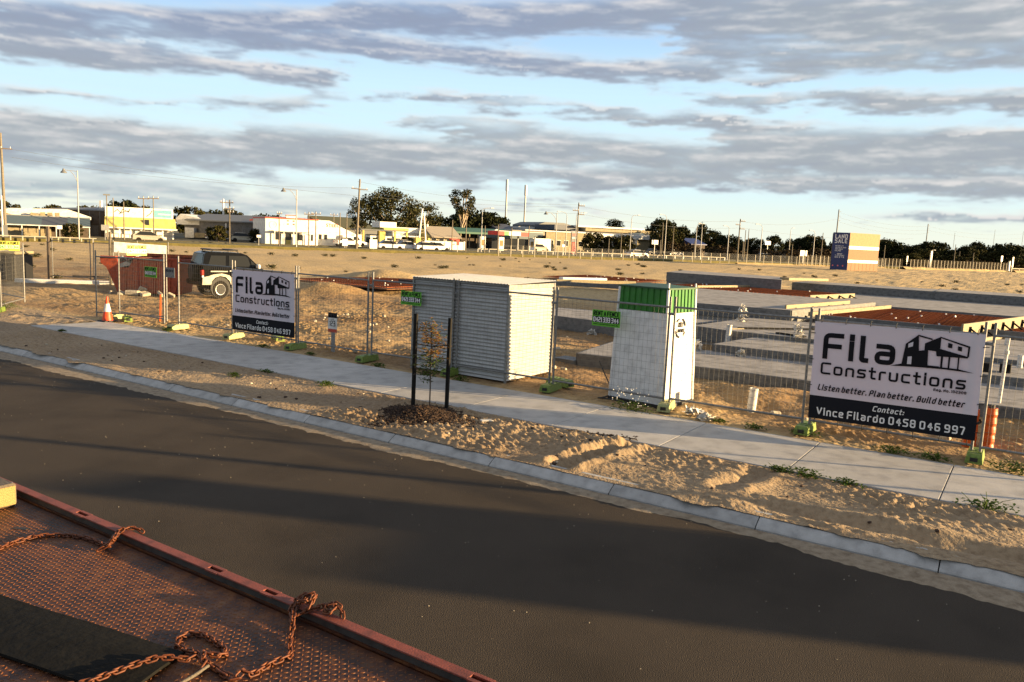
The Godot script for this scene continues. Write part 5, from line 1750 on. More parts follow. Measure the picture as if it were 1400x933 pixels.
func skip_bin() -> void:
	var t := thing("skip_bin", "orange red skip bin full of rubble behind the fence", "skip bin", Vector3(-15.05, -0.02, -33.2), 0.02)
	t.scale = Vector3(0.86, 1.0, 1.0)
	# side profile in x, y: raised ends, a lowered loading edge
	var w := 1.70
	var side := PackedVector2Array([Vector2(-1.25, 0.05), Vector2(1.45, 0.05), Vector2(1.75, 1.45), Vector2(-0.45, 1.45), Vector2(-0.72, 1.06), Vector2(-1.15, 1.06), Vector2(-1.28, 1.50), Vector2(-2.05, 1.44), Vector2(-2.02, 1.22), Vector2(-1.75, 1.05)])
	for z: float in [w / 2.0, -w / 2.0]:
		var sh := Shape.new()
		var b := Basis(Vector3(1, 0, 0), Vector3(0, 0, 1), Vector3(0, -1, 0))
		sh.prism(side, -0.025, 0.025, Transform3D(b, Vector3(0, 0, z)))
		obj("side_plate", sh, mats.skip_red, t)
	for q: Array in [["floor_plate", -1.25, 0.05, 1.45, 0.05], ["end_plate", 1.45, 0.05, 1.75, 1.45], ["end_plate", -1.25, 0.05, -1.75, 1.05], ["lip_plate", -1.75, 1.05, -2.05, 1.44]]:
		var sh := Shape.new()
		sh.bar(Vector3((q[1] + q[3]) / 2, (q[2] + q[4]) / 2, -w / 2 + 0.026), Vector3((q[1] + q[3]) / 2, (q[2] + q[4]) / 2, w / 2 - 0.026), Vector2(q[3] - q[1], q[4] - q[2]).length(), 0.04, Vector3(-(q[4] - q[2]), q[3] - q[1], 0).normalized())
		obj(q[0], sh, mats.skip_red, t)
	for q: Array in [[-0.45, 1.75], [-2.0, -1.28]]:
		var r := Shape.new()
		r.bar(Vector3(q[0], 1.47, w / 2 + 0.03), Vector3(q[1], 1.47, w / 2 + 0.03), 0.09, 0.08, Vector3.UP, 0.01)
		obj("top_rail", r, mats.skip_red, t)
	for x: float in [-0.9, -0.2, 0.5, 1.2]:
		var r := Shape.new()
		r.bar(Vector3(x, 0.08, w / 2 + 0.045), Vector3(x + 0.04, 1.0 if x < -0.1 else 1.40, w / 2 + 0.045), 0.08, 0.05, Vector3.BACK, 0.008)
		obj("stiffener", r, mats.skip_red, t)
	var rust := Shape.new()
	rust.box(Vector3(0.1, 1.53, -w / 2), Vector3(3.0, 0.16, 0.05))
	obj("rusty_rear_rim", rust, mats.skip_rust, t)
	var load_ := Shape.new()
	for i in 14:
		for j in 7:
			var f := func(ii: int, jj: int) -> Vector3:
				var x := lerpf(-1.7, 1.6, ii / 14.0)
				var z := lerpf(-0.8, 0.8, jj / 7.0)
				return Vector3(x, 1.02 + 0.42 * exp(-pow((x + 0.7) / 0.8, 2.0)) * (1.0 - pow(z / 0.9, 2.0)) + 0.16 * n_lump.get_noise_2d(x * 1.5, z * 1.5 + 30.0), z)
			load_.quad(f.call(i, j + 1), f.call(i + 1, j + 1), f.call(i + 1, j), f.call(i, j))
	obj("rubble_load", load_, mats.stone_pale, t)
	for q: Array in [[-0.75, 1.42, 0.35, 0.9, 0.05, 0.6], [0.3, 1.30, 0.2, 0.7, 0.10, 0.4], [-1.35, 1.38, 0.3, 0.5, 0.12, 0.3]]:
		var sh := Shape.new()
		sh.cbox(Vector3(q[0], q[1], q[2]), Vector3(q[3], q[4], q[5]), 0.01, Basis.from_euler(Vector3(0.3, q[0], 0.2)))
		obj("broken_board", sh, mats.steel_pole, t)
	for q: Array in [[-1.2, -0.8], [1.2, 0.6]]:
		var h := Shape.new()
		h.tube(Vector3(q[0], 0.9, w / 2 + 0.02), Vector3(q[0], 0.9, w / 2 + 0.14), 0.05)
		obj("lifting_pin", h, mats.skip_red, t)
	# broken concrete tipped at its foot
	var n := 0
	for q: Array in [[-0.2, 0.10, 1.35, 0.55], [0.35, 0.07, 1.5, 0.35], [-0.65, 0.06, 1.45, 0.3], [0.9, 0.06, 1.3, 0.35], [1.35, 0.06, 1.4, 0.28], [0.1, 0.22, 1.2, 0.3], [-1.1, 0.05, 1.3, 0.22]]:
		var sh := Shape.new()
		sh.cbox(Vector3.ZERO, Vector3(q[3], q[3] * 0.35, q[3] * 0.7), q[3] * 0.07, Basis.from_euler(Vector3(0.2 * n, 0.9 * n, 0.15 * n)))
		n += 1
		var o := obj("broken_concrete", sh, mats.stone_pale)
		o.position = t.position + Vector3(q[0], q[1], q[2])
		tag(o, "lump of broken concrete at the foot of the skip bin", "rubble", "broken concrete by the skip")


# ------------------------------------------------------------------ vehicles
func wheel(parent: Node3D, at: Vector3, r: float, wide: float) -> void:   # axle along z, outer face towards +z
	var o := Node3D.new()
	o.name = "wheel"
	parent.add_child(o, true)
	o.position = at
	var flat := Transform3D(Basis.from_euler(Vector3(PI / 2, 0, 0)), Vector3.ZERO)
	var t := Shape.new()
	t.lathe(PackedVector2Array([Vector2(r * 0.60, -wide / 2), Vector2(r * 0.92, -wide / 2), Vector2(r, -wide * 0.36), Vector2(r, wide * 0.36), Vector2(r * 0.92, wide / 2), Vector2(r * 0.60, wide / 2), Vector2(r * 0.58, wide * 0.3)]), 28, flat)
	obj("tyre", t, mats.tyre, o)
	var m := Shape.new()
	m.lathe(PackedVector2Array([Vector2(r * 0.60, -wide * 0.3), Vector2(r * 0.61, wide * 0.46), Vector2(r * 0.55, wide * 0.45), Vector2(r * 0.50, wide * 0.32), Vector2(r * 0.20, wide * 0.40), Vector2(0.0, wide * 0.42)]), 28, flat)
	obj("rim", m, mats.alloy, o)
	for k in 5:
		var h := Shape.new()
		var a := TAU * k / 5.0 + 0.3
		h.tube(Vector3(cos(a) * r * 0.37, sin(a) * r * 0.37, wide * 0.30), Vector3(cos(a) * r * 0.37, sin(a) * r * 0.37, wide * 0.375), r * 0.085, -1.0, 8)
		obj("rim_hole", h, mats.tyre, o)


func loft(outline: Array, halves: Array, m: Material, called: String, parent: Node3D, ends := true) -> MeshInstance3D:
	# outline: side profile points (x, y); halves: half width at each of them; skins both sides and the run between
	var sh := Shape.new()
	var n := outline.size()
	var poly := PackedVector2Array()
	for p: Vector2 in outline:
		poly.append(p)
	var ids := Geometry2D.triangulate_polygon(poly)
	for s: float in [1.0, -1.0]:
		for i in range(0, ids.size(), 3):
			var c: Array[Vector3] = []
			for k in 3:
				c.append(Vector3(poly[ids[i + k]].x, poly[ids[i + k]].y, s * float(halves[ids[i + k]])))
			if (c[1] - c[0]).cross(c[2] - c[0]).z * s < 0.0:
				sh.tri(c[0], c[2], c[1])
			else:
				sh.tri(c[0], c[1], c[2])
	var mid := Vector2.ZERO
	for p in poly:
		mid += p / n
	for i in n:
		var j := (i + 1) % n
		var d := poly[j] - poly[i]
		var out := Vector3(-d.y, d.x, 0)
		if Geometry2D.is_point_in_polygon((poly[i] + poly[j]) / 2.0 + Vector2(out.x, out.y).normalized() * 0.01, poly):
			out = -out
		if ends:
			sh.face(Vector3(poly[i].x, poly[i].y, halves[i]), Vector3(poly[j].x, poly[j].y, halves[j]), Vector3(poly[j].x, poly[j].y, -float(halves[j])), Vector3(poly[i].x, poly[i].y, -float(halves[i])), out)
	return obj(called, sh, m, parent)


func pane(called: String, parent: Node3D, m: Material, pts: Array, out: Vector3, lift := 0.006) -> void:   # a polygon of 3d corners laid proud of the body, 6 mm thick
	var sh := Shape.new()
	var o := out.normalized() * lift
	var n := pts.size()
	for i in range(1, n - 1):
		var a: Vector3 = pts[0] + o
		var b: Vector3 = pts[i] + o
		var c: Vector3 = pts[i + 1] + o
		if (b - a).cross(c - a).dot(out) < 0.0:
			sh.tri(a, c, b)
		else:
			sh.tri(a, b, c)
	for i in n:
		var a: Vector3 = pts[i]
		var b: Vector3 = pts[(i + 1) % n]
		var mid := (a + b) / 2.0
		var cen := Vector3.ZERO
		for p: Vector3 in pts:
			cen += p / n
		sh.face(a, b, b + o, a + o, mid - cen)
	obj(called, sh, m, parent)


func vehicles() -> void:
	suv()
	far_cars()


func suv() -> void:
	# short wheelbase four wheel drive: x forward, z to its right
	var t := thing("four_wheel_drive", "black and silver four wheel drive parked between the skip and the left banner", "car", Vector3(-11.45, 0.0, -33.2), 0.68)
	t.scale = Vector3(0.90, 1.0, 1.0)
	var v := func(x: float, y: float) -> Vector2: return Vector2(x, y)
	var lower := [v.call(-2.0, 0.55), v.call(-1.55, 0.50), v.call(1.75, 0.48), v.call(2.02, 0.58), v.call(2.05, 0.85), v.call(1.98, 1.04), v.call(1.0, 1.14), v.call(0.55, 1.18), v.call(-1.92, 1.18), v.call(-2.02, 0.95)]
	loft(lower, [0.80, 0.84, 0.82, 0.74, 0.76, 0.78, 0.83, 0.85, 0.85, 0.85], mats.car_black, "body", t)
	var cabin := [v.call(-1.95, 1.16), v.call(0.78, 1.16), v.call(0.62, 1.24), v.call(0.08, 1.74), v.call(-0.2, 1.82), v.call(-1.55, 1.85), v.call(-1.82, 1.78), v.call(-1.95, 1.30)]
	loft(cabin, [0.84, 0.82, 0.80, 0.66, 0.64, 0.64, 0.66, 0.80], mats.car_black, "cabin", t)
	# silver lower cladding and flares on both sides
	for s: float in [1.0, -1.0]:
		for q: Array in [["rear_flare", [-2.0, 0.55, -1.98, 0.84, -1.70, 0.90, -1.52, 0.96, -1.15, 1.00, -0.82, 0.93, -0.62, 0.74, -0.58, 0.50, -0.72, 0.50, -0.80, 0.70, -0.98, 0.86, -1.22, 0.90, -1.44, 0.84, -1.58, 0.70, -1.62, 0.55]], ["sill_panel", [-0.58, 0.46, -0.60, 0.78, 0.86, 0.78, 0.84, 0.46]], ["front_flare", [0.72, 0.48, 0.80, 0.78, 1.0, 0.95, 1.28, 1.0, 1.55, 0.94, 1.95, 0.86, 2.0, 0.56, 1.76, 0.55, 1.68, 0.74, 1.5, 0.86, 1.28, 0.90, 1.06, 0.84, 0.92, 0.68, 0.88, 0.48]]]:
			var poly := PackedVector2Array()
			for i in range(0, q[1].size(), 2):
				poly.append(Vector2(q[1][i], q[1][i + 1]))
			var sh := Shape.new()
			var b := Basis(Vector3(1, 0, 0), Vector3(0, 0, 1), Vector3(0, -1, 0))
			sh.prism(poly, -0.06, 0.055, Transform3D(b, Vector3(0, 0, s * 0.84)))
			obj(q[0], sh, mats.car_silver, t)
		for x: float in [-1.20, 1.28]:
			var hole := Shape.new()
			hole.lathe(PackedVector2Array([Vector2(0.43, -0.02), Vector2(0.43, 0.02), Vector2(0.0, 0.021)]), 24, Transform3D(Basis.from_euler(Vector3(PI / 2 * s, 0, 0)), Vector3(x, 0.43, s * 0.852)))
			obj("wheel_arch", hole, mats.black, t)
		var side := func(x: float, y: float) -> Vector3:
			var k := clampf((y - 1.24) / 0.55, 0.0, 1.0)
			return Vector3(x, y, s * (lerpf(0.812, 0.662, k)))
		pane("rear_side_window", t, mats.car_glass, [side.call(-1.72, 1.28), side.call(-0.95, 1.28), side.call(-0.90, 1.70), side.call(-1.55, 1.70)], Vector3(0, 0.25, s))
		pane("door_window", t, mats.car_glass, [side.call(-0.80, 1.28), side.call(0.18, 1.28), side.call(0.10, 1.62), side.call(-0.02, 1.70), side.call(-0.76, 1.70)], Vector3(0, 0.25, s))
		pane("quarter_window", t, mats.car_glass, [side.call(0.24, 1.28), side.call(0.50, 1.28), side.call(0.20, 1.55)], Vector3(0, 0.25, s))
		var mir := Shape.new()
		mir.cbox(Vector3(0.46, 1.30, s * 1.0), Vector3(0.12, 0.17, 0.24), 0.03)
		obj("door_mirror", mir, mats.lamp_clear, t)
		var rail := Shape.new()
		rail.path(PackedVector3Array([Vector3(-1.5, 1.85, s * 0.58), Vector3(-1.42, 1.91, s * 0.58), Vector3(-0.4, 1.91, s * 0.58), Vector3(-0.3, 1.84, s * 0.58)]), 0.018, 6)
		obj("roof_rail", rail, mats.black, t)
		var tl := Shape.new()
		tl.cbox(Vector3(-1.97, 1.02, s * 0.77), Vector3(0.10, 0.22, 0.20), 0.02)
		obj("tail_light", tl, mats.lamp_red, t)
		var tb := Shape.new()
		tb.cbox(Vector3(-1.965, 0.87, s * 0.77), Vector3(0.10, 0.09, 0.20), 0.02)
		obj("indicator", tb, mats.lamp_clear, t)
		wheel(t, Vector3(-1.20, 0.36, s * 0.76), 0.37, 0.25)
		wheel(t, Vector3(1.28, 0.36, s * 0.76), 0.37, 0.25)
		var hd := Shape.new()
		hd.cbox(Vector3(-0.72, 1.10, s * 0.868), Vector3(0.16, 0.035, 0.03), 0.008)
		obj("door_handle", hd, mats.alloy, t)
		var trim_ := Shape.new()
		trim_.cbox(Vector3(-1.25, 1.08, s * 0.858), Vector3(0.75, 0.05, 0.012), 0.004)
		obj("pin_stripe", trim_, mats.car_silver, t)
	pane("rear_window", t, mats.car_glass, [Vector3(-1.937, 1.32, -0.66), Vector3(-1.937, 1.32, 0.66), Vector3(-1.84, 1.74, 0.56), Vector3(-1.84, 1.74, -0.56)], Vector3(-1, 0.25, 0))
	pane("windscreen", t, mats.car_glass, [Vector3(0.60, 1.26, -0.72), Vector3(0.60, 1.26, 0.72), Vector3(0.12, 1.70, 0.62), Vector3(0.12, 1.70, -0.62)], Vector3(1, 1, 0))
	var sp := Shape.new()
	var up := Transform3D(Basis.from_euler(Vector3(0, 0, PI / 2)), Vector3(-2.12, 1.02, 0.12))
	sp.lathe(PackedVector2Array([Vector2(0.20, -0.12), Vector2(0.34, -0.12), Vector2(0.37, -0.06), Vector2(0.37, 0.06), Vector2(0.34, 0.12), Vector2(0.20, 0.12)]), 24, up)
	obj("spare_tyre", sp, mats.tyre, t)
	var cov := Shape.new()
	cov.lathe(PackedVector2Array([Vector2(0.30, 0.121), Vector2(0.27, 0.14), Vector2(0.0, 0.145)]), 24, up)
	obj("spare_cover", cov, mats.black, t)
	var rb := Shape.new()
	rb.cbox(Vector3(-2.02, 0.60, 0), Vector3(0.22, 0.20, 1.62), 0.04)
	obj("rear_bumper", rb, mats.car_black, t)
	var fb := Shape.new()
	fb.cbox(Vector3(2.06, 0.62, 0), Vector3(0.18, 0.26, 1.55), 0.05)
	obj("front_bumper", fb, mats.car_silver, t)
	for x: float in [-1.42, -0.45]:
		var rr := Shape.new()
		rr.cbox(Vector3(x, 1.925, 0), Vector3(0.30, 0.05, 1.20), 0.02)
		obj("roof_bar", rr, mats.black, t)
	var under := Shape.new()
	under.box(Vector3(0, 0.42, 0), Vector3(3.2, 0.16, 1.1))
	obj("chassis", under, mats.black, t)


func make_far_car(label: String, paint: Material, van := false) -> Node3D:
	var t := thing("parked_car", label, "car", Vector3.ZERO, 0.0, "cars along the far road")
	var v := func(x: float, y: float) -> Vector2: return Vector2(x, y)
	loft([v.call(-2.1, 0.35), v.call(2.1, 0.35), v.call(2.15, 0.70), v.call(1.2, 0.92), v.call(-2.05, 0.95)], [0.82, 0.80, 0.74, 0.84, 0.82], paint, "body", t)
	if van:
		loft([v.call(-2.05, 0.93), v.call(1.2, 0.93), v.call(0.6, 1.75), v.call(-1.95, 1.80)], [0.82, 0.82, 0.72, 0.72], paint, "cabin", t)
	else:
		loft([v.call(-1.85, 0.93), v.call(1.0, 0.91), v.call(0.3, 1.42), v.call(-1.1, 1.45)], [0.80, 0.80, 0.62, 0.62], mats.car_glass, "glasshouse", t)
		loft([v.call(-1.15, 1.44), v.call(0.33, 1.41), v.call(0.22, 1.47), v.call(-1.05, 1.50)], [0.64, 0.64, 0.60, 0.60], paint, "roof", t)
	for s: float in [1.0, -1.0]:
		for x: float in [-1.35, 1.35]:
			var w := Shape.new()
			w.lathe(PackedVector2Array([Vector2(0.0, 0.0), Vector2(0.32, 0.0), Vector2(0.32, 0.2), Vector2(0.2, 0.21), Vector2(0.0, 0.2)]), 14, Transform3D(Basis.from_euler(Vector3(PI / 2, 0, 0)), Vector3(x, 0.32, s * 0.74 - 0.1)))
			obj("wheel", w, mats.tyre, t)
		if van:
			pane("side_window", t, mats.car_glass, [Vector3(-0.2, 1.05, s * 0.807), Vector3(0.95, 1.05, s * 0.807), Vector3(0.58, 1.60, s * 0.74), Vector3(-0.2, 1.60, s * 0.74)], Vector3(0, 0.1, s))
		var l := Shape.new()
		l.box(Vector3(-2.09, 0.75, s * 0.62), Vector3(0.06, 0.16, 0.22))
		obj("tail_light", l, mats.lamp_red, t)
	return t


func far_cars() -> void:
	var white := make_far_car("white car", mats.car_white)
	var silver := make_far_car("silver car", mats.car_silver)
	var van := make_far_car("white van", mats.car_white, true)
	var list := [[silver, 15.9, 10.5, 0.1, "silver and dark car on the grass above the orange skip"], [white, 50.6, 12.0, 0.0, "leftmost white car on the far road below the big gum tree"], [white, 53.8, 12.5, 0.0, "white car below the left edge of the cream roofed house"], [white, 56.4, 11.0, 0.05, "white car beside the drilling rig"], [white, 58.6, 12.0, 0.0, "white car in front of the low white wall"],
		[silver, 56.0, 20.0, 0.1, "grey wagon parked behind the rig"], [silver, 30.6, 26.0, 0.0, "pale car in front of the white shop"], [van, 18.0, 34.0, 0.0, "white van under the yellow factory sign"], [white, 27.6, 30.0, 0.3, "white car by the shrub at the grey warehouse"], [white, 100.6, 15.0, 0.0, "white car beside the red totem sign"],
		[van, 47.6, 22.0, 0.0, "white van at the yellow service station"], [white, 46.0, 20.0, 0.2, "white car left of the yellow sign"], [white, 121.5, 30.0, 0.1, "white car in front of the cream long building"], [silver, 117.5, 32.0, 0.1, "pale car among the shrubs by the cream building"], [white, 144.0, 26.0, 0.0, "white car in front of the far tree line, left"], [white, 147.6, 26.5, 0.1, "second white car in front of the far tree line"], [white, 151.0, 26.0, 0.0, "third white car in front of the far tree line"],
		[van, 158.5, 24.0, 0.1, "white van left of the land sale hoarding"], [white, 162.0, 20.0, 0.0, "white car nearest the land sale hoarding"], [white, 154.0, 22.0, 0.0, "white car under the far street lamps"], [silver, 90.0, 34.0, 0.0, "pale car under the fuel canopy"]]
	var used := {}
	for q: Array in list:
		var o: Node3D = q[0]
		if used.has(o):
			o = twin(o, Vector3.ZERO, 0, q[4])
		else:
			used[o] = true
			o.set_meta("label", q[4])
		o.position = F(q[1], q[2], 0.34 if q[2] < 9.0 else (0.12 if q[2] < 17.0 else 0.28))
		o.rotation.y = FR + q[3]


# ------------------------------------------------------------------ far side of the field
# every building stands in the frame F: x along the road, z towards the field
func place(called: String, label: String, category: String, s: float, tt: float, group := "") -> Node3D:
	return thing(called, label, category, F(s, tt, 0.25), FR, group)


func slabbox(called: String, t: Node3D, m: Material, x0: float, x1: float, y0: float, y1: float, z0: float, z1: float) -> MeshInstance3D:
	var sh := Shape.new()
	sh.box(Vector3((x0 + x1) / 2, (y0 + y1) / 2, (z0 + z1) / 2), Vector3(x1 - x0, y1 - y0, absf(z1 - z0)))
	return obj(called, sh, m, t)


func wedge(called: String, t: Node3D, m: Material, x0: float, x1: float, pts: Array) -> MeshInstance3D:   # profile in z, y run from x0 to x1
	var sh := Shape.new()
	var poly := PackedVector2Array()
	for i in range(0, pts.size(), 2):
		poly.append(Vector2(pts[i], pts[i + 1]))
	# profile plane: local x -> z, local -z -> y, height -> x
	var b := Basis(Vector3(0, 0, 1), Vector3(1, 0, 0), Vector3(0, -1, 0))
	sh.prism(poly, x0, x1, Transform3D(b, Vector3.ZERO))
	return obj(called, sh, m, t)


func gable(called: String, t: Node3D, m: Material, y0: float, y1: float, z0: float, z1: float, pts: Array) -> MeshInstance3D:   # profile in x, y run from z0 to z1
	var sh := Shape.new()
	var poly := PackedVector2Array()
	for i in range(0, pts.size(), 2):
		poly.append(Vector2(pts[i], pts[i + 1]))
	var b := Basis(Vector3(1, 0, 0), Vector3(0, 0, 1), Vector3(0, -1, 0))
	sh.prism(poly, z0, z1, Transform3D(b, Vector3.ZERO))
	return obj(called, sh, m, t)


func windows(t: Node3D, called: String, m: Material, x0: float, x1: float, n: int, wide: float, y0: float, y1: float, z: float) -> void:
	for i in n:
		var x := lerpf(x0, x1, (i + 0.5) / n)
		var o := slabbox(called, t, mats.white_wall, x - wide / 2 - 0.08, x + wide / 2 + 0.08, y0 - 0.08, y1 + 0.08, z, z + 0.05)
		slabbox("pane", o, m, x - wide / 2, x + wide / 2, y0, y1, z + 0.051, z + 0.08)


func far_buildings() -> void:
	# 1: long shed with a blue-grey verandah, leftmost
	var a := place("verandah_shop", "low cream shop with a long blue grey verandah roof, leftmost building", "building", 0, 14)
	slabbox("wall", a, mats.cream_wall, -1.5, 4.2, 0, 1.8, -9.0, -1.6)
	slabbox("side_wall", a, mats.brown_wall, 4.2, 8.6, 0, 1.8, -9.0, -3.2)
	wedge("verandah_roof", a, mats.blue_roof, -1.2, 3.2, [0.0, 1.52, 0.0, 1.62, -3.0, 2.72, -3.0, 2.60])
	wedge("verandah_roof", a, mats.slate_roof, 3.2, 6.2, [0.0, 1.52, 0.0, 1.62, -3.0, 2.72, -3.0, 2.60])
	wedge("verandah_roof", a, mats.blue_roof, 6.2, 8.9, [0.0, 1.52, 0.0, 1.62, -3.0, 2.72, -3.0, 2.60])
	slabbox("gutter", a, mats.light_roof, -1.2, 8.9, 1.45, 1.56, -0.05, 0.06)
	slabbox("ridge_cap", a, mats.steel_pole, -1.2, 8.9, 2.70, 2.80, -3.15, -2.95)
	for i in 6:
		slabbox("verandah_post", a, mats.white_wall, -1.0 + i * 1.95, -0.9 + i * 1.95, 0, 1.5, -0.1, 0.0)
	for i in 4:
		slabbox("window_joint", a, mats.brown_wall, 0.6 + i * 0.95, 0.68 + i * 0.95, 0.5, 1.4, -1.6, -1.57)
	var b := place("gabled_shed", "pale low gabled shed behind the verandah shop", "building", 0, 24)
	slabbox("wall", b, mats.grey_wall, -4, 8, 0, 2.5, -12, -0.4)
	for q: Array in [[-3.2, 0.6, 3.4], [1.2, 5.6, 3.2]]:
		gable("gable", b, mats.cream_wall, 0, 0, -0.4, 0.0, [q[0], 2.4, q[1], 2.4, q[0] + 0.3, q[2]])
	gable("roof", b, mats.light_roof, 0, 0, -12, -1.0, [-4, 2.5, 9, 2.5, 9, 2.9, 6, 3.9, -1, 3.7, -4, 3.0])
	for i in 3:
		slabbox("vent", b, mats.cream_wall, 2.6 + i * 0.9, 3.2 + i * 0.9, 2.7, 3.3, -0.3, 0.06)
	var c := place("brown_warehouse", "dark brown flat fronted warehouse behind the left street lamp", "building", 0, 32)
	slabbox("wall", c, mats.brown_wall, 3.6, 11.4, 0, 3.9, -14, 0)
	wedge("roof", c, mats.grey_roof, 3.4, 11.6, [0.25, 3.9, 0.25, 4.05, -14, 4.7, -14, 4.0])
	slabbox("roof_light", c, mats.white_wall, 8.4, 8.7, 4.0, 5.6, -4.0, -3.7)
	for i in 5:
		slabbox("cladding_joint", c, mats.steel_dark, 4.6 + i * 1.4, 4.66 + i * 1.4, 0, 3.85, 0, 0.02)
	slabbox("roller_door", c, mats.grey_wall, 8.2, 10.0, 0, 1.7, 0, 0.04)
	# 2: white and yellow factory front
	var d := place("yellow_factory", "white and yellow factory front with a flared sunlit awning", "building", 0, 28)
	slabbox("wall", d, mats.white_wall, 10.9, 20.4, 0.6, 4.65, -12, 0)
	wedge("yellow_awning", d, mats.yellow_wall, 10.8, 20.7, [0.02, 3.15, 1.3, 1.75, 1.3, 1.62, 0.02, 1.62])
	slabbox("awning_edge", d, mats.white_wall, 10.8, 20.9, 1.42, 1.62, 0.9, 1.36)
	slabbox("turquoise_sign", d, mats.turquoise, 17.6, 20.2, 3.3, 4.45, 0, 0.05)
	slabbox("sign_strip", d, mats.white_wall, 18.2, 20.0, 3.75, 3.9, 0.055, 0.08)
	var scr := Shape.new()
	for q: Array in [[12.2, 3.9, 12.6, 4.3, 13.0, 3.8, 13.4, 4.4], [12.8, 3.6, 13.5, 4.0, 14.2, 4.1], [13.6, 4.2, 14.1, 3.9, 14.3, 4.4], [16.6, 3.4, 17.2, 3.9, 17.4, 4.3]]:
		var line := PackedVector3Array()
		for i in range(0, q.size(), 2):
			line.append(Vector3(q[i], q[i + 1], 0.03))
		scr.path(line, 0.05, 4)
	obj("brush_lettering", scr, mats.brown_wall, d)
	slabbox("door", d, mats.dark_window, 16.4, 16.9, 1.75, 2.9, 0.2, 1.0)
	for i in 7:
		slabbox("support", d, mats.white_wall, 11.2 + i * 1.5, 11.4 + i * 1.5, 0, 1.5, 0.7, 0.9)
	slabbox("base_wall", d, mats.white_wall, 11.0, 20.3, 0, 0.6, -12, -0.3)
	# 3: grey warehouse
	var e := place("grey_warehouse", "long grey warehouse with dark block lettering beside the white shop", "building", 0, 36)
	slabbox("wall", e, mats.grey_wall, 25.2, 36.6, 0, 3.2, -16, 0)
	slabbox("loading_bay", e, mats.grey_wall, 22.4, 25.2, 0, 2.9, -16, -1.0)
	gable("white_gable", e, mats.light_roof, 0, 0, -16, -0.6, [21.4, 2.4, 25.4, 2.4, 25.4, 3.4, 22.0, 4.2, 21.2, 3.4])
	wedge("roof", e, mats.grey_roof, 23.0, 36.9, [0.4, 3.1, 0.4, 3.3, -8, 4.5, -16, 4.5, -16, 3.1])
	for i in 6:
		slabbox("wall_joint", e, mats.steel_dark, 26.8 + i * 1.7, 26.9 + i * 1.7, 0, 2.6, 0, 0.03)
	slabbox("downpipe", e, mats.light_roof, 29.3, 29.5, 0, 2.9, 0, 0.12)
	slabbox("lit_crate", e, mats.cream_wall, 24.8, 27.0, 0.3, 1.1, 0.2, 0.9)
	slabbox("tank", e, mats.light_roof, 23.0, 24.4, 0.2, 1.9, -0.8, 0.2)
	gable("red_flashing", e, mats.shop_red, 0, 0, -1.5, -1.3, [32.6, 3.55, 35.2, 4.15, 35.3, 4.28, 32.6, 3.75])
	var gl := Shape.new()
	for q: Array in [[32.0, 1.0, 0.7], [32.9, 0.9, 0.6], [33.6, 1.0, 0.5], [34.5, 0.8, 0.7], [35.3, 0.9, 0.5], [36.0, 0.7, 0.4]]:
		gl.box(Vector3(q[0], 1.9, 0.02), Vector3(0.14, q[1], 0.04))
		gl.box(Vector3(q[0] + q[2] * 0.4, 2.2, 0.02), Vector3(q[2] * 0.7, 0.14, 0.04))
		gl.box(Vector3(q[0] + q[2] * 0.45, 1.7, 0.02), Vector3(0.14, q[1] * 0.6, 0.04))
	obj("block_lettering", gl, mats.steel_dark, e)
	for w: Array in [[c, 7.5, -0.5], [e, 29.0, -0.55]]:   # both turn their fronts away from the sun
		var n: Node3D = w[0]
		var mid: Vector3 = n.transform * Vector3(w[1], 0, 0)
		n.rotation.y += w[2]
		n.scale = Vector3(1.12, 1, 1)
		n.position += mid - n.transform * Vector3(w[1], 0, 0)
	# 4: white shop with red trim
	var f := place("white_shop", "bright white shop with red trim and a small porch", "building", 0, 20)
	slabbox("wall", f, mats.white_wall, 33.0, 41.2, 0, 3.95, -11, 0)
	slabbox("red_trim", f, mats.shop_red, 32.95, 41.25, 3.95, 4.15, -11, 0.06)
	slabbox("stepped_parapet", f, mats.white_wall, 36.2, 37.6, 4.15, 4.5, -0.4, 0.02)
	slabbox("parapet_trim", f, mats.shop_red, 36.1, 37.7, 4.5, 4.62, -0.4, 0.05)
	slabbox("porch_roof", f, mats.light_roof, 34.0, 39.8, 2.0, 2.14, 0, 1.5)
	for x: float in [34.1, 35.5, 37.0, 38.4, 39.6]:
		slabbox("porch_post", f, mats.white_wall, x, x + 0.12, 0, 2.0, 1.3, 1.42)
	windows(f, "window", mats.dark_window, 34.0, 40.8, 4, 0.9, 0.7, 1.7, 0)
	slabbox("door", f, mats.yellow_wall, 36.1, 36.9, 0, 1.75, 0, 0.06)
	var em := Shape.new()
	em.lathe(PackedVector2Array([Vector2(0.62, 0.0), Vector2(0.62, 0.05), Vector2(0.50, 0.05), Vector2(0.50, 0.0)]), 20, Transform3D(Basis.from_euler(Vector3(PI / 2, 0, 0)), Vector3(34.2, 3.0, 0.0)))
	obj("round_emblem", em, mats.light_roof, f)
	for i in 4:
		slabbox("red_spot", f, mats.shop_red, 36.3 + (i % 2) * 0.9, 36.6 + (i % 2) * 0.9, 3.1 + (i / 2) * 0.5, 3.3 + (i / 2) * 0.5, 0, 0.04)
	var g := place("white_annexe", "white annexe with a long sloping roof and red letters right of the white shop", "building", 0, 22)
	gable("wall", g, mats.white_wall, 0, 0, -9, 0, [41.2, 0, 45.4, 0, 45.4, 3.2, 43.6, 4.05, 41.2, 4.1])
	gable("lean_to", g, mats.light_roof, 0, 0, -9, -0.4, [45.4, 1.3, 48.2, 1.3, 48.2, 2.0, 45.4, 3.2])
	slabbox("opening_shade", g, mats.navy, 45.4, 47.2, 0, 1.3, -6, -0.3)  # dark opening under the lean-to, its shade painted in navy
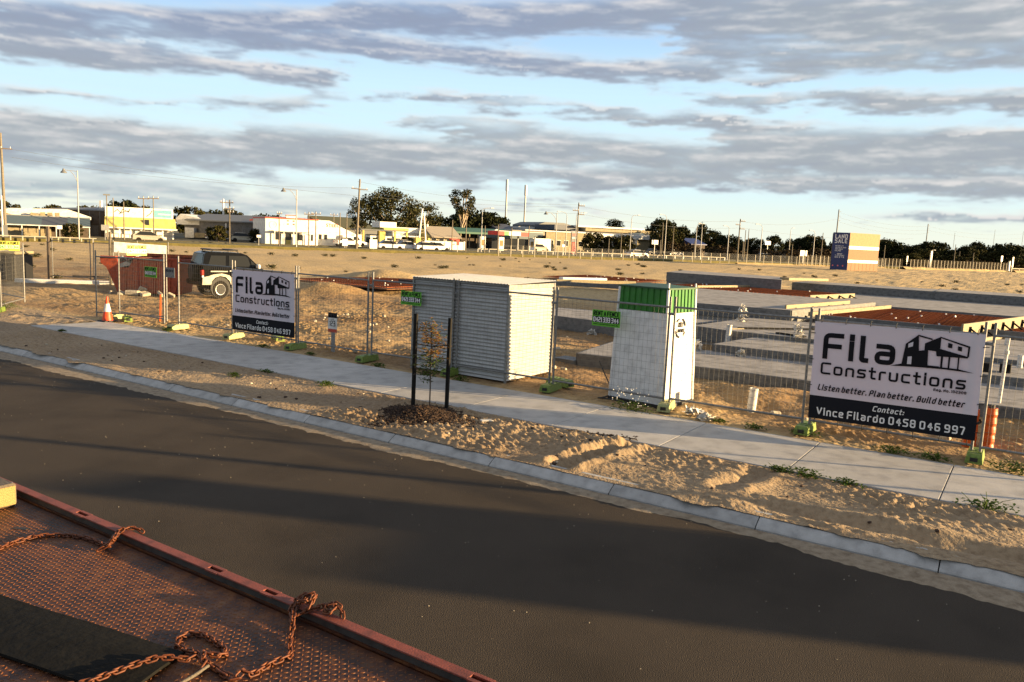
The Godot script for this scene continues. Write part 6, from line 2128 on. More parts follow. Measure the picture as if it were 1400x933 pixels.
	letters("red_letters", g, "STEEL", Vector3(43.0, 3.1, 0.02), 2.1, 0.42, 0.11, mats.shop_red)
	windows(g, "window", mats.dark_window, 41.6, 43.4, 2, 0.5, 1.0, 1.8, 0)
	slabbox("water_tank", g, mats.white, 38.6, 39.3, 0, 1.6, 3.6, 4.3)
	# 5: behind: an olive roof, then the yellow service place, small houses
	var h := place("olive_shed", "large shed with a plain olive roof behind the power pole", "building", 0, 60)
	slabbox("wall", h, mats.steel_dark, 53.0, 64.0, 0, 3.0, -16, 0)
	wedge("roof", h, mats.olive_roof, 52.6, 64.4, [0.5, 2.9, 0.5, 3.1, -16, 5.6, -16, 2.9])
	var k := place("yellow_station", "yellow and white service building beneath the big gum tree", "building", 0, 26)
	slabbox("wall", k, mats.white_wall, 50.0, 57.5, 0, 1.9, -8, 0)
	slabbox("yellow_fascia", k, mats.yellow_wall, 54.0, 58.5, 3.0, 3.4, -6, 0.6)
	slabbox("white_fascia", k, mats.white_wall, 53.6, 56.6, 3.4, 4.4, -5, -0.4)
	slabbox("canopy_slab", k, mats.grey_roof, 50.0, 58.5, 2.8, 3.0, -6, 0.5)
	for x: float in [50.3, 53.2, 56.0, 58.2]:
		slabbox("canopy_post", k, mats.yellow_wall, x, x + 0.3, 0, 2.8, 0, 0.3)
	for x: float in [51.0, 52.2, 54.8, 56.4]:
		slabbox("window", k, mats.dark_window, x, x + 0.8, 0.7, 1.6, 0, 0.03)
	slabbox("yellow_pylon", k, mats.yellow_wall, 52.8, 53.8, 0, 2.7, 1.6, 2.0)
	slabbox("white_pylon", k, mats.white, 47.8, 49.0, 0, 2.0, 3.4, 4.0)
	slabbox("white_pylon", k, mats.white, 45.6, 46.3, 0, 1.7, 3.4, 4.0)
	var l := place("flat_white_house", "white flat roofed house between gum tree and drilling rig", "building", 0, 34)
	slabbox("wall", l, mats.white_wall, 58.6, 64.4, 0, 2.6, -7, 0)
	slabbox("roof", l, mats.light_roof, 58.4, 64.7, 2.6, 3.6, -7.2, 0.4)
	slabbox("carport", l, mats.white_wall, 57.6, 63.0, 1.9, 2.1, 0.4, 3.0)
	for x: float in [57.8, 60.2, 62.8]:
		slabbox("carport_post", l, mats.white_wall, x, x + 0.12, 0, 1.9, 2.8, 2.9)
	windows(l, "window", mats.dark_window, 59.0, 64.0, 3, 0.9, 0.8, 1.6, 0)
	var m := place("cream_roof_house", "house with a broad cream tiled roof and yellow gable", "building", 0, 30)
	slabbox("wall", m, mats.cream_wall, 64.0, 69.2, 0, 2.2, -7, 0)
	wedge("roof", m, mats.tile_cream, 64.4, 70.4, [1.0, 2.0, 1.0, 2.15, -3.5, 4.1, -8, 2.15, -8, 2.0])
	wedge("gable_wall", m, mats.yellow_wall, 63.9, 64.3, [0.3, 0, 0.3, 2.2, -3.5, 3.7, -7, 2.2, -7, 0])
	windows(m, "window", mats.dark_window, 64.4, 69.0, 3, 0.9, 0.8, 1.8, 0)
	slabbox("red_stack", m, mats.signal_red, 67.4, 68.6, 1.7, 2.0, 2.0, 3.0)
	slabbox("chimney", m, mats.white_wall, 65.0, 65.3, 3.0, 4.4, -3.6, -3.2)
	var wl := place("boundary_wall", "low white wall with small grilles in front of the cream roofed house", "wall", 0, 22)
	slabbox("wall", wl, mats.white_wall, 60.4, 68.0, 0, 1.45, -0.2, 0)
	for x: float in [62.0, 63.8, 65.6]:
		slabbox("grille", wl, mats.steel_dark, x, x + 0.4, 0.9, 1.1, 0, 0.02)
	for x: float in [60.4, 64.2, 67.8]:
		slabbox("pier", wl, mats.white_wall, x - 0.12, x + 0.14, 0, 1.55, -0.25, 0.05)
	var rig := place("drilling_rig", "white and yellow drilling rig mast leaning together like a letter A", "drilling rig", 61.4, 26)
	for s: float in [-1.0, 1.0]:
		var leg := Shape.new()
		leg.bar(Vector3(s * 0.75, 0, 0), Vector3(s * 0.16, 7.0 + (0.0 if s < 0 else -0.8), 0), 0.20, 0.20)
		obj("mast_leg", leg, mats.white, rig)
	for i in 9:
		var r := Shape.new()
		var y := 0.6 + i * 0.68
		var w := lerpf(0.75, 0.18, y / 7.0)
		r.bar(Vector3(-w, y, 0), Vector3(w, y + (0.4 if i % 2 else -0.0), 0), 0.09, 0.09)
		obj("cross_brace", r, mats.cream_wall, rig)
	slabbox("yellow_engine", rig, mats.yellow_wall, -1.4, -0.5, 0, 1.9, -0.5, 0.5)
	slabbox("platform", rig, mats.white, -1.2, 1.3, 0, 0.6, -0.7, 0.9)
	# 6: fuel station, grey sheds, cream long building
	var n := place("green_roof_depot", "long depot with a dark green roof behind the street lamps", "building", 0, 45)
	wedge("roof", n, mats.green_roof, 74.6, 90.0, [0.0, 3.0, 0.0, 3.4, -5, 4.3, -9, 3.0])
	slabbox("back_wall", n, mats.brown_wall, 75.0, 89.6, 0, 3.0, -9, -4)
	for i in 8:
		slabbox("post", n, mats.cream_wall, 75.2 + i * 2.0, 75.4 + i * 2.0, 0, 3.0, -0.3, -0.1)
	gable("white_gable", n, mats.white_wall, 0, 0, -0.4, 0.1, [84.0, 3.4, 87.0, 3.4, 85.5, 4.3])
	var o := place("fuel_station", "fuel station canopy striped red, green and white", "building", 0, 30)
	for q: Array in [[78.6, 79.8, "signal_red"], [79.8, 80.8, "signal_green"], [80.8, 83.4, "white"], [83.4, 85.2, "signal_red"], [85.2, 88.4, "blue_roof"]]:
		slabbox("canopy_band", o, mats[q[2]], q[0], q[1], 3.0, 3.75, -5, 0)
	slabbox("canopy_top", o, mats.light_roof, 78.6, 88.4, 3.76, 3.86, -5, 0)
	for x: float in [76.4, 80.2, 84.0, 87.8]:
		slabbox("canopy_post", o, mats.steel_pole, x, x + 0.25, 0, 3.0, -2.6, -2.3)
	for x: float in [75.2, 79.2, 86.0]:
		slabbox("pump", o, mats.white, x, x + 1.1, 0, 2.6, -1.6, -1.0)
		slabbox("pump_face", o, mats.hoarding_cream, x + 0.2, x + 0.9, 0.9, 2.0, -1.0, -0.97)
	slabbox("kiosk", o, mats.dark_window, 81.0, 90.0, 0, 2.4, -12, -8)
	slabbox("kiosk_wall", o, mats.white_wall, 90.0, 94.4, 0, 2.7, -12, -7)
	slabbox("kiosk_fascia", o, mats.blue_roof, 80.0, 91.0, 2.4, 3.0, -12.5, -7.6)
	var tp := place("totem_sign", "tall red and black totem sign by the cream building", "sign", 93.1, 26)
	slabbox("black_head", tp, mats.steel_dark, -0.6, 0.6, 2.3, 4.2, -0.15, 0.15)
	slabbox("red_foot", tp, mats.signal_red, -0.35, 0.7, 0, 2.2, -0.15, 0.15)
	slabbox("white_line", tp, mats.white, -0.5, 0.5, 3.0, 3.15, 0.15, 0.17)
	slabbox("red_mark", tp, mats.signal_red, -0.4, 0.4, 3.5, 3.9, 0.15, 0.17)
	var p := place("grey_gable_shed", "pale grey low sheds behind the fuel station", "building", 0, 70)
	wedge("roof", p, mats.slate_roof, 98.6, 104.5, [0, 4.2, 0, 4.5, -8, 6.0, -8, 4.2])
	slabbox("white_roof", p, mats.light_roof, 104.0, 110.4, 4.9, 5.5, -8, 0)
	slabbox("wall", p, mats.white_wall, 98.6, 110.2, 0, 4.2, -8, -0.2)
	slabbox("white_front", p, mats.white_wall, 105.8, 110.0, 4.2, 4.9, -6, 0)
	var q2 := place("grey_shed", "big mid grey shed with round vents behind the double street lamp", "building", 0, 74)
	gable("wall", q2, mats.grey_roof, 0, 0, -14, 0, [111.6, 0, 123.0, 0, 123.0, 6.3, 119.6, 7.0, 114.0, 7.0, 111.6, 6.2])
	slabbox("white_side", q2, mats.light_roof, 123.0, 131.0, 4.2, 6.6, -14, -1.0)
	for x: float in [110.0, 112.4, 116.6, 117.6, 125.8]:
		var vn := Shape.new()
		vn.lathe(PackedVector2Array([Vector2(0.0, 0.0), Vector2(0.42, 0.0), Vector2(0.46, 0.3), Vector2(0.3, 0.6), Vector2(0.0, 0.65)]), 12, Transform3D(Basis(), Vector3(x, 4.7 if x < 113.0 else 4.0, 0.6)))
		obj("round_vent", vn, mats.steel_dark, q2)
	var r2 := place("cream_office", "flat cream office block behind the red totem sign", "building", 0, 50)
	slabbox("wall", r2, mats.cream_wall, 100.6, 111.6, 0, 4.3, -10, 0)
	slabbox("roof_edge", r2, mats.light_roof, 95.0, 111.8, 4.3, 4.55, -10, 0.3)
	slabbox("brown_roof", r2, mats.tile_cream, 92.0, 102.0, 3.4, 4.3, -10, -0.2)
	windows(r2, "window", mats.dark_window, 101.0, 111.0, 5, 1.0, 1.2, 2.4, 0)
	slabbox("low_wing", r2, mats.cream_wall, 93.5, 100.6, 0, 2.7, -8, -0.6)
	var u := place("cream_long_hall", "long low hall with white roof stripes and cream walls left of the trees", "building", 0, 56)
	slabbox("roof_band", u, mats.slate_roof, 108.6, 134.5, 5.0, 6.2, -14, -4)
	slabbox("white_band", u, mats.light_roof, 114.0, 134.5, 5.9, 6.3, -4, -2.5)
	slabbox("cream_band", u, mats.cream_wall, 116.0, 138.0, 5.0, 5.7, -4, -1.6)
	wedge("fascia", u, mats.light_roof, 112.5, 136.5, [0.0, 3.5, 0.0, 4.5, -3.0, 4.9, -3.0, 3.5])
	slabbox("wall", u, mats.white_wall, 113.0, 136.2, 0, 3.5, -12, -1.5)
	slabbox("cream_end", u, mats.cream_wall, 131.0, 137.6, 0, 3.6, -12, -0.8)
	windows(u, "window", mats.dark_window, 118.0, 131.0, 6, 1.2, 1.0, 2.4, -1.5)
	for i in 5:
		slabbox("pillar", u, mats.white_wall, 117.4 + i * 3.2, 117.8 + i * 3.2, 0, 3.5, -0.6, -0.2)
	var bl := place("blue_roof_hut", "small hut with a blue roof among the trees", "building", 143.4, 48)
	slabbox("wall", bl, mats.brown_wall, -2.2, 2.2, 0, 2.9, -4, 0)
	wedge("roof", bl, mats.navy, -2.5, 2.5, [0.4, 2.8, 0.4, 3.0, -4, 4.4, -4, 2.8])
	slabbox("door", bl, mats.dark_window, -0.5, 0.4, 0, 2.0, 0, 0.04)
	# the land sale hoarding: two faces on a frame
	var hd := thing("land_sale_hoarding", "two sided hoarding on the field with a blue land sale face and striped orange face", "hoarding", Vector3(53.2, -0.05, -128.7), 0.0)
	var y1 := 6.05
	var faces := [["blue_face", Vector3(-2.0, 0, -1.75), Vector3.ZERO], ["striped_face", Vector3.ZERO, Vector3(6.3, 0, -3.3)]]
	for q: Array in faces:
		var p0: Vector3 = q[1]
		var p1: Vector3 = q[2]
		var dir := (p1 - p0).normalized()
		var out := dir.cross(Vector3.UP)
		if out.z < 0.0:
			out = -out
		var len := p0.distance_to(p1)
		var fr := Node3D.new()
		fr.name = q[0]
		hd.add_child(fr, true)
		fr.position = p0
		fr.basis = Basis(dir, Vector3.UP, dir.cross(Vector3.UP))
		if q[0] == "blue_face":
			slabbox("board", fr, mats.navy, 0, len, 0.1, y1, -0.1, 0)
			letters("sale_word_upper", fr, "LAND", Vector3(0.35, 5.15, 0.004), 1.95, 0.58, 0.13, mats.print_white)
			letters("sale_word_lower", fr, "SALE", Vector3(0.35, 4.42, 0.004), 1.95, 0.58, 0.13, mats.print_white)
			for i in 4:
				letters("small_line", fr, ["NOW SELLING", "INDUSTRIAL LOTS", "FROM 1000 SQM", "CALL TODAY"][i], Vector3(0.5, 3.85 - i * 0.26, 0.004), [1.3, 1.7, 1.3, 1.0][i], 0.14, 0.035, mats.print_white)
			for i in 3:
				letters("contact_line", fr, ["CONTACT", "THE AGENT", "ON SITE"][i], Vector3([0.9, 0.55, 0.55][i], 2.55 - i * 0.26, 0.004), [0.8, 1.5, 1.5][i], 0.16, 0.04, mats.print_white)
			for i in 3:
				var dt := Shape.new()
				dt.lathe(PackedVector2Array([Vector2(0.0, 0.02), Vector2(0.12, 0.02), Vector2(0.12, 0.0)]), 12, Transform3D(Basis.from_euler(Vector3(PI / 2, 0, 0)), Vector3(0.35 + i * 0.8, 0.75, 0)))
				obj("pink_dot", dt, mats.pink_dot, fr)
		else:
			for w: Array in [["cream_band", 3.95, y1, "hoarding_cream"], ["white_stripe", 3.45, 3.95, "white"], ["orange_band", 1.75, 3.45, "hoarding_orange"], ["white_stripe", 1.30, 1.75, "white"], ["orange_band", 0.05, 1.30, "hoarding_orange"]]:
				slabbox(w[0], fr, mats[w[3]], 0.03, len, w[1], w[2], -0.1, 0)
			for i in 7:
				slabbox("joint_cover", fr, mats.hoarding_orange, 0.9 * (i + 1) - 0.02, 0.9 * (i + 1) + 0.02, 0.1, 1.25, 0, 0.02)
	for q: Array in [[-1.9, -1.9], [6.1, -3.5], [0.1, -0.4], [3.2, -3.0]]:
		var ps := Shape.new()
		ps.tube(Vector3(q[0], 0, q[1]), Vector3(q[0], 5.9, q[1]), 0.12)
		obj("support_post", ps, mats.wood_dark, hd)
	far_fences()


func far_fences() -> void:
	# left: low white post and rail barrier along the edge of the field
	var t := place("post_and_rail", "low white post and rail barrier along the left edge of the field", "barrier", 0, 0)
	var rl := Shape.new()
	rl.bar(Vector3(-14, 0.34, 0), Vector3(9.6, 0.34, 0), 0.08, 0.10)
	obj("rail", rl, mats.fence_pale, t)
	for i in 20:
		var p := Shape.new()
		p.box(Vector3(-13.6 + i * 1.2, 0.12, 0), Vector3(0.12, 0.56, 0.12))
		obj("post", p, mats.fence_pale, t)
	# middle and right: wire fence on slim pale posts, then a taller pale mesh fence
	for q: Array in [["wire_fence", "wire fence on white posts along the middle of the far field edge", 64.0, 152.0, 2.1, 1.45, 0.085, 0.6], ["mesh_boundary_fence", "pale mesh fence on close posts left of the land sale hoarding", 127.0, 156.5, 1.1, 1.75, 0.09, 0.0], ["mesh_boundary_fence", "pale mesh fence on close posts right of the land sale hoarding", 159.0, 192.5, 1.1, 1.75, 0.09, 0.0], ["low_far_rail", "low pale rail beside the far road at the right edge", 194.0, 240.0, 3.0, 0.7, 0.16, 0.0]]:
		var f := place(q[0], q[1], "fence", 0, q[7])
		var x: float = q[2]
		while x <= q[3]:
			var p := Shape.new()
			p.box(Vector3(x, q[5] / 2.0 - 0.15, 0), Vector3(q[6], q[5] + 0.3, q[6]))
			obj("post", p, mats.fence_pale, f)
			x += q[4]
		var w := Shape.new()
		for i in 7:
			var y: float = q[5] * (0.12 + i * 0.145)
			w.bar(Vector3(q[2], y, 0), Vector3(q[3], y, 0), 0.012, 0.014)
		if q[0] != "low_far_rail":
			x = q[2]
			while x < q[3]:
				w.bar(Vector3(x, 0.05, 0), Vector3(x, q[5], 0), 0.012, 0.012, Vector3.RIGHT)
				x += 0.28
		setting(obj("wires", w, mats.steel_dark if q[0] == "wire_fence" else mats.wood_pole, f), "stuff")
		if q[0] == "low_far_rail":
			var r := Shape.new()
			r.bar(Vector3(q[2], 0.6, 0), Vector3(q[3], 0.6, 0), 0.1, 0.16)
			obj("rail", r, mats.fence_pale, f)
	var br := place("road_barrier", "white crash barrier along the far road in front of the fuel station", "barrier", 0, 8)
	var rr := Shape.new()
	rr.bar(Vector3(64, 0.62, 0), Vector3(116, 0.62, 0), 0.06, 0.14)
	obj("rail", rr, mats.fence_pale, br)
	for i in 27:
		var p := Shape.new()
		p.box(Vector3(64 + i * 2.0, 0.3, -0.06), Vector3(0.14, 0.7, 0.1))
		obj("post", p, mats.steel_pole, br)
	var ep := place("end_post", "tall white post at the end of the pale mesh fence", "post", 193.0, 0.0)
	slabbox("shaft", ep, mats.white, -0.15, 0.15, 0, 2.2, -0.15, 0.15)
	slabbox("cap", ep, mats.cream_wall, -0.2, 0.2, 2.2, 2.32, -0.2, 0.2)
	# small boards and boxes dotted along the far road
	for q: Array in [[5.6, 5.0, 1.7, 0.55, 0.45, "white", "small white board on a post beyond the left barrier"], [10.6, 5.2, 2.0, 0.9, 0.7, "steel_pole", "grey road sign seen from behind, left of the yellow factory"], [29.2, 4.0, 1.5, 0.55, 0.35, "white", "white letterbox on a post in front of the grey warehouse"], [76.6, 2.5, 1.9, 0.5, 0.4, "white", "small white sign on a post in front of the fuel station"], [113.0, 26.0, 3.4, 1.6, 0.9, "white", "white board among the bushes left of the far trees"], [135.6, 7.0, 2.6, 1.9, 1.1, "steel_pole", "grey back of a large road sign at the far tree line"], [148.8, 30.0, 4.4, 1.7, 0.9, "white", "white and red board above the far bushes"], [164.6, 5.0, 2.4, 0.4, 1.2, "white", "slim white sign left of the land sale hoarding"], [172.6, 5.0, 3.7, 0.42, 2.6, "white", "tall slim white banner sign right of the hoarding"], [201.0, 4.0, 3.2, 0.5, 2.4, "white", "slim white pylon sign near the right edge"], [206.5, 10.0, 3.4, 0.7, 1.4, "white", "second slim white sign near the right edge"], [41.4, 5.0, 1.4, 0.8, 1.0, "white", "white cabinet beneath the slim poles by the white shop"], [45.0, 3.0, 1.5, 1.1, 1.3, "white", "white cabinet at the foot of the leaning power pole"], [58.4, 3.4, 2.0, 0.45, 0.9, "signal_red", "small red sign by the low white wall"]]:
		var s := place("roadside_sign", q[6], "sign", q[0], q[1])
		slabbox("post", s, mats.steel_pole, -0.05, 0.05, -0.1, q[2] - q[4], -0.05, 0.0)
		slabbox("board", s, mats[q[5]], -q[3] / 2, q[3] / 2, q[2] - q[4], q[2], 0.0, 0.05)


# ------------------------------------------------------------------ poles, lamps and wires
func power_pole(label: String, s: float, tt: float, high: float, arms: Array, m: Material, lean := 0.0, called := "power_pole", thick := 0.14) -> Node3D:
	var t := place(called, label, "power pole", s, tt)
	t.rotation.z = lean
	var p := Shape.new()
	p.tube(Vector3(0, -0.4, 0), Vector3(0, high, 0), thick, thick * 0.62, 10)
	obj("shaft", p, m, t)
	for a: Array in arms:   # height, from, to
		var x := Shape.new()
		x.bar(Vector3(a[1], a[0], 0.12), Vector3(a[2], a[0], 0.12), 0.10, 0.12)
		obj("crossarm", x, mats.wood_dark, t)
		for k in 3:
			var i := Shape.new()
			var px := lerpf(a[1], a[2], 0.08 + 0.42 * k)
			i.tube(Vector3(px, a[0] + 0.06, 0.12), Vector3(px, a[0] + 0.26, 0.12), 0.045, -1.0, 6)
			obj("insulator", i, mats.light_roof, t)
	return t


func street_lamp(label: String, s: float, tt: float, high: float, reach: float, old := false, double := false) -> void:
	var t := place("street_lamp", label, "street lamp", s, tt)
	var p := Shape.new()
	p.tube(Vector3(0, -0.3, 0), Vector3(0, high, 0), 0.10, 0.06, 10)
	obj("column", p, mats.steel_pole, t)
	var sides := [1.0, -1.0] if double else [1.0]
	for k: float in sides:
		var r := reach * k
		var a := Shape.new()
		if old:
			a.tube(Vector3(0, high - 0.1, 0), Vector3(r, high - 0.02, 0), 0.035, -1.0, 6)
			a.path(PackedVector3Array([Vector3(0, high - 1.5, 0), Vector3(r * 0.12, high - 0.9, 0), Vector3(r * 0.3, high - 0.45, 0), Vector3(r * 0.52, high - 0.12, 0)]), 0.035, 6)
		else:
			a.path(PackedVector3Array([Vector3(0, high - 0.1, 0), Vector3(r * 0.05, high + 0.35, 0), Vector3(r * 0.25, high + 0.62, 0), Vector3(r * 0.6, high + 0.72, 0), Vector3(r, high + 0.75, 0)]), 0.04, 6)
		obj("bracket", a, mats.steel_pole, t)
		var h := Shape.new()
		if old:
			h.lathe(PackedVector2Array([Vector2(0.0, 0.16), Vector2(0.10, 0.15), Vector2(0.14, -0.05), Vector2(0.36, -0.30), Vector2(0.36, -0.36), Vector2(0.0, -0.36)]), 14, Transform3D(Basis(), Vector3(r, high - 0.02, 0)))
		else:
			h.cbox(Vector3(r * 1.05, high + 0.74, 0), Vector3(0.62, 0.12, 0.26), 0.04)
		obj("lantern", h, mats.steel_dark if old else mats.light_roof, t)


func far_poles() -> void:
	var w: Material = mats.wood_pole
	var big := power_pole("tall pale power pole at the left edge of the view", 0.0, 4.0, 12.2, [[10.4, -1.1, 1.1]], w, 0.012, "power_pole", 0.19)
	slabbox("dark_foot", big, mats.steel_dark, -0.22, 0.22, 0, 1.5, -0.22, 0.22)
	power_pole("short white pole beside the leftmost tall power pole", -0.5, 6.5, 5.0, [], mats.white)
	power_pole("leaning power pole with one crossarm left of the big gum tree", 42.5, 3.0, 9.9, [[8.5, -1.2, 1.2]], w, -0.035, "power_pole", 0.18)
	power_pole("power pole with three staggered arms in the centre right", 78.8, 2.0, 8.7, [[8.2, 0.0, 1.1], [7.4, -1.1, 0.0], [6.8, 0.0, 1.1]], w)
	power_pole("power pole with three staggered arms before the right tree line", 113.4, 2.0, 7.8, [[7.4, 0.0, 1.1], [6.7, -1.1, 0.0], [6.0, 0.0, 1.1]], w, -0.01)
	power_pole("power pole with stacked arms in front of the grey warehouse", 26.0, 8.0, 6.1, [[5.7, -1.3, 0.5], [4.9, -0.6, 0.6], [4.4, -0.3, 0.5]], w)
	var many := [[10.9, 10.0, 5.8, 1, "first thin pole in front of the yellow factory, topped by a float switch"], [11.7, 12.0, 5.6, 0, "second thin pole at the left end of the yellow factory"], [12.9, 10.0, 5.1, 0, "third thin pole in front of the yellow factory"], [15.3, 10.0, 6.0, 2, "fourth thin pole with a crossarm in front of the yellow factory"], [16.5, 10.0, 6.1, 2, "fifth thin pole with a crossarm in front of the yellow factory"],
		[31.9, 4.0, 4.7, 3, "short dark pole in front of the white shop"], [36.4, 6.0, 5.0, 2, "crossarmed pole at the right part of the white shop"], [37.4, 6.0, 5.1, 2, "second crossarmed pole at the right part of the white shop"], [40.9, 6.0, 5.1, 0, "bare pole before the white annexe"], [41.9, 6.0, 5.0, 0, "bare pole right of the white annexe"], [46.4, 30.0, 5.5, 2, "far crossarmed pole behind the white annexe"],
		[57.7, 4.0, 4.9, 0, "thin pole right of the drilling rig"], [60.0, 4.0, 5.0, 0, "thin pole before the cream roofed house"], [63.2, 4.0, 4.3, 0, "thin pole right of the low white wall"], [66.0, 5.0, 4.6, 0, "thin pole before the green roofed depot"], [68.4, 5.0, 4.2, 0, "second thin pole before the green roofed depot"], [71.0, 4.0, 4.6, 0, "thin pole at the fuel station entrance"],
		[99.2, 6.0, 6.4, 0, "left of two slim poles before the dark trees"], [112.9, 20.0, 6.2, 0, "slim pole between the two dark tree clumps"], [118.8, 6.0, 6.0, 0, "slim pole just right of the staggered arm pole"], [121.5, 8.0, 6.2, 0, "second slim pole right of the staggered arm pole"], [115.6, 3.0, 3.8, 0, "stubby pole beside the staggered arm pole"], [105.0, 4.0, 3.6, 0, "stubby pole before the dark bushes"], [129.2, 4.0, 3.8, 0, "pole before the middle of the right tree line"], [139.5, 6.0, 6.3, 0, "slim pole left of the land sale hoarding"], [142.0, 5.0, 4.0, 0, "short pole left of the land sale hoarding"],
		[158.4, 6.0, 4.5, 0, "white pole right of the land sale hoarding"], [185.1, 8.0, 5.5, 0, "tall pole before the right tree line"], [189.0, 6.0, 3.8, 0, "short pole before the right tree line"], [94.6, 12.0, 4.4, 0, "thin white pole by the red totem sign"], [89.2, 8.0, 3.2, 0, "low white pole left of the totem sign"], [102.0, 10.0, 3.4, 0, "low white pole before the cream long hall"], [196.0, 14.0, 4.0, 0, "pole in the shade at the right edge"]]
	for q: Array in many:
		var t := power_pole(q[4], q[0], q[1], q[2], [[q[2] - 0.35, -0.7, 0.7]] if q[3] == 2 else ([[q[2] - 0.2, -0.35, 0.35]] if q[3] == 3 else []), mats.wood_dark if q[3] == 3 else w, 0.0, "thin_pole", 0.10)
		t.set_meta("category", "pole")
		if q[3] == 1:
			slabbox("head", t, mats.steel_dark, -0.4, 0.4, q[2], q[2] + 0.18, -0.1, 0.1)
	# transmission poles, masts
	for q: Array in [[145.6, 8.0, 11.3, "tall grey transmission pole beside the land sale hoarding"], [205.5, 30.0, 11.0, "second tall transmission pole among the right trees"], [262.0, 60.0, 10.6, "thin distant mast right of the second transmission pole"], [316.0, 80.0, 13.6, "distant striped mast near the right edge"], [300.0, 60.0, 12.6, "last distant mast at the right edge"]]:
		var t := power_pole(q[3], q[0], q[1], q[2], [], mats.steel_dark, -0.012, "transmission_pole", 0.17 if q[2] > 10.7 and q[0] < 250.0 else 0.08)
		if q[0] < 250.0:
			for y: float in [0.96, 0.88, 0.80]:
				var a := Shape.new()
				a.tube(Vector3(0, q[2] * y, 0), Vector3(0.75, q[2] * y + 0.06, 0), 0.035, -1.0, 6)
				obj("stub_arm", a, mats.steel_dark, t)
	for q: Array in [[-8.0, -551.0, 41.6, "left of two tall distant radio masts"], [4.9, -560.0, 39.0, "right of two tall distant radio masts"]]:
		var t := thing("radio_mast", q[3], "radio mast", Vector3(q[0], 0, q[1]))
		var p := Shape.new()
		p.tube(Vector3(0, 0, 0), Vector3(0, q[2], 0), 0.75, 0.5, 8)
		obj("shaft", p, mats.steel_pole, t)
		var h := Shape.new()
		h.tube(Vector3(0, q[2] * 0.82, 0), Vector3(0, q[2], 0), 0.95, 0.95, 8)
		obj("antenna_sleeve", h, mats.light_roof, t)
	var ch := place("white_flue", "slim white flue above the grey warehouse roof", "flue", 32.2, 60)
	var cs := Shape.new()
	cs.tube(Vector3(0, 0, 0), Vector3(0, 7.7, 0), 0.18)
	obj("shaft", cs, mats.white, ch)
	street_lamp("old style street lamp left, before the brown warehouse", 7.7, 3.0, 8.4, -1.45, true)
	street_lamp("old style street lamp before the white shop", 33.8, 2.0, 7.8, -1.75, true)
	street_lamp("double headed street lamp before the cream office", 77.2, 6.0, 7.0, -2.1, true)
	for q: Array in [[66.4, 12.0, 6.6, 1.7, "curved street lamp right of the lone gum tree"], [84.0, 14.0, 6.8, -1.7, "first curved street lamp behind the double headed one"], [86.0, 14.0, 6.9, 1.7, "second curved street lamp left of the totem sign"], [102.4, 20.0, 7.3, 1.6, "curved street lamp over the cream long hall"], [99.9, 6.0, 7.1, -1.3, "curved street lamp before the dark trees"], [118.8, 20.0, 6.4, 1.6, "curved street lamp between the dark tree clumps"], [120.2, 20.0, 6.5, -0.8, "small curved lamp between the dark tree clumps"], [126.9, 10.0, 6.6, -1.5, "curved street lamp before the right tree line"], [117.4, 9.0, 5.9, -1.2, "curved lamp by the second staggered arm pole"], [137.2, 6.0, 5.9, -1.3, "curved lamp left of the land sale hoarding"], [160.0, 34.0, 7.2, 0.8, "far lamp over the right tree line"], [173.6, 6.0, 3.2, 1.2, "short lamp by the slim banner sign"], [184.2, 26.0, 4.8, 0.4, "lamp before the right trees"]]:
		street_lamp(q[4], q[0], q[1], q[2], q[3])
	# lines sagging between the poles
	var runs := [[F(0, 4, 10.75), F(78.8, 2, 8.2), 1.6, "upper power line from the left pole across the sky"], [F(0, 4, 10.7) + Vector3(1.0, -1.0, 0), F(42.5, 3, 8.9), 0.9, "lower power line from the left pole"], [F(42.5, 3, 9.8), F(78.8, 2, 8.6), 0.8, "power line from the leaning pole to the centre"], [F(42.5, 3, 8.7), F(78.8, 2, 7.2), 0.8, "lower power line from the leaning pole to the centre"],
		[F(78.8, 2, 8.4), F(113.4, 2, 7.6), 0.8, "power line between the two staggered arm poles"], [F(78.8, 2, 7.2), F(113.4, 2, 6.4), 0.8, "lower power line between the two staggered arm poles"], [F(113.4, 2, 7.6), F(145.6, 8, 9.6), 0.9, "power line from the staggered arm pole to the tall grey pole"], [F(113.4, 2, 6.5), F(170, 8, 6.5), 0.9, "low power line along the right tree line"], [F(145.6, 8, 11.0), F(205.5, 30, 10.6), 1.0, "top line between the transmission poles"], [F(145.6, 8, 10.0), F(205.5, 30, 9.6), 1.0, "second line between the transmission poles"], [F(145.6, 8, 9.1), F(205.5, 30, 8.7), 1.0, "third line between the transmission poles"], [F(205.5, 30, 10.6), F(300, 60, 12), 1.2, "top line leaving the view on the right"], [F(205.5, 30, 9.6), F(300, 60, 10.5), 1.2, "lower line leaving the view on the right"]]
	for q: Array in runs:
		var sh := Shape.new()
		var pts := PackedVector3Array()
		for i in 25:
			var u := i / 24.0
			pts.append(q[0].lerp(q[1], u) - Vector3(0, q[2] * 4.0 * u * (1.0 - u), 0))
		sh.path(pts, 0.013, 4)
		tag(obj("power_line", sh, mats.steel_dark), q[3], "power line")


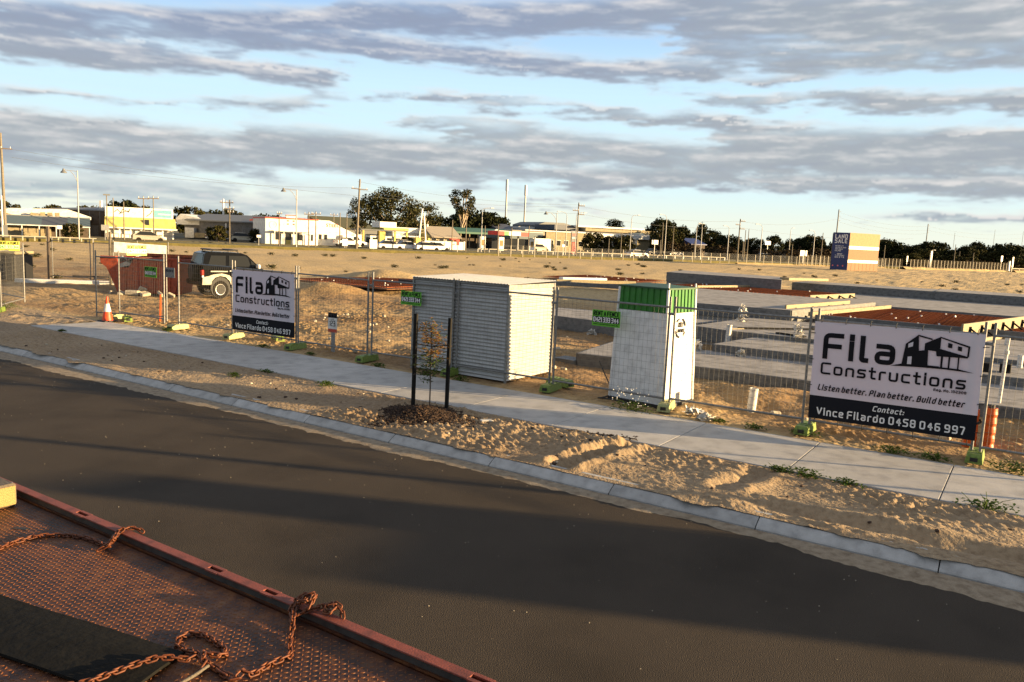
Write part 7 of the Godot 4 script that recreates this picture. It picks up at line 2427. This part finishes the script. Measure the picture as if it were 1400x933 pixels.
# ------------------------------------------------------------------ trees
func make_tree(kind: String, high: float, wide: float, seed_: int, clear := 0.3, puffs := 16, leaves := 1500, size := 0.42) -> Array:   # meshes of trunk and crown
	var r := RandomNumberGenerator.new()
	r.seed = seed_
	var m: Material = mats[kind]
	var trunk := Shape.new()
	var crown := Shape.new()
	var top := high * 0.9
	var spine := PackedVector3Array()
	for i in 7:
		spine.append(Vector3(sin(i * 1.3 + seed_) * 0.02 * high * i / 6.0, top * i / 6.0 * 0.85 - 0.2, cos(i * 0.9 + seed_) * 0.02 * high * i / 6.0))
	for i in 6:
		trunk.tube(spine[i], spine[i + 1], high * 0.030 * (1.0 - i / 7.0), high * 0.030 * (1.0 - (i + 1) / 7.0), 7, false)
	for k in puffs:
		var u := clear + (1.0 - clear) * (0.12 + 0.80 * (k + r.randf()) / puffs)
		var spread_ := sin(clampf((u - clear) / (1.0 - clear), 0.05, 0.97) * PI * 0.80 + 0.35)
		var t := k * 2.399 + r.randf()
		var reach := wide * 0.5 * spread_ * sqrt(r.randf_range(0.12, 1.0))
		var c := Vector3(cos(t) * reach, high * u, sin(t) * reach)
		var rad := wide * r.randf_range(0.13, 0.22)
		if k % 2 == 0:
			var from := spine[clampi(int(u * 4.5), 1, 5)]
			trunk.path(PackedVector3Array([from, from.lerp(c, 0.55) + Vector3(0, -0.03 * high, 0), c]), high * 0.009, 5)
		var n := int(leaves / float(puffs))
		for i in n:
			var d := Vector3(r.randfn(), r.randfn() * 0.75, r.randfn()).normalized() * rad * pow(r.randf(), 0.38)
			d.y *= 0.72
			var p := c + d
			var e := Basis.from_euler(Vector3(r.randf() * TAU, r.randf() * TAU, r.randf() * TAU))
			var s := size * r.randf_range(0.55, 1.2)
			crown.tint = Color.WHITE * r.randf_range(0.6, 1.3)
			crown.tri(p - e.x * s * 0.5, p + e.y * s * 0.42, p + e.x * s * 0.5)
			crown.tri(p + e.x * s * 0.5, p - e.y * s * 0.42 + e.z * s * 0.12, p - e.x * s * 0.5)
	return [trunk.made(mats.pale_bark if kind == "gum_leaf" else mats.bark), crown.made(m)]


func tree(called: String, meshes: Array, label: String, at: Vector3, turn: float, big: Vector3, group := "") -> void:
	var t := thing(called, label, "tree" if not called.ends_with("bush") else "bush", at, turn, group)
	t.scale = big
	put("trunk", meshes[0], t)
	put("crown", meshes[1], t)


func far_trees() -> void:
	var gum := make_tree("gum_leaf", 10.8, 10.0, 3, 0.24, 34, 7600, 0.42)
	var gum2 := make_tree("gum_leaf", 9.4, 6.5, 9, 0.28, 18, 2600, 0.40)
	tree("gum_tree", gum, "largest gum tree with a wide dark crown behind the service building", F(60.0, 40, 0), 0.6, Vector3(1.0, 1.02, 1.0))
	tree("gum_tree", gum2, "lower gum tree leaning out right of the largest gum", F(68.6, 45, 0), 2.0, Vector3(1.15, 0.98, 1.15))
	tree("gum_tree", gum2, "small dark gum left of the largest gum, behind the leaning pole", F(54.0, 40, 0), 4.0, Vector3(0.62, 1.0, 0.62))
	var lone := make_tree("gum_leaf", 13.4, 5.6, 21, 0.52, 17, 2400, 0.42)
	tree("gum_tree", lone, "tall lone gum tree with a bare trunk in the centre", F(84.0, 60, 0), 1.2, Vector3(1.12, 1.0, 1.12))
	var bush := make_tree("pine_leaf", 6.5, 8.0, 31, 0.05, 26, 3000, 0.60)
	var bush2 := make_tree("olive_leaf", 6.0, 7.0, 37, 0.05, 22, 2600, 0.58)
	var bush3 := make_tree("brown_leaf", 4.0, 7.0, 41, 0.02, 20, 1500, 0.5)
	var pine := make_tree("pine_leaf", 9.2, 7.6, 47, 0.14, 24, 3400, 0.60)
	# centre: dark belt behind the green roofed depot
	for q: Array in [[82.0, 78, 1.18, "olive_tree"], [89.0, 80, 1.12, "dark_tree"], [94.0, 80, 1.32, "dark_tree"], [99.5, 80, 1.40, "dark_tree"], [77.5, 74, 0.9, "olive_tree"], [104.0, 84, 1.25, "dark_tree"]]:
		tree(q[3], bush if q[3] == "dark_tree" else bush2, "dark rounded tree in the belt behind the green roofed depot", F(q[0], q[1], 0), q[0], Vector3.ONE * q[2], "trees behind the green roofed depot")
	# palm-like tree over the cream hall
	var pt := place("palm_tree", "thick trunked palm like tree above the cream long hall", "tree", 131.6, 68)
	var ptr := Shape.new()
	ptr.tube(Vector3(0.9, 0, 0), Vector3(0.5, 6.6, 0), 0.55, 0.7, 10)
	obj("trunk", ptr, mats.bark, pt)
	var skirt := Shape.new()
	var pc := Shape.new()
	for i in 620:
		var d := Vector3(rng.randfn(), rng.randfn(), rng.randfn()).normalized()
		var p := Vector3(0.1, 7.1, 0) + d * Vector3(2.3, 1.6, 2.3) * pow(rng.randf(), 0.4)
		leaf(pc, p, 0.9, 0.16)
	for i in 220:
		var t := rng.randf() * TAU
		leaf(skirt, Vector3(0.6 + cos(t) * 1.0, rng.randf_range(4.4, 6.6), sin(t) * 1.0), 1.0, 0.14)
	obj("crown", pc, mats.pine_leaf, pt)
	obj("dry_skirt", skirt, mats.brown_leaf, pt)
	# right of the hall: the two dark clumps and the shrubs before them
	tree("dark_tree", pine, "broad dark tree mass right of the cream long hall", F(143.0, 62, 0), 1.0, Vector3(1.35, 1.03, 1.2))
	tree("olive_tree", bush2, "olive green tree in front of the broad dark mass", F(133.6, 50, 0), 2.0, Vector3(0.95, 1.10, 0.95))
	tree("olive_tree", bush2, "second olive green tree in front of the broad dark mass", F(138.0, 52, 0), 3.1, Vector3(0.9, 1.15, 0.9))
	tree("dark_tree", pine, "dark shoulder of trees right of the broad mass", F(150.5, 64, 0), 4.0, Vector3(1.0, 0.86, 1.0))
	tree("dark_tree", pine, "steep dark tree beside the small curved lamps", F(170.0, 78, 0), 0.3, Vector3(0.62, 1.03, 0.62))
	tree("dark_tree", pine, "dark tree right of the steep one", F(174.5, 78, 0), 2.2, Vector3(0.9, 0.84, 0.9))
	tree("dark_tree", bush, "low dark tree between the two clumps", F(161.0, 72, 0), 0.9, Vector3(1.3, 0.85, 1.1))
	for q: Array in [[120.0, 30, 0.62, "shrub with reddish leaves before the cream office"], [108.0, 42, 0.8, "round shrub before the cream office, left"], [111.5, 40, 0.7, "round shrub before the cream hall, left end"], [113.8, 38, 0.75, "dark shrub at the left end of the cream hall"], [126.5, 38, 0.85, "brown shrub standing before the cream hall"], [131.0, 36, 0.8, "brown shrub at the right end of the cream hall"]]:
		tree("flowering_bush", bush3 if q[0] > 119.0 else bush2, q[3], F(q[0], q[1], 0), q[0], Vector3.ONE * q[2])
	for i in 13:
		tree("brown_bush", bush3, "brown leafless looking bush in the thicket below the dark trees", F(132.0 + i * 3.6, 24 + 7 * sin(i * 1.7), 0), i * 1.1, Vector3(1.0, 0.62 + 0.2 * sin(i * 2.3), 1.0), "brown thicket below the dark trees")
	# right tree line as far as the hoarding
	for i in 16:
		var s := 166.0 + i * 3.3
		tree("belt_tree", [bush, bush2, pine][i % 3], "bushy tree in the dense belt left of the land sale hoarding", F(s, 50 + 12 * sin(i * 2.1) + (12.0 if i < 6 else 0.0), 0), i * 1.9, Vector3.ONE * ([0.94, 0.96, 0.66][i % 3] * (1.0 + 0.14 * sin(i * 1.3))), "tree belt left of the hoarding")
	# dense dark belt right of the hoarding
	for i in 22:
		var s := 183.0 + i * 1.75
		if i > 14:
			s += 4.5
		tree("belt_tree", [bush, bush2, pine][i % 3], "bushy tree in the dense belt right of the land sale hoarding", F(s, 24 + 5 * sin(i * 2.7) - i * 0.2, 0), i * 2.3, Vector3(1.0, 1.0, 1.0) * ([0.90, 0.92, 0.62][i % 3] * (0.92 + 0.16 * sin(i * 1.1 + 1.0))), "tree belt right of the hoarding")
	tree("gum_tree", gum2, "small open crowned gum just right of the hoarding", F(188.0, 32, 0), 0.4, Vector3(0.55, 0.70, 0.55))
	for i in 12:
		tree("belt_tree", [bush, pine][i % 2], "bushy tree in the dark belt at the right edge of the view", F(224.0 + i * 3.2, 26 + 4 * sin(i * 1.9), 0), i * 2.9, Vector3.ONE * ([1.0, 0.76][i % 2] * (0.95 + 0.12 * sin(i * 0.9))), "tree belt at the right edge")
	for i in 14:
		tree("hedge_bush", bush3 if i % 3 else bush2, "low hedge bush below the right tree belts", F(178.0 + i * 4.2, 14 + 2.5 * sin(i * 1.3), 0), i * 1.7, Vector3(1.1, 0.55, 0.9), "hedge below the right tree belts")
	# far left skyline behind the warehouses
	for i in 17:
		var s := -8.0 + i * 3.3
		if i in [1, 2, 4, 9, 10, 15]:
			continue
		tree("skyline_tree", [bush2, bush, bush2][i % 3], "olive tree on the skyline behind the left warehouses", F(s, 90 + 8 * sin(i * 1.5), 0), i * 2.2, Vector3(1.05, 0.98 + 0.14 * sin(i * 1.9), 1.05), "skyline trees behind the warehouses")
	tree("round_bush", bush2, "round green shrub before the grey warehouse", F(26.6, 24, 0.25), 0.2, Vector3(0.5, 0.42, 0.5))
	tree("round_bush", bush2, "second round shrub before the grey warehouse", F(32.8, 26, 0.25), 1.2, Vector3(0.45, 0.38, 0.45))
	tree("round_bush", bush2, "shrub under the verandah shop roof", F(6.8, 10, 0.25), 2.2, Vector3(0.4, 0.33, 0.4))
	tree("round_bush", bush, "dark round shrub by the white house carport", F(57.0, 22, 0.25), 0.2, Vector3(0.28, 0.3, 0.28))
	for i in 11:
		tree("far_bush", bush2, "distant bush on the horizon behind the centre buildings", F(60 + i * 9.0, 120 + 20 * sin(i * 1.0), 0), i * 1.0, Vector3(1.3, 0.85, 1.2), "bushes on the centre horizon")


# ------------------------------------------------------------------ the flatbed the view is taken from
const DECK := 1.255


func link_mesh() -> ArrayMesh:
	var sh := Shape.new()
	var pts := PackedVector3Array()
	for i in 16:   # a stadium in x, y
		var t := TAU * i / 16.0
		pts.append(Vector3(cos(t) * 0.0095 + (0.0125 if cos(t) > 0.0 else -0.0125), sin(t) * 0.0095, 0))
	sh.path(pts, 0.0042, 6, true)
	return sh.made(mats.rust_chain)


func chain(label: String, pts: Array, mesh: ArrayMesh) -> void:
	var c := Curve3D.new()
	var m := pts.size() / 3
	for i in m:
		var p := S(pts[i * 3], pts[i * 3 + 1], pts[i * 3 + 2])
		var q := S(pts[maxi(i - 1, 0) * 3], pts[maxi(i - 1, 0) * 3 + 1], pts[maxi(i - 1, 0) * 3 + 2])
		var r := S(pts[mini(i + 1, m - 1) * 3], pts[mini(i + 1, m - 1) * 3 + 1], pts[mini(i + 1, m - 1) * 3 + 2])
		c.add_point(p, (q - r) * 0.16, (r - q) * 0.16)
	var start := c.sample_baked(0.0)
	var t := thing("chain", label, "chain", start, 0.0, "rusty chains on the flatbed")
	var n := int(c.get_baked_length() / 0.029)
	for i in n:
		var d := i * 0.029
		var p := c.sample_baked(d)
		var q := c.sample_baked(minf(d + 0.012, c.get_baked_length()))
		var w := c.sample_baked(maxf(d - 0.012, 0.0))
		var x := (q - w).normalized()
		var y := Vector3.UP.cross(x)
		if y.length() < 0.2:
			y = Vector3.RIGHT.cross(x)
		y = y.normalized()
		var b := Basis(x, y, x.cross(y))
		b = b * Basis(Vector3.RIGHT, (PI / 4 if i % 2 else -PI / 4) + rng.randf_range(-0.25, 0.25))
		var o := put("link", mesh, t)
		o.transform = Transform3D(b, p - start)


func truck_bed() -> void:
	var t := thing("flatbed_truck", "rusty chequer plate flatbed tray with a red side rail, in the lower left corner", "truck", SO, SR)
	var x0 := 0.3
	var x1 := 9.3
	var d := Shape.new()
	d.box(Vector3((x0 + x1) / 2, DECK - 0.02, 12.31), Vector3(x1 - x0, 0.04, 2.46))
	obj("deck_plate", d, mats.rust_plate, t)
	# raised treads of the chequer plate, alternating left and right
	var lug := Shape.new()
	var top := [Vector3(-0.0075, 0.0024, 0), Vector3(0, 0.0026, 0.0012), Vector3(0.0075, 0.0024, 0), Vector3(0, 0.0026, -0.0012)]
	var foot := [Vector3(-0.0115, 0, 0), Vector3(0, 0, 0.0042), Vector3(0.0115, 0, 0), Vector3(0, 0, -0.0042)]
	for i in 4:
		var j := (i + 1) % 4
		lug.face(foot[i], foot[j], top[j], top[i], (foot[i] + foot[j]) + Vector3(0, 0.004, 0))
	lug.face(top[0], top[1], top[2], top[3], Vector3.UP)
	var mm := MultiMesh.new()
	mm.transform_format = MultiMesh.TRANSFORM_3D
	mm.mesh = lug.made(mats.rust_tread)
	var where: Array[Transform3D] = []
	var pitch := 0.0255
	var nx := int((7.6 - 2.0) / pitch)
	var nz := int((13.0 - 11.10) / pitch)
	for i in nx:
		for k in nz:
			var turn := 0.78 if (i + k) % 2 else -0.78
			where.append(Transform3D(Basis(Vector3.UP, turn).scaled(Vector3(0.80, 0.95, 0.9)), Vector3(2.0 + (i + 0.5) * pitch, DECK, 11.10 + (k + 0.5) * pitch)))
	mm.instance_count = where.size()
	for i in where.size():
		mm.set_instance_transform(i, where[i])
	var mi := MultiMeshInstance3D.new()
	mi.name = "treads"
	mi.multimesh = mm
	t.add_child(mi, true)
	setting(mi, "stuff")
	# side rail: red top flange over a dark web, rope slots cut along it
	var top_z := 11.04
	var holes := [[3.39, 3.49], [4.58, 4.67], [4.98, 5.06], [6.15, 6.24], [7.2, 7.29], [2.2, 2.3], [1.1, 1.2], [8.3, 8.4]]
	holes.sort_custom(func(p: Array, q: Array) -> bool: return p[0] < q[0])
	var fl := Shape.new()
	var x: float = x0
	for h: Array in holes:
		fl.cbox(Vector3((x + h[0]) / 2, DECK + 0.043, top_z), Vector3(h[0] - x, 0.008, 0.054), 0.002)
		fl.box(Vector3((h[0] + h[1]) / 2, DECK + 0.043, top_z - 0.021), Vector3(h[1] - h[0], 0.0076, 0.018))
		fl.box(Vector3((h[0] + h[1]) / 2, DECK + 0.043, top_z + 0.0205), Vector3(h[1] - h[0], 0.0076, 0.019))
		x = h[1]
	fl.cbox(Vector3((x + x1) / 2, DECK + 0.043, top_z), Vector3(x1 - x, 0.008, 0.054), 0.002)
	obj("rail_top", fl, mats.red_paint, t)
	var web := Shape.new()
	web.box(Vector3((x0 + x1) / 2, DECK + 0.020, top_z + 0.016), Vector3(x1 - x0, 0.038, 0.010))
	obj("rail_web", web, mats.dark_steel, t)
	var lip := Shape.new()
	lip.box(Vector3((x0 + x1) / 2, DECK + 0.004, top_z + 0.026), Vector3(x1 - x0, 0.010, 0.010))
	obj("weld_bead", lip, mats.rust_plate, t)
	var out := Shape.new()
	out.box(Vector3((x0 + x1) / 2, DECK - 0.045, top_z - 0.024), Vector3(x1 - x0, 0.166, 0.010))
	obj("rail_skirt", out, mats.red_paint, t)
	for q: Array in [[2.62, 0.0], [2.50, 0.012]]:
		var bolt := Shape.new()
		bolt.lathe(PackedVector2Array([Vector2(0.012, 0.0), Vector2(0.011, 0.008), Vector2(0.0, 0.010)]), 8, Transform3D(Basis(), Vector3(q[0], DECK + 0.047, top_z + q[1])))
		obj("bolt", bolt, mats.lamp_clear, t)
	var sl := Shape.new()
	sl.box(Vector3(3.30, DECK + 0.001, 11.30), Vector3(0.075, 0.004, 0.03), Basis(Vector3.UP, 0.5))
	obj("drain_slot", sl, mats.black, t)
	for z: float in [11.75, 12.85]:
		var b := Shape.new()
		b.box(Vector3((x0 + x1) / 2, DECK - 0.17, z), Vector3(x1 - x0, 0.25, 0.10))
		obj("chassis_beam", b, mats.dark_steel, t)
	for i in 8:
		var b := Shape.new()
		b.box(Vector3(0.6 + i * 1.2, DECK - 0.085, 12.3), Vector3(0.07, 0.08, 2.4))
		obj("cross_member", b, mats.dark_steel, t)
	for xx: float in [1.6, 7.9]:
		for zz: float in [11.32, 13.28]:
			wheel(t, Vector3(xx, 0.30, zz), 0.45, 0.28)
	# black rubber strip
	var st := thing("rubber_strip", "black rubber strip lying across the tray, a chain over its end", "rubber strip", SO, SR)
	var sh := Shape.new()
	var n := 26
	var row := func(i: int, lift: float, v: float) -> Vector3:
		var u := float(i) / n
		var a := lerpf(2.3, 5.177, u)
		var mid := lerpf(12.175, 11.704, u) + 0.03 * sin(u * 3.0)
		var hump := 0.012 + 0.020 * sin(u * 7.0 + 1.0) * sin(u * 3.1) + 0.010 * v * v * sin(u * 5.0)
		return Vector3(a + v * 0.05, DECK + maxf(hump, 0.004) + lift, mid + v * 0.155)
	for i in n:
		for k in 8:
			var v0 := -1.0 + k * 0.25
			var v1 := v0 + 0.25
			sh.face(row.call(i, 0.012, v0), row.call(i + 1, 0.012, v0), row.call(i + 1, 0.012, v1), row.call(i, 0.012, v1), Vector3.UP)
		for v: float in [-1.0, 1.0]:
			sh.face(row.call(i, 0.0, v), row.call(i + 1, 0.0, v), row.call(i + 1, 0.012, v), row.call(i, 0.012, v), Vector3(0, 0, v))
	for k in 8:
		var v0 := -1.0 + k * 0.25
		sh.face(row.call(n, 0.0, v0), row.call(n, 0.0, v0 + 0.25), row.call(n, 0.012, v0 + 0.25), row.call(n, 0.012, v0), Vector3.RIGHT)
	obj("sheet", sh, mats.rubber, st)
	var edge := Shape.new()
	edge.path(PackedVector3Array([Vector3(5.29, DECK + 0.02, 11.56), Vector3(5.30, DECK + 0.016, 11.62), Vector3(5.305, DECK + 0.012, 11.70), Vector3(5.29, DECK + 0.010, 11.77)]), 0.007, 6)
	tag(local("loose_strap", edge, mats.timber_top), "short pale strap end on the tray by the end of the rubber strip", "strap")
	# dunnage block with a bright sawn end
	var tb := thing("timber_block", "heavy timber block with a sunlit sawn end at the left edge of the tray", "timber", S(2.32, -11.34, DECK), SR)
	var bk := Shape.new()
	bk.cbox(Vector3(0, 0.072, 0), Vector3(1.2, 0.135, 0.40), 0.012)
	obj("block", bk, mats.timber_top, tb)
	var en := Shape.new()
	en.cbox(Vector3(0.603, 0.072, 0), Vector3(0.012, 0.112, 0.376), 0.003)
	obj("sawn_end", en, mats.timber_end, tb)
	var kn := Shape.new()
	kn.lathe(PackedVector2Array([Vector2(0.014, 0.0), Vector2(0.012, 0.004), Vector2(0.0, 0.005)]), 8, Transform3D(Basis.from_euler(Vector3(0, 0, -PI / 2)), Vector3(0.609, 0.075, 0.04)))
	obj("nail_head", kn, mats.lime_faded, tb)
	# chains
	var lm := link_mesh()
	var y := DECK + 0.011
	chain("rusty chain crossing the left of the tray to the side rail", [3.529, -11.651, y + 0.000, 3.514, -11.496, y + 0.000, 3.490, -11.428, y + 0.000, 3.490, -11.380, y + 0.000, 3.490, -11.331, y + 0.000, 3.514, -11.283, y + 0.000, 3.558, -11.234, y + 0.000, 3.626, -11.195, y + 0.000, 3.704, -11.166, y + 0.000, 3.801, -11.161, y + 0.000, 3.917, -11.166, y + 0.005, 3.956, -11.161, y + 0.050, 3.860, -11.075, y + 0.045, 3.860, -11.035, y + 0.050, 3.875, -11.010, y + 0.050, 3.910, -10.990, y + 0.045, 3.950, -10.985, y + 0.030], lm)
	chain("loose rusty links hanging over the side rail on the left", [3.917, -11.205, y + 0.005, 3.946, -11.176, y + 0.030, 3.855, -11.090, y + 0.030, 3.870, -11.050, y + 0.060, 3.885, -11.020, y + 0.055], lm)
	chain("rusty chain running over the end of the rubber strip into the loop", [5.004, -12.040, y + 0.030, 5.082, -11.904, y + 0.030, 5.101, -11.748, y + 0.030, 5.130, -11.671, y + 0.035, 5.169, -11.627, y + 0.030, 5.208, -11.593, y + 0.020, 5.203, -11.545, y + 0.020], lm)
	chain("rusty chain lying in an open loop in the middle of the tray", [5.373, -11.554, y + 0.000, 5.305, -11.545, y + 0.000, 5.247, -11.554, y + 0.012, 5.188, -11.545, y + 0.020, 5.111, -11.540, y + 0.000, 5.043, -11.530, y + 0.000, 4.999, -11.486, y + 0.000, 5.009, -11.438, y + 0.000, 5.062, -11.418, y + 0.000, 5.130, -11.423, y + 0.000, 5.208, -11.433, y + 0.000, 5.256, -11.457, y + 0.000, 5.252, -11.496, y + 0.010, 5.198, -11.515, y + 0.012, 5.232, -11.540, y + 0.020, 5.276, -11.574, y + 0.010, 5.237, -11.603, y + 0.000], lm)
	chain("rusty chain from the loop up to the knot on the side rail", [5.373, -11.554, y + 0.004, 5.431, -11.549, y + 0.000, 5.426, -11.506, y + 0.010, 5.455, -11.486, y + 0.000, 5.450, -11.438, y + 0.000, 5.446, -11.389, y + 0.000, 5.455, -11.360, y + 0.000, 5.460, -11.312, y + 0.000, 5.431, -11.287, y + 0.000, 5.383, -11.244, y + 0.004, 5.334, -11.195, y + 0.010, 5.310, -11.166, y + 0.040, 5.230, -11.085, y + 0.035, 5.220, -11.050, y + 0.050, 5.200, -11.010, y + 0.045], lm)
	chain("knotted rusty chain wrapped round the side rail", [5.324, -11.176, y + 0.020, 5.215, -11.095, y + 0.030, 5.200, -11.050, y + 0.055, 5.215, -11.005, y + 0.055, 5.250, -10.990, y + 0.070, 5.280, -11.020, y + 0.080, 5.275, -11.060, y + 0.075, 5.245, -11.070, y + 0.070, 5.225, -11.040, y + 0.075, 5.255, -11.010, y + 0.090, 5.285, -11.030, y + 0.085, 5.300, -11.070, y + 0.055, 5.295, -11.100, y + 0.030], lm)
	chain("tail of rusty chain lying along the top of the side rail", [5.280, -11.090, y + 0.035, 5.300, -11.060, y + 0.049, 5.315, -11.030, y + 0.049, 5.330, -11.000, y + 0.051, 5.350, -10.985, y + 0.060, 5.385, -11.000, y + 0.065, 5.405, -11.030, y + 0.060, 5.380, -11.045, y + 0.053, 5.360, -11.020, y + 0.063, 5.390, -10.990, y + 0.070, 5.430, -11.000, y + 0.053, 5.455, -11.020, y + 0.035, 5.465, -11.000, y + 0.030], lm)


# ------------------------------------------------------------------ unseen things right of the view: a lamp, and two things added for shade
func shade_makers() -> void:
	# a street lamp whose post draws the thin shadow over the road
	var t := thing("verge_lamp", "street lamp standing beyond the right edge of the view", "street lamp", S(14.1, -0.3, 0), SR)
	var p := Shape.new()
	p.tube(Vector3(0, -0.3, 0), Vector3(0, 6.8, 0), 0.085, 0.06, 12)
	obj("column", p, mats.steel_pole, t)
	var a := Shape.new()
	a.path(PackedVector3Array([Vector3(0, 6.7, 0), Vector3(0, 7.2, 0.1), Vector3(0, 7.5, 0.5), Vector3(0, 7.6, 1.6)]), 0.04, 8)
	obj("bracket", a, mats.steel_pole, t)
	var h := Shape.new()
	h.cbox(Vector3(0, 7.58, 1.8), Vector3(0.26, 0.12, 0.62), 0.03)
	obj("lantern", h, mats.light_roof, t)
	# unseen plain sign and box van, added to cast the broad road shadow
	var g := thing("added_shade_sign", "tall narrow plain sign added unseen beyond the right edge to shade the road", "sign", S(21.7, 1.5, 0), SR - 0.38)
	var gb := Shape.new()
	gb.cbox(Vector3(0, 1.95, 0), Vector3(0.16, 2.9, 1.15), 0.02)
	obj("board", gb, mats.navy, g)
	for z: float in [-0.5, 0.5]:
		var gp := Shape.new()
		gp.tube(Vector3(0, -0.2, z), Vector3(0, 0.52, z), 0.06)
		obj("leg", gp, mats.steel_pole, g)
	var v := thing("added_shade_van", "white box van added unseen beyond the right edge to shade the road", "van", S(26.2, 2.6, -0.02), -0.17)
	var b := Shape.new()
	b.cbox(Vector3(0, 2.0, 0), Vector3(3.4, 2.6, 2.0), 0.05)
	obj("cargo_box", b, mats.white, v)
	var c := Shape.new()
	c.cbox(Vector3(2.5, 1.45, 0), Vector3(1.5, 1.8, 1.9), 0.12)
	obj("cab", c, mats.white, v)
	var w := Shape.new()
	w.box(Vector3(2.75, 1.85, 0), Vector3(1.01, 0.55, 1.91))
	obj("cab_windows", w, mats.car_glass, v)
	for x: float in [-1.0, 2.4]:
		for z: float in [-0.85, 0.85]:
			wheel(v, Vector3(x, 0.42, z), 0.42, 0.24)
